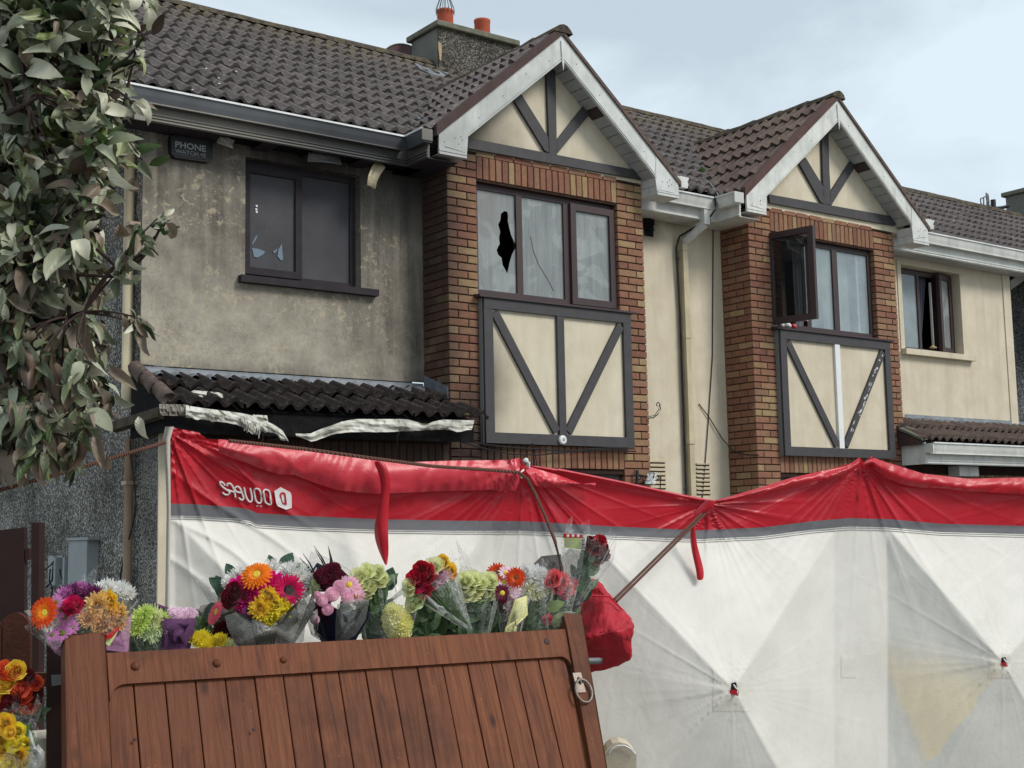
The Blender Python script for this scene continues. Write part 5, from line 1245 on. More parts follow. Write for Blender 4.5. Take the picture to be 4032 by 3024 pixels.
P = on_cloth(hexo, -.012); MB().add(P, [tuple(t_) for t_ in tessellate_polygon([P])]).build('logo_badge', pm, TN)
def ring_poly(o_, i_, dd, mat, name):
    A_, B_ = on_cloth(o_, dd), on_cloth(i_, dd); tr = tessellate_polygon([A_, B_]); return MB().add(A_+B_, [tuple(t_) for t_ in tr]).build(name, mat, TN)
ring_poly(z7([(1672,560),(1680,505),(1735,480),(1790,510),(1805,560),(1812,650),(1825,762),(1745,750),(1705,690)]), z7([(1705,560),(1710,530),(1738,518),(1765,540),(1772,600),(1782,722),(1750,715),(1722,670)]), -.017, M['cloth_red'], 'logo_letter')
# outline for the warm glow painted on the right screen
glow_outline = [(3395, 2476), (3440, 2520), (3520, 2560), (3640, 2580), (3800, 2590), (3925, 2625), (3840, 2740), (3760, 2860), (3690, 2960), (3625, 3090), (3600, 3000), (3540, 2870), (3500, 2740), (3450, 2620)]

# warm light through the right screen, painted into its base colour within three planes
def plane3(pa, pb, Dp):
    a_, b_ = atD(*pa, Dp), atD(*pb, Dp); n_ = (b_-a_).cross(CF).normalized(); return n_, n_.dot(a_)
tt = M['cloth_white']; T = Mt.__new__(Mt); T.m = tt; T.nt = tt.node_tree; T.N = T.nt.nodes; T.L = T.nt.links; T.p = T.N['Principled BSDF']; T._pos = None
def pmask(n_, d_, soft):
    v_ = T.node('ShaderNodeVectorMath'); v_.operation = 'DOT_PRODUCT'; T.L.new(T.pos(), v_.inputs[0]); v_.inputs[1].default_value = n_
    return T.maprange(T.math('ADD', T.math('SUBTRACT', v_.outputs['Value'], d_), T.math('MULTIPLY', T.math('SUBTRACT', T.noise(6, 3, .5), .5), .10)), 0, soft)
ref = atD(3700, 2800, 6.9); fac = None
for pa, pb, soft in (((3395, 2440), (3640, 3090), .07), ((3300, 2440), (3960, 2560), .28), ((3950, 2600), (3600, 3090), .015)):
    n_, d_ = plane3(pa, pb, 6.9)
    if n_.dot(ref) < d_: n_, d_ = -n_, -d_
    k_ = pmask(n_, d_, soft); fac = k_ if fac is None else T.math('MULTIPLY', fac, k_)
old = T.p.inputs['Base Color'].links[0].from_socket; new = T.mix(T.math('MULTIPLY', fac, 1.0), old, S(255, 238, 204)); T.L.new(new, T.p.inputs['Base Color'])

# ropes
RP = thing('brown_rope', 'taut brown rope from the tree across the top of the red screen', 'rope', tuple(atD(660, 1745, 5.1)))
MB().tube([atD(-500, 2035, 4.55), atD(-100, 1957, 4.7), atD(250, 1860, 4.85), atD(560, 1768, 5.0), atD(650, 1742, 5.08)], .0075, 7).build('rope', M['rope'], RP)
MB().tube([atD(900, 1735, 5.20), atD(1200, 1768, 5.36), atD(1470, 1805, 5.46), atD(1700, 1835, 5.6), atD(1950, 1852, 5.78), atD(2040, 1860, 5.82), atD(2075, 1885, 5.83), atD(2110, 1950, 5.80), atD(2150, 2040, 5.72), atD(2185, 2130, 5.6), atD(2210, 2230, 5.55), atD(2240, 2420, 5.5)], .0075, 7).build('rope', M['rope'], RP)
RS = thing('rope_stay', 'straight double brown guy rope slanting down from the red tie of the screen', 'rope', tuple(atD(2600, 2160, 6)))
for d_ in (0, 9): MB().tube([atD(2775+d_, 2010+d_*.6, 6.2), atD(2600+d_, 2182+d_*.8, 5.9), atD(2418+d_, 2360+d_, 5.6)], .0058, 6).build('rope', M['rope'], RS)
# red bag over the end of the post
RB = thing('red_bag', 'crumpled dusty red fabric bag hanging behind the top right corner of the gate', 'bag', tuple(atD(2390, 2480, 5.55)))
Db = 5.5
A = [atD(2280,2400,Db+.1), atD(2335,2312,Db+.08), atD(2368,2312,Db+.08), atD(2390,2335,Db+.05), atD(2440,2400,Db+.02), atD(2497,2467,Db-.06), atD(2486,2598,Db+.0), atD(2400,2632,Db+.02), atD(2322,2655,Db+.04), atD(2290,2560,Db)]
Rg = [atD(2305,2520,Db-.10), atD(2360,2498,Db-.12), atD(2430,2486,Db-.13)]
vs = A+Rg+[p+CF*.22 for p in A]
fs = [(0,1,2,3,11,10),(3,4,12,11),(4,5,12),(0,10,9),(10,11,7,8,9),(11,12,6,7),(12,5,6)]
n = len(A); fs += [((i+1) % n, i, i+13, (i+1) % n+13) for i in range(n)]+[tuple(range(22, 12, -1))]
o = MB().add(vs, fs).build('bag', parent=RB, smooth=True, mats=cloth_mat('dusty_red_fabric', (186, 38, 52), .06, .6, .3, lambda t, c: t.mix(t.ramp(t.noise(6, 7, .7), [(.5, 0.0), (.75, .6)]), c, S(120, 40, 46)), .9))
bv_ = o.modifiers.new('b', 'BEVEL'); bv_.width = .012; bv_.segments = 3; sb = o.modifiers.new('u', 'SUBSURF'); sb.subdivision_type = 'SIMPLE'; sb.levels = sb.render_levels = 4
dm = o.modifiers.new('d', 'DISPLACE'); tx = bpy.data.textures.new('crumple', 'CLOUDS'); tx.noise_scale = .07; tx.noise_depth = 3; dm.texture = tx; dm.strength = .035; dm.mid_level = .5; dm.texture_coords = 'LOCAL'
MB().tube([atD(2330, 2345, Db-.02), atD(2400, 2350, Db+.0), atD(2450, 2400, Db-.0)], .004, 5).build('piping', M['cloth_red'], RB)
SP = thing('steel_bar', 'short grey steel bar sticking out behind the gate under the red bag', 'bar', tuple(atD(2340, 2600, 5.25)))
MB().tube([atD(2230, 2605, 5.36), atD(2360, 2602, 5.33), atD(2372, 2602, 5.33)], [.013, .013, .009], 12).build('bar', M['steel'], SP, True)
CP = thing('concrete_post', 'cream painted concrete post with a rounded flaking top at the foot of the gate', 'post', tuple(atD(2450, 3024, 5.35)))
P = [(2378,2970),(2392,2945),(2412,2928),(2440,2922),(2470,2930),(2495,2952),(2506,2968),(2506,3700),(2370,3700)]
slab(CP, 'post', P, 5.35, .14, M['cream'])
P2 = []
for x, y in [(2398,2966),(2410,2948),(2430,2937),(2458,2936),(2482,2948),(2502,2970)]: P2.append(atD(x, y, 5.34))
MB().tube(P2, .0035, 5).build('flaked_edge', M['white'], CP)

# ================================================================== LEANING GATE
bvec = V(.0576, .40846, .91096).normalized(); evec = V(.99217, -.12473, -.00681).normalized(); nvec = evec.cross(bvec).normalized(); evec = bvec.cross(nvec).normalized()
GO = V(1.5772, 4.4006, 1.2432)
gm = Matrix(((evec.x, bvec.x, nvec.x, GO.x), (evec.y, bvec.y, nvec.y, GO.y), (evec.z, bvec.z, nvec.z, GO.z), (0, 0, 0, 1)))
GT = thing('wooden_gate', 'brown stained wooden driveway gate leaning back under the row of bouquets', 'gate', mat=gm)
HB = -1.36
def gbox(name, a, b, mat=None, bv=.004, parent=GT):
    o = MB().box(a, b).build(name, mat or M['wood'], parent); bevel(o, bv, 2); return o
def gpoly(name, pts, z0, z1, mat=None, bv=.005):
    o = MB().prism([(x, y, z0) for x, y in pts], (0, 0, z1-z0)).build(name, mat or M['wood'], GT); bevel(o, bv, 2); return o
gpoly('stile', [(-.205, HB), (-.045, HB), (-.014, -.13), (-.010, .058), (-.03, .068), (-.115, .068), (-.142, .05)], -.055, .006)
gpoly('stile', [(1.672, HB), (1.742, HB), (1.817, -.56), (1.874, .05), (1.80, .062), (1.792, -.0), (1.748, -.56)], -.055, .006)
gpoly('rail', [(-.0085, 0), (-.0085, -.165)]+[(-.0085+.055*(1-math.cos(a_)), -.165+.055*math.sin(a_)) for a_ in np.linspace(.25, PI/2, 6)]+[(1.70, -.112)]+[(1.735+.04*math.sin(a_), -.150+.038*math.cos(a_)) for a_ in np.linspace(0.2, PI/2, 5)]+[(1.7895, 0)], -.045, .002)
gpoly('rail', [(-.016, HB+.02), (1.76, HB+.02), (1.76, HB+.13), (-.016, HB+.13)], -.045, .002)
bx = [-.03+.1045*i for i in range(18)]; bx[-1] = 1.765
for i in range(17):
    gbox('board', (bx[i]+.0018, HB+.1, -.034), (bx[i+1]-.0018, -.09, -.014+U(-.0015, .0015)), bv=.0035)
boxo('backing', (-.02, HB+.1, -.045), (1.765, -.02, -.0355), M['wood_dark'], GT)
for (x, y, r_) in ((.082, -.052, .0155), (.36, -.058, .0155), (.60, -.060, .013)):
    MB().lathe((x, y, .002), (0, 0, 1), [(r_, 0), (r_*.95, .004), (r_*.6, .009), (.001, .011)], 14).build('bolt_head', M['wood'], GT, True)
for (x, y, r_) in ((-.052, .004, .013), (-.082, -.028, .006), (-.035, -.07, .006), (1.69, -.048, .013), (1.82, .02, .005), (1.826, -.30, .007), (.06, -.30, .006), (.46, -.30, .006), (1.82, -.5, .008)):
    MB().lathe((x, y, .0025), (0, 0, 1), [(r_, 0), (r_*.8, .002), (.001, .0025)], 10).build('screw_hole', M['wood_dark'], GT)
RG = MB().box((1.768, -.265, .006), (1.806, -.185, .0105)).build('ring_plate', M['rustmetal'], GT)
MB().tube([(1.787, -.205, .012), (1.789, -.217, .02), (1.792, -.231, .014)], .005, 6).build('staple', M['rustmetal'], RG)
MB().tube([(1.793+.036*math.sin(a_), -.262+.046*math.cos(a_), .018) for a_ in np.linspace(0, 2*PI, 29)], .0048, 8, False).build('pull_ring', M['rustmetal'], GT, True)

# low wall behind the gate that carries the flowers
GWL = thing('garden_wall', 'low rendered garden wall hidden behind the leaning gate carrying the flowers', 'wall', (2.6, 4.9, 0))
wa, wb = atD(120, 2500, 4.72), atD(2330, 2500, 5.62); dw = (wb-wa); dw.z = 0; nw = V(-dw.y, dw.x, 0).normalized()
wa = V(wa.x, wa.y, 0)
MB().prism([wa, wa+dw, wa+dw+nw*.24, wa+nw*.24], (0, 0, .92)).build('wall', M['cream'], GWL); MB().prism([wa-nw*.03, wa+dw-nw*.03, wa+dw+nw*.27, wa+nw*.27], (0, 0, .06)).build('plinth', M['conc'], GWL)

# ================================================================== FLOWERS
def petal_mat(name, rgb, edge=None, trans=.32):
    t = Mt('petal_'+name, .6, .25); nz = t.noise(30, 4, .6)
    a_ = S(*rgb); b_ = S(*(edge or [int(min(255, x*1.0+10)) for x in rgb]))
    c = t.mix(t.math('MULTIPLY', t.rand(), .35), t.ramp(nz, [(.3, tuple(x*.86 for x in a_[:3])+(1,)), (.7, b_)]), a_); t.col(c)
    tb = t.node('ShaderNodeBsdfTranslucent'); ms = t.node('ShaderNodeMixShader'); ms.inputs[0].default_value = trans; t.L.new(c, tb.inputs[0]); t.p.inputs['Sheen Weight'].default_value = .15
    t.L.new(t.p.outputs[0], ms.inputs[1]); t.L.new(tb.outputs[0], ms.inputs[2]); t.L.new(ms.outputs[0], t.N['Material Output'].inputs[0]); return t.m
PC = dict(orange=(240, 88, 24), orangelite=(252, 140, 20), red=(184, 12, 36), darkred=(112, 6, 24), crimson=(206, 10, 52), magenta=(246, 40, 168), hotpink=(214, 14, 92), pink=(240, 106, 132),
          coral=(255, 124, 132), palepink=(248, 222, 236), mauve=(222, 150, 208), purple=(150, 64, 128), burgundy=(104, 16, 44), yellow=(255, 236, 70), gold=(255, 218, 70), amber=(255, 220, 150), tan=(250, 212, 158),
          lemon=(253, 248, 176), lime=(244, 247, 200), limedeep=(226, 242, 150), white=(250, 250, 244), cream=(250, 250, 216), salmon=(248, 112, 62), rust=(222, 72, 30), pinkmum=(242, 190, 210), greenwhite=(232, 244, 200))
PM = {k: petal_mat(k, v) for k, v in PC.items()}
CM = {k: petal_mat('centre_'+k, v, trans=.05) for k, v in dict(green=(110, 130, 40), yellow=(226, 196, 60), dark=(44, 12, 22), brown=(120, 70, 30), maroon=(120, 20, 50)).items()}
def petal(mb, an, tilt, r0, ln, wd, z0=0, cup=.12, droop=.0, seg=3, tip=.25):
    ca, sa = math.cos(an), math.sin(an); L_, R_ = [], []; Cc = []
    for i in range(seg+1):
        u = i/seg; d = r0+ln*u*math.cos(tilt-droop*u); z = z0+ln*u*math.sin(tilt-droop*u)
        w_ = wd*(math.sin(PI*min(1, .18+.62*u))*(1 if u < 1 else tip/.6))
        if i == seg: w_ = wd*tip
        for sgn, lst in ((-1, L_), (0, Cc), (1, R_)):
            x, y = d, sgn*w_; lst.append((ca*x-sa*y, sa*x+ca*y, z+(cup*wd if sgn else 0)))
    mb.grid([L_, Cc, R_])
def fl_gerbera():
    mb = MB()
    for ring, (n, tl, ln) in enumerate(((22, .16, .70), (20, .32, .60), (16, .55, .38))):
        for k in range(n): petal(mb, 2*PI*(k+ring*.5)/n+U(-.05, .05), tl+U(-.08, .08), .26, ln*U(.92, 1.05), .095, .02*ring, .1, .15)
    mb.cur = 1; mb.lathe((0, 0, 0), (0, 0, 1), [(.30, 0), (.29, .06), (.20, .11), (.05, .10)], 12); return mb
def fl_daisy():
    mb = MB()
    for ring, (n, tl, ln) in enumerate(((15, .05, .74), (13, .25, .66))):
        for k in range(n): petal(mb, 2*PI*(k+ring*.5)/n+U(-.1, .1), tl+U(-.15, .15), .2, ln*U(.85, 1.05), .105, .02*ring, .15, .2)
    mb.cur = 1; mb.lathe((0, 0, 0), (0, 0, 1), [(.26, 0), (.24, .09), (.12, .13), (.02, .14)], 10); return mb
def fl_mum(rings=8, n0=22, w_=.085, up=1.35, jit=.12):
    mb = MB()
    for r_ in range(rings):
        u = r_/(rings-1); n = int(n0*(1-.62*u))
        for k in range(n): petal(mb, 2*PI*(k+r_*.5)/n+U(-jit, jit), -.1+up*u+U(-jit, jit), .03, lerp(.98, .56, u)*U(.88, 1.08), w_*U(.85, 1.15), 0, .45, -.45, 3, .35)
    mb.lathe((0, 0, -.2), (0, 0, 1), [(.3, 0), (.45, .18), (.2, .35)], 8); return mb
def fl_pom():
    mb = MB(); n = 150
    for i in range(n):
        z = 1-1.35*i/n; an = i*2.39996; rr = math.sqrt(max(0, 1-z*z)); d = V(rr*math.cos(an), rr*math.sin(an), z); s_ = d.cross(V(.1, .2, 1)).normalized()*.13; t_ = d.cross(s_).normalized()*.13
        mb.add([d*.72, d*.95+s_, d*1.02+t_*.6, d*.95-s_], [(0, 1, 2), (0, 2, 3)])
    mb.lathe((0, 0, 0), (0, 0, 1), [(.1, -.7), (.6, -.45), (.75, 0), (.6, .45), (.1, .74)], 10); return mb
def fl_rose():
    mb = MB()
    for ring, (n, r_, h, fl, wa) in enumerate(((3, .10, .58, .0, 1.4), (3, .18, .58, .02, 1.3), (4, .28, .56, .05, 1.15), (5, .38, .53, .09, 1.0), (5, .48, .48, .14, .95), (6, .57, .40, .22, .85), (5, .64, .28, .34, .8))):
        for k in range(n):
            a0 = 2*PI*(k+ring*.37)/n+U(-.15, .15); rows = []
            for i in range(5):
                u = i/4; row = []
                for j in range(6):
                    v_ = j/5*2-1; an = a0+v_*wa; edge = 1-.28*abs(v_)**2.5
                    rad = (r_*(.35+.65*math.sin(min(1, u*1.3)*PI/2))+fl*u**3)*(1-.05*abs(v_)); z = -.45+(h+.45)*u*edge+.03*math.sin(v_*5+ring)*u
                    rad += .05*v_*ring*.3+.03*math.sin(v_*7+k*2+ring)*u+U(-.012, .012)
                    row.append((rad*math.cos(an), rad*math.sin(an), z))
                rows.append(row)
            mb.grid(rows)
    for k in range(5): petal(mb, 2*PI*k/5, -.2, .2, .5, .10, -.44, .1, .5)
    return mb
def fl_carn():
    mb = MB()
    for i in range(46):
        an = i*2.39996; u = math.sqrt(i/46); r_ = .62*u; z = .35*(1-u*u); rows = []
        for a_ in range(2):
            row = []
            for j in range(6):
                v_ = j/5*2-1; rr = .20+.14*a_; row.append((r_*math.cos(an)+math.cos(an+PI/2)*v_*.26+math.cos(an)*(a_*(.12+.3*u)+.05*math.sin(j*2.6)), r_*math.sin(an)+math.sin(an+PI/2)*v_*.26+math.sin(an)*(a_*(.12+.3*u)+.05*math.cos(j*2.2)), z-.1+a_*(.42-.3*u)+.07*math.sin(j*3.1+i)*a_))
            rows.append(row)
        mb.grid(rows)
    mb.lathe((0, 0, 0), (0, 0, 1), [(.1, -.5), (.4, -.2), (.62, 0), (.45, .2), (.1, .3)], 10); return mb
FT = dict(gerbera=fl_gerbera, daisy=fl_daisy, mum=fl_mum, mumbig=lambda: fl_mum(8, 18, .13, 1.2, .16), pom=fl_pom, rose=fl_rose, carnation=fl_carn)
FC_ = {}
def fmesh(kind, colr, centre='green'):
    k = (kind, colr, centre, random.randrange(3))
    if k not in FC_: FC_[k] = FT[kind]().mesh('flower', [PM[colr], CM[centre]] if kind in ('gerbera', 'daisy') else PM[colr], kind in ('rose',))
    return FC_[k]
def Dg(x): return 4.46+(x-430)/(2210-430)*.87
def flower(parent, kind, colr, px, py, rpx, dd=.0, centre='green', up=.55, rt=0, D=None, name='flower'):
    D = (Dg(px)+.10+dd) if D is None else D; p = atD(px, py, D); r_ = (.95 if kind == 'pom' else 1.14)*rpx*D/F_PX
    fz = (-CF+V(0, 0, 1)*(up+U(-.2, .2))+CR*(rt+U(-.25, .25))).normalized(); fx = fz.orthogonal().normalized(); fx.rotate(Matrix.Rotation(U(0, 6.28), 3, fz)); fy = fz.cross(fx)
    mt = Matrix(((fx.x*r_, fy.x*r_, fz.x*r_, p.x), (fx.y*r_, fy.y*r_, fz.y*r_, p.y), (fx.z*r_, fy.z*r_, fz.z*r_, p.z), (0, 0, 0, 1)))
    return link_mesh(name, fmesh(kind, colr, centre), parent, matrix=mt)
# leaves
def leaf_mat(name, a_, b_, under, brown=0.0, vein=True):
    t = Mt(name, .45, .4); c = t.mix(t.rand(), S(*a_), S(*b_))
    c = t.mix(t.ramp(t.noise(14, 6, .65), [(.4, 0.0), (.7, .5)]), c, S(*[int(x*.6) for x in a_]))
    if brown: c = t.mix(t.math('MULTIPLY', t.ramp(t.noise(9, 5, .6), [(.5, 0.0), (.62, 1.0)]), brown), c, S(96, 72, 52))
    bf = t.node('ShaderNodeNewGeometry').outputs['Backfacing']; un = t.mix(t.ramp(t.noise(20, 5, .6), [(.35, .0), (.7, .5)]), S(*under), S(*[int(x*.75) for x in under]))
    c = t.mix(bf, c, un); t.col(c)
    if vein:
        uv = t.node('ShaderNodeTexCoord'); wv = t.node('ShaderNodeTexWave'); wv.inputs['Scale'].default_value = 3.4; wv.inputs['Distortion'].default_value = 1.2; wv.bands_direction = 'DIAGONAL'
        t.L.new(uv.outputs['UV'], wv.inputs[0]); t.bump(wv.outputs['Fac'], .3, .003)
    tb = t.node('ShaderNodeBsdfTranslucent'); ms = t.node('ShaderNodeMixShader'); ms.inputs[0].default_value = .18; t.L.new(c, tb.inputs[0])
    t.L.new(t.p.outputs[0], ms.inputs[1]); t.L.new(tb.outputs[0], ms.inputs[2]); t.L.new(ms.outputs[0], t.N['Material Output'].inputs[0]); return t.m
LM = {'florist': leaf_mat('florist_leaf', (34, 62, 40), (58, 92, 48), (96, 124, 84)), 'deep': leaf_mat('deep_green_leaf', (20, 58, 42), (28, 66, 48), (70, 100, 80)), 'light': leaf_mat('light_leaf', (90, 124, 46), (112, 140, 62), (140, 160, 100))}
def leaf_geo(ln=1, wd=.5, fold=.25, curl=.5, twist=.2, rag=.04, seg=6):
    rows = []; 
    for i in range(seg+1):
        u = i/seg; w_ = wd*.5*(math.sin(PI*min(1, u**.8*1.0))**.75 if 0 < u < 1 else 0.0)+(.012 if u in (0, 1) else 0)
        an = curl*u; x0 = 0; 
        y = ln*(math.sin(an)/curl if abs(curl) > .02 else u); z = -ln*((1-math.cos(an))/curl if abs(curl) > .02 else 0)
        tw = twist*(u-.3); row = []
        for j, sg in enumerate((-1, -.5, 0, .5, 1)):
            ww = w_*(1+U(-rag, rag)) if abs(sg) == 1 else w_
            xx = sg*ww; zz = abs(sg)*w_*fold+(U(-rag, rag)*.35*wd if abs(sg) == 1 else 0)
            row.append((xx*math.cos(tw)-zz*math.sin(tw), y, z+xx*math.sin(tw)+zz*math.cos(tw)))
        rows.append(row)
    mb = MB(); mb.grid(rows); return mb
def leaf_mesh(mat, **k):
    mb = leaf_geo(**k); me = mb.mesh('leaf', mat, True); uv = me.uv_layers.new(name='UVMap')
    for lp in me.loops: co = me.vertices[lp.vertex_index].co; uv.data[lp.index].uv = (abs(co.x)*1.6, co.y)
    return me
LFM = {k: [leaf_mesh(m_, wd=U(.42, .62), fold=U(.1, .4), curl=U(.2, .9), twist=U(-.6, .6)) for _ in range(4)] for k, m_ in LM.items()}
def place_leaf(parent, me, p, d, upv, s_, name='leaf', ws=1):
    y = Vector(d).normalized(); x = y.cross(Vector(upv)).normalized(); z = x.cross(y)
    mt = Matrix(((x.x*s_*ws, y.x*s_, z.x*s_, p[0]), (x.y*s_*ws, y.y*s_, z.y*s_, p[1]), (x.z*s_*ws, y.z*s_, z.z*s_, p[2]), (0, 0, 0, 1)))
    return link_mesh(name, me, parent, matrix=mt)
def bleaf(parent, kind, px, py, lpx, ang_, dd=.04, D=None, ws=1):
    """bouquet leaf from pixel (px, py), length lpx, pointing at picture angle ang_ (degrees, 0 right, 90 up)"""
    D = (Dg(px)+.10+dd) if D is None else D; a_ = math.radians(ang_); d = CR*math.cos(a_)+CU*math.sin(a_)-CF*U(-.3, .5)
    return place_leaf(parent, random.choice(LFM[kind]), atD(px, py, D), d, -CF+CU*U(-.2, .6), lpx*D/F_PX, ws=ws)
M['stem'] = plain('green_stem', S(66, 92, 48), .6, .3, .3, 20, 60, .1)
def foliage(parent, x0, x1, y0, y1, n, kind='florist', dd=.06, lp=(38, 70), stems=6, base=None):
    for i in range(int(n*.9)):
        bleaf(parent, 'deep' if i % 2 else kind, U(x0, x1), U(y0+20, y1+50), U(lp[0]*1.2, lp[1]*1.3), U(40, 140), dd+U(.05, .10), ws=1.35)
    for i in range(int(n*1.3)):
        px, py = U(x0, x1), U(y0, y1); bleaf(parent, kind, px, py, U(*lp), U(20, 160), dd+U(-.03, .04))
    for i in range(stems):
        px = lerp(x0, x1, (i+.5)/stems); bx = base if base is not None else px; D = Dg(px)+.12+dd
        MB().tube([atD(px, y0, D), atD(lerp(px, bx, .5), (y0+y1)/2, D+.01), atD(lerp(px, bx, .85), y1+120, D+.03)], .0035, 5).build('stem', M['stem'], parent)
    # stems and lower leaves hidden behind the gate rail, one solid mass
    return
def film_mat(name, tint, alpha=.25, rough=.15):
    t = Mt(name, rough, .9); t.col(tint if isinstance(tint, tuple) else tint); t.bump(t.noise(28, 5, .6, dist=1), .5, .01)
    tr = t.node('ShaderNodeBsdfTransparent'); ms = t.node('ShaderNodeMixShader')
    ly = t.node('ShaderNodeLayerWeight'); ly.inputs[0].default_value = .35; fac = t.math('ADD', t.math('MULTIPLY', ly.outputs['Facing'], .35), alpha, True); nz = t.ramp(t.noise(13, 5, .65, dist=1.8), [(.485, 0.0), (.5, .45), (.515, .02), (.66, .02), (.75, .3)])  # noise streaks in the opacity paint crinkle highlights on the film
    t.L.new(t.math('ADD', fac, nz, True), ms.inputs[0]); t.L.new(tr.outputs[0], ms.inputs[1]); t.L.new(t.p.outputs[0], ms.inputs[2]); t.L.new(ms.outputs[0], t.N['Material Output'].inputs[0]); return t.m
FM = {'clear': film_mat('clear_film', S(226, 228, 224), .03, .08), 'milky': film_mat('milky_film', S(196, 198, 194), .42, .3), 'grey': film_mat('grey_frosted_film', S(92, 92, 88), .55, .35), 'pinkfilm': film_mat('dusky_film', S(150, 124, 128), .6, .4),
      'purple': plain('purple_paper', S(92, 58, 92), .8, .2, .15, 40, 160, .5), 'lilac': film_mat('lilac_film', S(196, 140, 180), .55, .4), 'navy': plain('navy_paper', S(22, 28, 52), .7, .3, .2, 10, 40, .3), 'black': plain('black_tissue', S(34, 26, 28), .5, .4, .2, 10, 40, .4),
      'brown': film_mat('dark_brown_sleeve', S(52, 38, 38), .86, .3), 'yellowp': film_mat('pale_yellow_paper', S(232, 228, 150), .8, .5), 'lace': film_mat('lace_film', S(200, 194, 192), .4, .4), 'burg': film_mat('burgundy_sleeve', S(74, 26, 40), .7, .3)}
def wrap(parent, base, rim, rx, ry=None, mat='clear', a0=-2.9, a1=-.25, dd=.0, jag=.12, name='wrapping', n=22, D=None, seed=0, rise=0, flare=1.0):
    """conical sheet: base point up to a rim ellipse; angles with negative sine lie towards the viewer"""
    D0 = (Dg(base[0])+.12+dd) if D is None else D; B_ = atD(base[0], base[1], D0); Rm = atD(rim[0], rim[1], D0+rise); R_ = rx*D0/F_PX; R2 = (ry if ry else rx*.6)*D0/F_PX
    ax = (Rm-B_).normalized(); side = (CR-ax*CR.dot(ax)).normalized(); fr = ax.cross(side).normalized()
    if fr.dot(CF) < 0: fr = -fr
    rows = []
    for i in range(n+1):
        a_ = lerp(a0, a1, i/n); row = []; jg = 1+jag*(noise.noise((i*.55+seed*7, seed*3.3, 0))*2); 
        for j in range(7):
            v_ = j/6; rad = (.10+.90*v_**flare); cr_ = 1+.05*math.sin(i*2.1+seed)*v_+.04*noise.noise((i*.9, v_*3, seed))*1.5
            row.append(B_.lerp(Rm, v_*jg)+side*(R_*rad*math.cos(a_)*cr_)+fr*(R2*rad*math.sin(a_)*cr_))
        rows.append(row)
    return MB().grid(rows).build(name, FM[mat], parent, True)
def sheet(parent, px, mat, name='wrapping', dd=0, D=None, wave=.012, sub=3):
    """crumpled sheet with the given outline (pixels with optional depth offset)"""
    pts = []
    for p_ in px:
        D0 = ((Dg(p_[0])+.10+dd) if D is None else D)+(p_[2] if len(p_) > 2 else 0); pts.append(atD(p_[0], p_[1], D0))
    c0 = sum(pts, V(0, 0, 0))/len(pts)-CF*wave; n = len(pts); mb = MB(); vs = [c0]; 
    K_ = 4
    for k in range(1, K_+1):
        for i, p_ in enumerate(pts): vs.append(c0.lerp(p_, k/K_)+CF*(wave*noise.noise((i*1.7, k*2.3, px[0][0]*.1))*1.4 if k < K_ else 0))
    fs = [(0, 1+i, 1+(i+1) % n) for i in range(n)]
    for k in range(K_-1): fs += [(1+k*n+i, 1+(k+1)*n+i, 1+(k+1)*n+(i+1) % n, 1+k*n+(i+1) % n) for i in range(n)]
    o = mb.add(vs, fs).build(name, FM[mat] if mat in FM else M[mat], parent, True); return o
def bouquet(label, px, py): return thing('bouquet', label, 'bouquet', tuple(atD(px, py, Dg(px)+.1)), 'bouquets laid along the top of the gate' if py < 2580 and px > 100 else 'bouquets tied to the fence')
def mass(parent, pts, colr=None, r_=.05):
    pass
# 1 left mixed bouquet
B = bouquet('mixed bouquet with an orange gerbera, pink rose and amber chrysanthemums over the left gate stile', 300, 2450)
wrap(B, (330, 2620), (320, 2400), 215, 120, 'clear', -PI, 0, -.02, .2, seed=1); wrap(B, (330, 2620), (420, 2310), 140, 80, 'clear', 0.2, 2.9, .10, .2, seed=2)
sheet(B, [(92,2470),(135,2440),(245,2560),(250,2590),(170,2530)], 'clear', dd=-.08); sheet(B, [(180,2520),(250,2545),(255,2595),(215,2570)], 'lilac', dd=-.06)
sheet(B, [(470,2480),(520,2410),(505,2570),(420,2560),(415,2520)], 'lilac', dd=-.05); sheet(B, [(412,2520),(470,2480),(500,2570),(415,2578)], 'purple', dd=-.035)
flower(B, 'gerbera', 'orange', 176, 2412, 62, -.12, 'yellow', .25, -.3); flower(B, 'gerbera', 'orangelite', 176, 2412, 40, -.125, 'yellow', .25, -.3)
flower(B, 'rose', 'hotpink', 288, 2388, 40, -.10, up=.6); flower(B, 'rose', 'hotpink', 282, 2380, 30, -.12, up=.9)
for x, y, r_, c_ in ((255,2345,36,'mauve'),(292,2335,40,'purple'),(335,2338,42,'purple'),(378,2342,36,'purple'),(320,2320,32,'mauve'),(345,2375,30,'burgundy')): flower(B, 'mum', c_, x, y, r_, 0, up=.7)
for x, y, r_ in ((256,2432,40),(245,2492,40),(205,2500,30),(222,2370,30),(285,2470,28),(240,2400,34)): flower(B, 'daisy', 'mauve', x, y, r_, -.08, 'green', .3)
for x, y, r_ in ((196,2462,28),(215,2445,20)): flower(B, 'mum', 'white', x, y, r_, -.07, up=.3)
for x, y, r_ in ((420,2328,48),(470,2335,46),(505,2340,34),(398,2335,30)): flower(B, 'mum', 'white', x, y, r_, .05, up=.9)
for x, y, r_, c_ in ((388,2378,50,'amber'),(430,2368,46,'gold'),(352,2435,42,'tan'),(430,2435,56,'tan'),(470,2415,44,'amber'),(400,2465,40,'tan'),(468,2450,36,'tan'),(415,2405,38,'amber')): flower(B, 'mumbig', c_, x, y, r_, -.05, up=.3)
foliage(B, 230, 480, 2450, 2560, 22, dd=.02, stems=7, base=340)
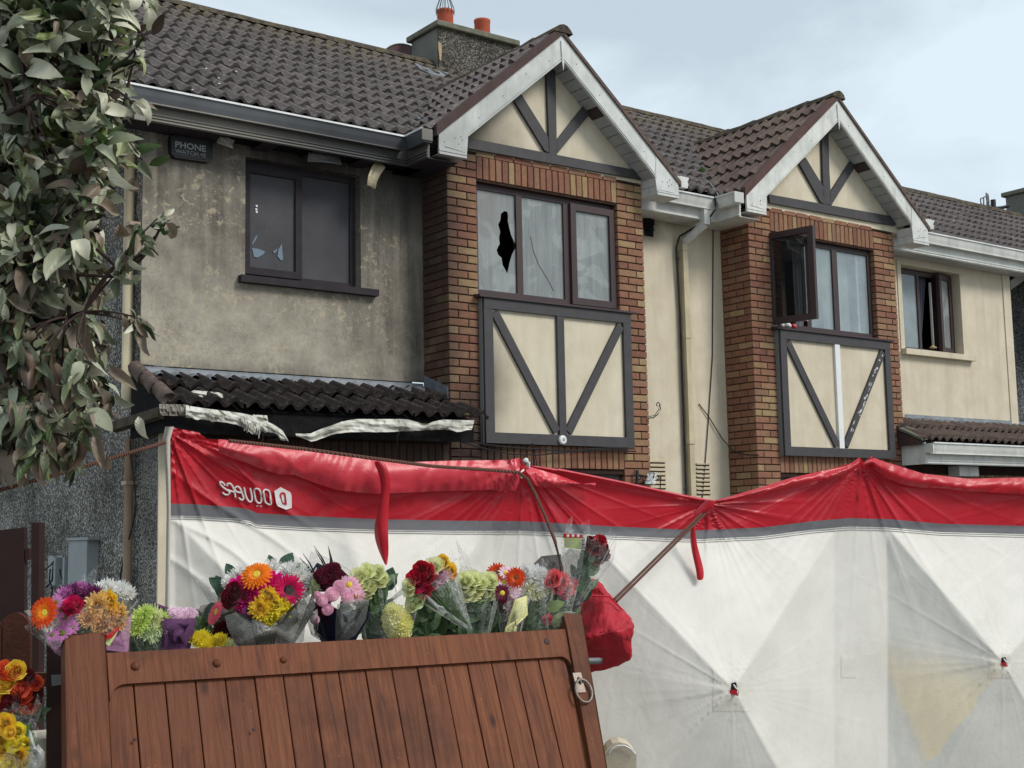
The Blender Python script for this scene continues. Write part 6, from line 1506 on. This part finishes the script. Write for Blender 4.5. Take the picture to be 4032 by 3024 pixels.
lab = sheet(B, [(372,2492),(392,2512),(430,2508),(465,2470),(468,2478),(452,2510),(430,2545),(405,2528)], 'yellowp', 'price_label', -.075, wave=.004)
M['label_red'] = plain('label_red', S(196, 30, 34), .5, .4, .1); M['label_green'] = plain('label_green', S(204, 216, 150), .5, .4, .05); lab.data.materials[0] = M['label_green']
o = sheet(B, [(372,2488),(392,2506),(430,2500),(466,2460),(470,2478),(440,2512),(410,2520),(385,2508)], 'label_red', 'label_band', -.085, wave=.003)
# 2 lime chrysanthemums
B = bouquet('small bunch of lime green chrysanthemums left of the purple paper cone', 580, 2450)
for x, y, r_, c_ in ((560,2440,46,'limedeep'),(605,2435,50,'lime'),(625,2465,44,'greenwhite'),(590,2480,46,'greenwhite'),(545,2475,40,'limedeep'),(640,2440,34,'limedeep'),(600,2500,34,'greenwhite'),(575,2415,36,'limedeep')): flower(B, 'mum', c_, x, y, r_, -.04, up=.5)
foliage(B, 525, 640, 2490, 2570, 16, dd=.02, stems=6, base=590); wrap(B, (590, 2640), (590, 2480), 75, 50, 'clear', -PI, 0, -.04, .1, seed=3)
# 3 purple cone with pale carnations
B = bouquet('pale pink carnation bunch wrapped in ribbed purple paper', 700, 2450)
for i in range(11): flower(B, 'carnation', 'palepink', U(650, 755), U(2412, 2432), U(24, 34), U(-.02, .04), up=1.2)
flower(B, 'rose', 'red', 640, 2425, 16, .0)
sheet(B, [(636,2432),(700,2436),(772,2434),(764,2490),(748,2562),(690,2564),(634,2566),(640,2500)], 'purple', 'paper_cone', -.06, wave=.03); sheet(B, [(600,2378),(612,2374),(690,2402),(660,2440),(630,2430)], 'purple', 'paper_cone', .05)
bleaf(B, 'florist', 645, 2420, 40, 130, -.02); bleaf(B, 'florist', 650, 2425, 34, 90, -.02)
# 4 low yellow chrysanthemums
B = bouquet('low bunch of yellow chrysanthemums lying on the gate rail with a dark red bloom', 830, 2530)
for x in range(770, 920, 15): flower(B, 'mum', 'yellow' if x < 880 else 'lime', x+U(-6, 6), 2528+U(-18, 22)+(x-830)*.06, U(26, 34), -.06+U(-.02, .02), up=.8)
for x, y, r_ in ((870,2490,34),(905,2500,36),(885,2475,30)): flower(B, 'mum', 'darkred', x, y, r_, .02, up=.6)
sheet(B, [(765,2430),(790,2385),(850,2370),(890,2400),(910,2470),(860,2490),(790,2480)], 'pinkfilm', dd=.12, wave=.02); foliage(B, 770, 850, 2440, 2510, 14, 'florist', .02, (30, 50), 3, 820)
flower(B, 'gerbera', 'pink', 852, 2410, 44, -.10, 'yellow', .4, -.9); flower(B, 'gerbera', 'coral', 838, 2432, 30, -.09, 'yellow', .4, -.9)
# 5 big bright bouquet in grey film
B = bouquet('large bright bouquet with orange and magenta gerberas in frosted grey film', 1050, 2380)
wrap(B, (1060, 2640), (1050, 2370), 200, 150, 'grey', -PI*1.02, .02, -.02, .22, seed=5, flare=.8)
sheet(B, [(884,2425),(930,2410),(1000,2455),(1060,2470),(1140,2440),(1190,2350),(1235,2350),(1243,2390),(1205,2440),(1195,2525),(1170,2545),(1080,2530),(960,2545),(925,2540),(895,2470)], 'grey', dd=-.14, wave=.05)
sheet(B, [(765,2280),(815,2280),(905,2330),(885,2430),(830,2380)], 'milky', dd=.16)
for x, y, r_ in ((930,2285,44),(950,2262,38),(1070,2240,40),(1170,2265,50),(1215,2290,54),(1140,2250,44),(1195,2325,48),(1232,2310,40),(900,2300,30)): flower(B, 'mum', 'white', x, y, r_, .04, up=.8)
flower(B, 'gerbera', 'orangelite', 1010, 2268, 64, -.08, 'yellow', .9, 0); flower(B, 'gerbera', 'orangelite', 1010, 2262, 48, -.09, 'yellow', .9, 0)
for x, y, r_ in ((975,2345,56),(940,2310,40),(1045,2320,52),(1075,2290,40),(1000,2310,44),(955,2375,40),(1020,2360,46)): flower(B, 'mumbig', 'magenta', x, y, r_, -.05, up=.5)
flower(B, 'gerbera', 'hotpink', 1137, 2322, 60, -.13, 'dark', .3, .1)
for x, y, r_ in ((915,2345,38),(905,2370,32),(920,2320,28)): flower(B, 'rose', 'darkred', x, y, r_, -.08, up=.5)
for x, y, r_, c_ in ((1025,2395,44,'gold'),(1080,2385,50,'yellow'),(1110,2400,46,'yellow'),(1060,2350,38,'gold'),(1070,2440,44,'yellow'),(1035,2415,36,'yellow')): flower(B, 'mumbig', c_, x, y, r_, -.12, up=.3)
for x, y in ((985,2420),(1005,2432),(975,2405)): flower(B, 'daisy', 'purple', x, y, 26, -.1, 'dark')
for px, py, l_, a_ in ((900,2360,110,120),(905,2330,100,145),(920,2270,60,120),(1080,2250,70,110),(1110,2245,80,60),(1185,2350,80,60),(1200,2330,66,70),(870,2400,90,190),(880,2420,80,230),(930,2420,70,200)): bleaf(B, 'deep', px, py, l_, a_, .06, ws=1.3)
bleaf(B, 'light', 1165, 2245, 34, 60, .03); foliage(B, 900, 1160, 2380, 2480, 16, 'florist', .02, stems=8, base=1050)
# 6 navy bouquet
B = bouquet('pink button chrysanthemums in navy paper with dark grass blades', 1330, 2380)
sheet(B, [(1195,2260),(1225,2170),(1290,2195),(1330,2215),(1420,2270),(1440,2320),(1400,2340),(1290,2280)], 'lace', dd=.16); sheet(B, [(1225,2250),(1248,2215),(1300,2240),(1345,2240),(1375,2270),(1350,2330),(1240,2330)], 'navy', dd=.08)
wrap(B, (1330, 2640), (1335, 2390), 125, 90, 'navy', -PI, 0, .0, .12, seed=6)
sheet(B, [(1328,2380),(1380,2362),(1456,2358),(1440,2440),(1400,2500),(1345,2535),(1318,2545),(1322,2440)], 'grey', dd=-.14, wave=.04); sheet(B, [(1205,2430),(1250,2395),(1255,2460),(1235,2500),(1320,2545),(1290,2540),(1225,2500)], 'grey', dd=-.10, wave=.03)
for x, y, r_ in ((1265,2270,30),(1300,2255,34),(1335,2280,30),(1290,2300,28),(1315,2240,26),(1275,2370,30),(1255,2400,28),(1300,2420,30)): flower(B, 'carnation', 'burgundy', x, y, r_, -.02, up=.5)
for x, y, r_ in ((1268,2362,27),(1308,2340,31),(1335,2308,26),(1368,2355,27),(1290,2400,25),(1345,2330,18),(1250,2345,18),(1240,2440,20)): flower(B, 'pom', 'pinkmum', x, y, r_, -.10, up=.2)
for x, y, r_ in ((1375,2302,42),(1405,2345,36),(1395,2320,34)): flower(B, 'daisy', 'pinkmum', x, y, r_, -.07, 'yellow', .4)
for x0, y0, x1, y1 in ((1290,2240,1235,2148),(1285,2250,1240,2165),(1230,2255,1178,2195),(1240,2260,1192,2178),(1302,2245,1292,2148),(1310,2250,1296,2160),(1215,2250,1176,2234)):
    D = Dg(x0)+.12; MB().tube([atD(x0, y0, D), atD((x0+x1)/2+4, (y0+y1)/2, D), atD(x1, y1, D)], [.004, .003, .0008], 4).build('grass_blade', M['black'], B)
for x, y in ((1240,2290),(1250,2310),(1232,2325)): bleaf(B, 'light', x, y+20, 36, 100, -.05)
foliage(B, 1240, 1420, 2400, 2500, 10, dd=.02, stems=5, base=1330)
# 7 lime roses with dark leaves
B = bouquet('bunch of pale lime roses below the hanging red strap', 1470, 2350)
for x, y, r_ in ((1412,2270,34),(1445,2250,32),(1478,2262,32),(1500,2285,34),(1430,2300,32),(1455,2320,30),(1425,2262,28),(1490,2250,26),(1440,2345,28),(1410,2320,26)): flower(B, 'rose', 'lime', x, y, r_, -.02, up=.55)
foliage(B, 1425, 1525, 2300, 2500, 34, dd=.02, lp=(45, 80), stems=7, base=1475); wrap(B, (1475, 2640), (1480, 2400), 75, 50, 'clear', -PI, 0, -.04, .15, seed=7)
# 8 yellow chrysanthemum in cellophane
B = bouquet('pale yellow chrysanthemum bunch in clear cellophane left of the crimson roses', 1560, 2450)
for x, y, r_ in ((1560,2440,52),(1575,2480,44),(1548,2410,36),(1590,2450,36),(1565,2465,48)): flower(B, 'carnation', 'lemon', x, y, r_, -.06, up=.1)
wrap(B, (1565, 2640), (1565, 2330), 80, 50, 'clear', -PI, 0, -.05, .25, seed=8); sheet(B, [(1532,2360),(1590,2310),(1600,2330),(1535,2375)], 'grey', 'card', .02, wave=.003)
sheet(B, [(1545,2262),(1552,2262),(1562,2330),(1556,2335)], 'milky', dd=.0, wave=.002); foliage(B, 1520, 1600, 2480, 2540, 16, dd=.02, stems=5, base=1560)
foliage(B, 1600, 1700, 2420, 2540, 34, 'florist', .03, (45, 80), 5, 1650)
sheet(B, [(1520,2340),(1560,2300),(1600,2340),(1590,2420),(1560,2470),(1530,2520),(1515,2440)], 'clear', dd=-.12, wave=.03)
# 9 crimson rose bouquet lying diagonally
B = bouquet('crimson, pink and cream rose bouquet lying slanted in clear film', 1700, 2330)
for x, y, r_, c_ in ((1672,2265,50,'crimson'),(1640,2300,38,'hotpink'),(1665,2325,40,'crimson'),(1630,2275,30,'crimson'),(1658,2240,30,'red'),(1700,2290,36,'crimson'),(1732,2268,36,'mauve'),(1728,2280,30,'pink'),(1705,2232,36,'cream'),(1722,2225,30,'lemon'),(1745,2212,28,'gold'),(1768,2245,30,'gold'),(1775,2262,24,'orangelite'),(1755,2230,24,'gold'),(1612,2300,26,'lime'),(1610,2325,26,'lime'),(1638,2362,38,'greenwhite'),(1622,2385,28,'lime')):
    flower(B, 'rose', c_, x, y, r_, -.08, up=.5, rt=-.3)
foliage(B, 1680, 1830, 2300, 2450, 40, 'florist', -.02, (45, 80), 0); foliage(B, 1690, 1840, 2430, 2530, 30, 'florist', .05, (45, 80), 5, 1780)
wrap(B, (1850, 2480), (1690, 2270), 110, 80, 'clear', -PI, 0, -.12, .15, seed=9); wrap(B, (1850, 2480), (1740, 2200), 100, 60, 'clear', .1, 3.0, .06, .25, seed=10)
for i in range(7):
    MB().tube([atD(1680+i*12, 2345-i*8, Dg(1750)), atD(1770+i*5, 2420-i*4, Dg(1790)-.05), atD(1842+i, 2474-i*1.5, Dg(1850)-.04)], .004, 5).build('stem', M['stem'], B)
sheet(B, [(1722,2382),(1745,2388),(1760,2410),(1742,2425),(1722,2405)], 'milky', 'ribbon_bow', -.16, wave=.01)
sheet(B, [(1675,2340),(1690,2350),(1730,2385),(1725,2400),(1690,2370)], 'milky', 'ribbon', -.16, wave=.004); sheet(B, [(1745,2400),(1760,2405),(1845,2465),(1840,2478),(1790,2445)], 'milky', 'ribbon', -.16, wave=.004)
sheet(B, [(1695,2300),(1770,2235),(1800,2290),(1858,2475),(1835,2470),(1770,2400)], 'clear', dd=-.16, wave=.03)
# 10 lime roses, centre
B = bouquet('bunch of pale green roses in film, centre of the gate beside orange gerberas', 1870, 2350)
for x, y, r_ in ((1832,2285,34),(1862,2280,34),(1890,2292,34),(1925,2290,38),(1845,2315,32),(1878,2322,34),(1912,2325,32),(1935,2310,28),(1825,2310,26),(1895,2345,28),(1860,2345,28),(1835,2345,26),(1925,2345,26)): flower(B, 'rose', 'lime', x, y, r_, -.03, up=.5)
foliage(B, 1815, 1945, 2350, 2520, 54, 'florist', .0, (45, 85), 7, 1880); wrap(B, (1885, 2640), (1880, 2330), 92, 60, 'clear', -PI, 0, -.06, .2, seed=11)
sheet(B, [(1815,2215),(1880,2225),(1950,2300),(1870,2290)], 'clear', dd=.05)
# 11 orange gerberas with mauve
B = bouquet('orange gerberas with lilac chrysanthemums over a burgundy sleeve and yellow paper', 2000, 2330)
flower(B, 'gerbera', 'rust', 1955, 2256, 42, -.02, 'brown', .5, -.4); flower(B, 'gerbera', 'rust', 2030, 2274, 40, -.08, 'brown', .3, .1); flower(B, 'gerbera', 'orange', 2030, 2274, 26, -.085, 'brown', .3, .1)
for x, y, r_ in ((1985,2290,38),(2000,2320,36),(2025,2330,32),(1990,2255,30),(2010,2345,30),(1975,2315,28)): flower(B, 'daisy', 'palepink', x, y, r_, -.05, 'yellow', .4)
for x, y, r_ in ((1978,2335,36),(1985,2352,28)): flower(B, 'daisy', 'burgundy', x, y, r_, -.10, 'yellow', .3)
sheet(B, [(1955,2350),(2000,2345),(2030,2360),(2000,2440),(1985,2450),(1960,2400)], 'burg', 'sleeve', -.07, wave=.02)
v, f_ = text_mesh('BLÁTH', 1, .02); w1 = max(p[0] for p in v)
MB().add([atD(1981+p[1]*13, 2398-p[0]/w1*46, Dg(1980)+.005) for p in v], f_).build('lettering', M['white'], B)
sheet(B, [(2028,2360),(2075,2345),(2078,2420),(2030,2470),(2035,2490),(1985,2498),(2000,2440)], 'yellowp', 'paper', -.07, wave=.03); sheet(B, [(1990,2470),(2030,2440),(2028,2496),(1985,2500)], 'yellowp', 'paper', -.09, wave=.015)
wrap(B, (2005, 2640), (2010, 2330), 78, 50, 'clear', -PI, 0, -.10, .2, seed=12); foliage(B, 1950, 2060, 2350, 2500, 24, 'florist', .05, (40, 70), 5, 2005)
# 12 white chrysanthemums
B = bouquet('dense white chrysanthemum bunch right of the orange gerberas', 2110, 2320)
for x, y, r_ in ((2065,2280,38),(2095,2262,40),(2125,2270,40),(2145,2295,38),(2110,2300,42),(2080,2310,38),(2130,2325,38),(2100,2335,38),(2070,2250,32),(2150,2320,30),(2075,2335,30)): flower(B, 'mum', 'white' if y < 2310 else 'cream', x, y, r_, -.02, up=.6)
foliage(B, 2060, 2160, 2350, 2510, 48, 'florist', .0, (45, 85), 8, 2110); wrap(B, (2110, 2640), (2110, 2320), 75, 50, 'clear', -PI, 0, -.06, .15, seed=13)
# 13 pink roses
B = bouquet('coral pink roses with dark leaves just left of the right gate stile', 2190, 2350)
for x, y, r_, c_ in ((2180,2278,34,'coral'),(2208,2288,34,'coral'),(2198,2312,30,'pink'),(2165,2290,22,'coral'),(2235,2318,30,'coral'),(2250,2298,24,'pink'),(2228,2340,22,'pink'),(2158,2440,22,'pink')): flower(B, 'rose', c_, x, y, r_, -.06, up=.4)
foliage(B, 2140, 2230, 2330, 2500, 36, 'florist', .0, (45, 85), 7, 2190); bleaf(B, 'light', 2150, 2400, 80, 25, -.09, ws=1.2); bleaf(B, 'light', 2180, 2465, 70, 50, -.09, ws=1.2)
wrap(B, (2190, 2640), (2195, 2300), 85, 50, 'clear', -PI, 0, -.10, .2, seed=14); sheet(B, [(2225,2275),(2272,2268),(2262,2330),(2235,2395)], 'clear', dd=-.12, wave=.01); sheet(B, [(2135,2195),(2165,2240),(2200,2270),(2150,2280),(2125,2262)], 'clear', dd=-.06, wave=.01)
# 14 tall red rose bouquet in film
B = bouquet('tall red rose in clear film with red and green label, dark leaves behind', 2300, 2250)
D14 = 5.42
for x, y, r_, c_ in ((2345,2152,36,'red'),(2365,2165,32,'darkred'),(2375,2190,26,'darkred'),(2320,2140,26,'darkred'),(2362,2132,26,'red'),(2355,2205,24,'red')): flower(B, 'rose', c_, x, y, r_, 0, D=D14, up=.5)
FMs = lambda px, mat, nm, D, wv=.012: sheet(B, px, mat, nm, D=D, wave=wv)
FMs([(2085,2235),(2132,2190),(2210,2182),(2205,2240),(2230,2280),(2150,2262),(2090,2245)], 'brown', 'dark_sleeve', D14+.08)
FMs([(2205,2200),(2240,2160),(2300,2170),(2290,2260),(2280,2300),(2210,2270)], 'grey', 'frosted_insert', D14-.03)
for i in range(34):
    u = rnd(); bleaf(B, 'florist' if i % 3 else 'deep', lerp(2290, 2350, U(0, 1))-u*40, lerp(2200, 2370, u), U(50, 85), U(30, 120), D=D14+U(-.02, .05))
for i in range(5): MB().tube([atD(2350-i*6, 2170, D14+.02), atD(2320-i*6, 2260, D14+.02), atD(2275-i*3, 2360, D14+.03), atD(2240, 2420, D14+.04)], .004, 5).build('stem', M['stem'], B)
wrap(B, (2238, 2430), (2325, 2120), 108, 70, 'clear', -PI, 0, D=D14-.05, jag=.14, seed=15); wrap(B, (2238, 2430), (2325, 2090), 100, 60, 'clear', .1, 3.0, D=D14+.08, jag=.1, seed=16)
FMs([(2245,2400),(2262,2360),(2310,2335),(2290,2380),(2262,2415)], 'brown', 'dark_sleeve', D14-.05); FMs([(2208,2412),(2235,2405),(2268,2412),(2240,2422),(2222,2424)], 'milky', 'tie', D14-.08, .006)
c4 = [(2218,2101),(2312,2108),(2302,2166),(2222,2156)]
FMs(c4, 'label_green', 'price_label', D14-.10, .002); FMs([(2218,2100),(2296,2106),(2295,2118),(2217,2117)], 'label_red', 'label_band', D14-.108, .001); FMs([(2292,2112),(2312,2110),(2302,2166),(2285,2162)], 'white', 'barcode_panel', D14-.106, .001)
for k in range(9): MB().prism([atD(2291+0, 2116+k*5, D14-.112), atD(2303, 2117+k*5, D14-.112), atD(2303, 2118.5+k*5+(k % 3), D14-.112), atD(2291, 2117.5+k*5+(k % 3), D14-.112)], CF*.001).build('barcode_line', M['black'], B)
for k, (wd, y) in enumerate(((30, 2127), (44, 2135), (44, 2139), (26, 2143), (32, 2148))): MB().prism([atD(2221, y, D14-.108), atD(2221+wd, y+.8, D14-.108), atD(2221+wd, y+2.6-(k > 0), D14-.108), atD(2221, y+1.8-(k > 0)*.6, D14-.108)], CF*.001).build('print_line', M['grey_print'], B)
for x in (2236, 2256, 2276): MB().lathe(atD(x, 2110, D14-.113), -CF, [(.006, 0), (.004, .001)], 8).build('label_flower', M['white'], B)
# 15 / 16 bouquets at the far left
B = bouquet('dome of orange, yellow and dark red roses at the lower left edge', 60, 2700); Dl = 4.35
for x, y, r_, c_ in ((15,2640,38,'salmon'),(-25,2665,40,'orange'),(65,2640,38,'gold'),(25,2690,44,'gold'),(105,2672,34,'darkred'),(140,2690,30,'salmon'),(80,2715,40,'salmon'),(140,2740,38,'darkred'),(50,2765,42,'darkred'),(115,2775,38,'salmon'),(0,2735,34,'gold'),(-30,2780,40,'darkred'),(100,2745,30,'orange'),(15,2790,32,'red'),(45,2650,30,'orange')): flower(B, 'rose', c_, x, y, r_, D=Dl+abs(x-50)*.0006, up=.45)
for i in range(24): bleaf(B, 'florist', U(-40, 150), U(2700, 2860), U(45, 75), U(20, 160), D=Dl+.06)
wrap(B, (50, 3050), (50, 2760), 120, 80, 'clear', -PI, 0, D=Dl-.02, seed=17); sheet(B, [(15,2810),(70,2818),(135,2822),(125,2850),(60,2860),(5,2840)], 'black', 'black_tissue', D=Dl-.02)
for i in range(5): MB().tube([atD(0+i*25, 2760, Dl+.05), atD(50, 3050, Dl+.06)], .004, 5).build('stem', M['stem'], B)
B = bouquet('bunch of yellow roses in crinkled clear film at the bottom left corner', 50, 2920); Dl = 4.2
for x, y, r_ in ((20,2850,40),(68,2880,34),(-20,2880,38),(5,2910,40),(60,2925,38),(100,2930,26),(15,2960,38),(70,2975,36),(30,3005,36),(105,2970,28),(-25,2960,36),(60,3025,34),(0,3040,36),(40,2885,28),(95,3000,28)): flower(B, 'rose', 'yellow' if rnd() < .6 else 'gold', x, y, r_, D=Dl+.0008*abs(x-40), up=.35)
for i in range(16): bleaf(B, 'florist', U(0, 120), U(2860, 3000), U(40, 60), U(0, 180), D=Dl+.05)
sheet(B, [(108,2850),(125,2830),(150,2860),(172,2920),(170,2960),(125,2950)], 'clear', D=Dl+.08, wave=.03); sheet(B, [(110,2980),(150,2930),(176,2960),(176,3020),(160,3060),(108,3050)], 'milky', D=Dl+.02, wave=.04)
sheet(B, [(112,2870),(122,2880),(140,2940),(172,2975),(150,2990),(118,2950)], 'milky', D=Dl+.0, wave=.03); wrap(B, (50, 3250), (45, 2950), 130, 90, 'clear', -PI, 0, D=Dl, seed=18)

# ================================================================== TREE (whitebeam, scorched) on the left
TR = thing('whitebeam_tree', 'scorched whitebeam tree with large curling green and silver leaves at the left', 'tree', tuple(V(*[c_ for c_ in atD(-520, 2500, 4.3)[:2]], 0)))
M['bark'] = plain('purple_brown_bark', S(70, 56, 52), .85, .2, .3, 30, 60, .5)
TM = [leaf_mat('tree_leaf_dark', (40, 56, 36), (58, 76, 46), (116, 124, 98), .35), leaf_mat('tree_leaf_green', (64, 86, 52), (88, 110, 66), (172, 176, 150), .25), leaf_mat('tree_leaf_scorched', (62, 50, 42), (84, 66, 54), (140, 124, 106), .8), leaf_mat('tree_leaf_silver', (122, 130, 96), (148, 154, 120), (218, 216, 192), .2), leaf_mat('tree_leaf_young', (120, 138, 74), (136, 150, 92), (168, 176, 130), .1)]
TLM = [[leaf_mesh(m_, ln=1, wd=U(.28, .5), fold=U(.2, 1.3), curl=U(-.6, 2.8), twist=U(-2.2, 2.2), rag=.09, seg=7) for _ in range(6)] for m_ in TM]
TIN = [[leaf_geo(ln=1, wd=U(.28, .5), fold=U(.1, 1.1), curl=U(-.4, 2.6), twist=U(-2.0, 2.0), rag=.09) for _ in range(6)] for m_ in TM]
tb = atD(-520, 2500, 4.3); troot = V(tb.x, tb.y, 0); t1 = atD(-480, 1900, 4.3); t2 = atD(-380, 900, 4.3); t3 = atD(-250, 0, 4.4); t4 = atD(-150, -700, 4.5)
MB().tube([troot, V(tb.x, tb.y, .8), t1, t2, t3, t4], [.10, .085, .075, .06, .045, .02], 12).build('trunk', M['bark'], TR, True)
def bez(a_, b_, c_, n=8): return [a_*(1-i/n)**2+b_*2*(i/n)*(1-i/n)+c_*(i/n)**2 for i in range(n+1)]
limbs = []
for (x0, y0), (xm, ym), (x1, y1), r0, dz in (((-300, 300), (0, 250), (330, -80), .028, -.2), ((-270, 150), (50, -50), (250, -250), .025, .1), ((-330, 500), (100, 420), (480, 60), .026, .0), ((-370, 800), (0, 700), (380, 330), .028, -.3), ((-380, 900), (100, 820), (420, 560), .026, .25), ((-410, 1150), (0, 1180), (400, 900), .028, .1), ((-420, 1250), (50, 1330), (330, 1230), .024, -.3),
                                  ((-440, 1450), (-50, 1520), (280, 1560), .024, .15), ((-450, 1600), (-100, 1750), (150, 1700), .022, -.25), ((-330, 500), (-50, 520), (150, 380), .02, -.5), ((-400, 1000), (-80, 980), (180, 1080), .02, -.5), ((-440, 1500), (-120, 1420), (120, 1400), .02, .4)):
    a_ = atD(x0, y0, 4.32); c_ = atD(x1, y1, 4.25+dz); b_ = atD(xm, ym, 4.3+dz*.6); P = bez(a_, b_, c_, 10); limbs.append(P)
    MB().tube(P, [lerp(r0, .006, i/10) for i in range(11)], 8).build('limb', M['bark'], TR, True)
# foliage outline read from the picture: right-hand limit of the crown by height, and its density
LIM = [(-200, 560), (0, 560), (150, 560), (300, 560), (420, 540), (520, 520), (640, 500), (760, 470), (900, 430), (1000, 450), (1100, 470), (1250, 500), (1400, 470), (1500, 470), (1600, 500), (1700, 430), (1800, 380), (1860, 330)]
cl = []
def add_cluster(px, py, D, n, tilt): cl.append((px, py, D, n, tilt))
rt = random.Random(5)
for k in range(1150):
    py = rt.uniform(-260, 1800); mxx = interp(py, LIM); u = rt.random()
    px = -120+(mxx-70+120)*u
    dens = 1 if py < 850 else (1 if px < 190 else .50)
    if py > 1650 and px > 200 and rt.random() < .4: continue
    if rt.random() > dens: continue
    add_cluster(px, py, rt.uniform(3.75, 5.1), rt.randint(8, 12), rt.uniform(-.3, .5))
for px, py in ((520,150),(560,240),(580,120),(540,60),(430,90),(470,40),(400,560),(360,480),(620,860),(570,640),(560,960),(480,1060),(545,1280),(560,1260),(250,640),(590,30),(500,330),(540,430)): add_cluster(px, py, 3.95, 6, .8)
MOSTLY = []; nleaf = 0; far = {i: MB() for i in range(5)}
for (px, py, D, n, tilt) in cl:
    c_ = atD(px, py, D); best = min((p_ for l_ in limbs for p_ in l_), key=lambda p_: (p_-c_).length)
    mid = (best+c_)/2+V(U(-.04, .04), U(-.04, .04), U(-.02, .05)); P = bez(best, mid, c_, 6)
    if (best-c_).length > .04: MB().tube(P, [lerp(.005, .0022, i/6) for i in range(7)], 5).build('twig', M['bark'], TR)
    gd = (c_-mid).normalized()
    for i in range(n):
        u = i/max(1, n-1); p_ = mid.lerp(c_, .45+.55*u)+V(U(-.02, .02), U(-.02, .02), U(-.02, .02))
        hang_ = 1.6 if py > 800 else U(-.6, .9)
        d = (gd*U(.1, .9)+V(U(-1, 1), U(-1, 1), U(-.6, .8))*.9+V(0, 0, -1)*hang_*U(.3, 1.1)-CF*U(-.1, .5)).normalized()
        ty = random.choices(range(5), (28, 26, 10, 28, 8) if py < 700 else ((34, 28, 16, 16, 6) if py < 1250 else (34, 18, 34, 11, 3)))[0]
        if px > 400 and py < 600: ty = random.choices(range(5), (18, 30, 4, 40, 8))[0]
        s_ = (U(.05, .10) if rnd() < .8 else U(.10, .14))*(.8 if px > 430 else 1.0); upv = (-CF*U(-.3, 1.0)+V(U(-.8, .8), U(-.8, .8), U(-.1, 1)))
        MOSTLY.append((D+U(-.05, .05), p_, d, upv, s_, ty))
MOSTLY.sort(key=lambda q_: q_[0])
for i, (D, p_, d, upv, s_, ty) in enumerate(MOSTLY):
    if i < 300: place_leaf(TR, random.choice(TLM[ty]), p_, d, upv, s_)
    else:
        g_ = random.choice(TIN[ty]); y = d; x = y.cross(upv).normalized(); z = x.cross(y); far[ty].add([p_+(x*v_[0]+y*v_[1]+z*v_[2])*s_ for v_ in g_.v], g_.f)
allm = MB()
for ty, mb in far.items():
    if mb.v: allm.cur = ty; allm.add(mb.v, mb.f)
o = allm.build('inner_leaves', TM, TR, True); tag(o, kind='stuff')
# reaching shoots against the house wall
for pts in ([(480,470),(500,360),(520,260),(545,150)], [(330,640),(430,560),(500,520)], [(520,1060),(590,980),(640,880),(648,850)], [(380,980),(470,1060),(560,1000),(610,930)], [(300,1080),(430,1090),(520,1050)], [(150,930),(260,820),(330,700),(440,640)]):
    MB().tube([atD(x, y, 4.0) for x, y in pts], [lerp(.006, .003, i/(len(pts)-1)) for i in range(len(pts))], 6).build('shoot', M['bark'], TR)
for x, y, l_, a_, ty in ((640,880,75,70,1),(640,870,62,110,1),(648,850,60,40,3),(655,880,110,-50,2),(630,900,70,150,3),(560,900,80,170,1),(545,1290,130,-65,2),(548,1240,120,-70,3),(540,1245,95,-100,2),(560,1090,80,200,1),(410,1300,90,-60,0),(430,1440,150,-40,2),(450,1560,90,-20,1),(545,1640,110,-75,3),(420,1790,130,-95,2),(380,1700,150,-80,2),(330,1690,140,-90,0),(250,1640,170,-80,1),(200,1720,180,-80,2),(60,1790,170,-75,2),(110,1780,150,-100,2),(520,700,110,-80,2),(440,690,100,-80,3),(470,880,120,-75,2),(475,1010,90,-90,3)):
    D = 3.95; an = math.radians(a_); d = CR*math.cos(an)+CU*math.sin(an)-CF*U(-.2, .3); place_leaf(TR, random.choice(TLM[ty]), atD(x, y, D), d, -CF+CU*U(-.5, .5), l_*D/F_PX)
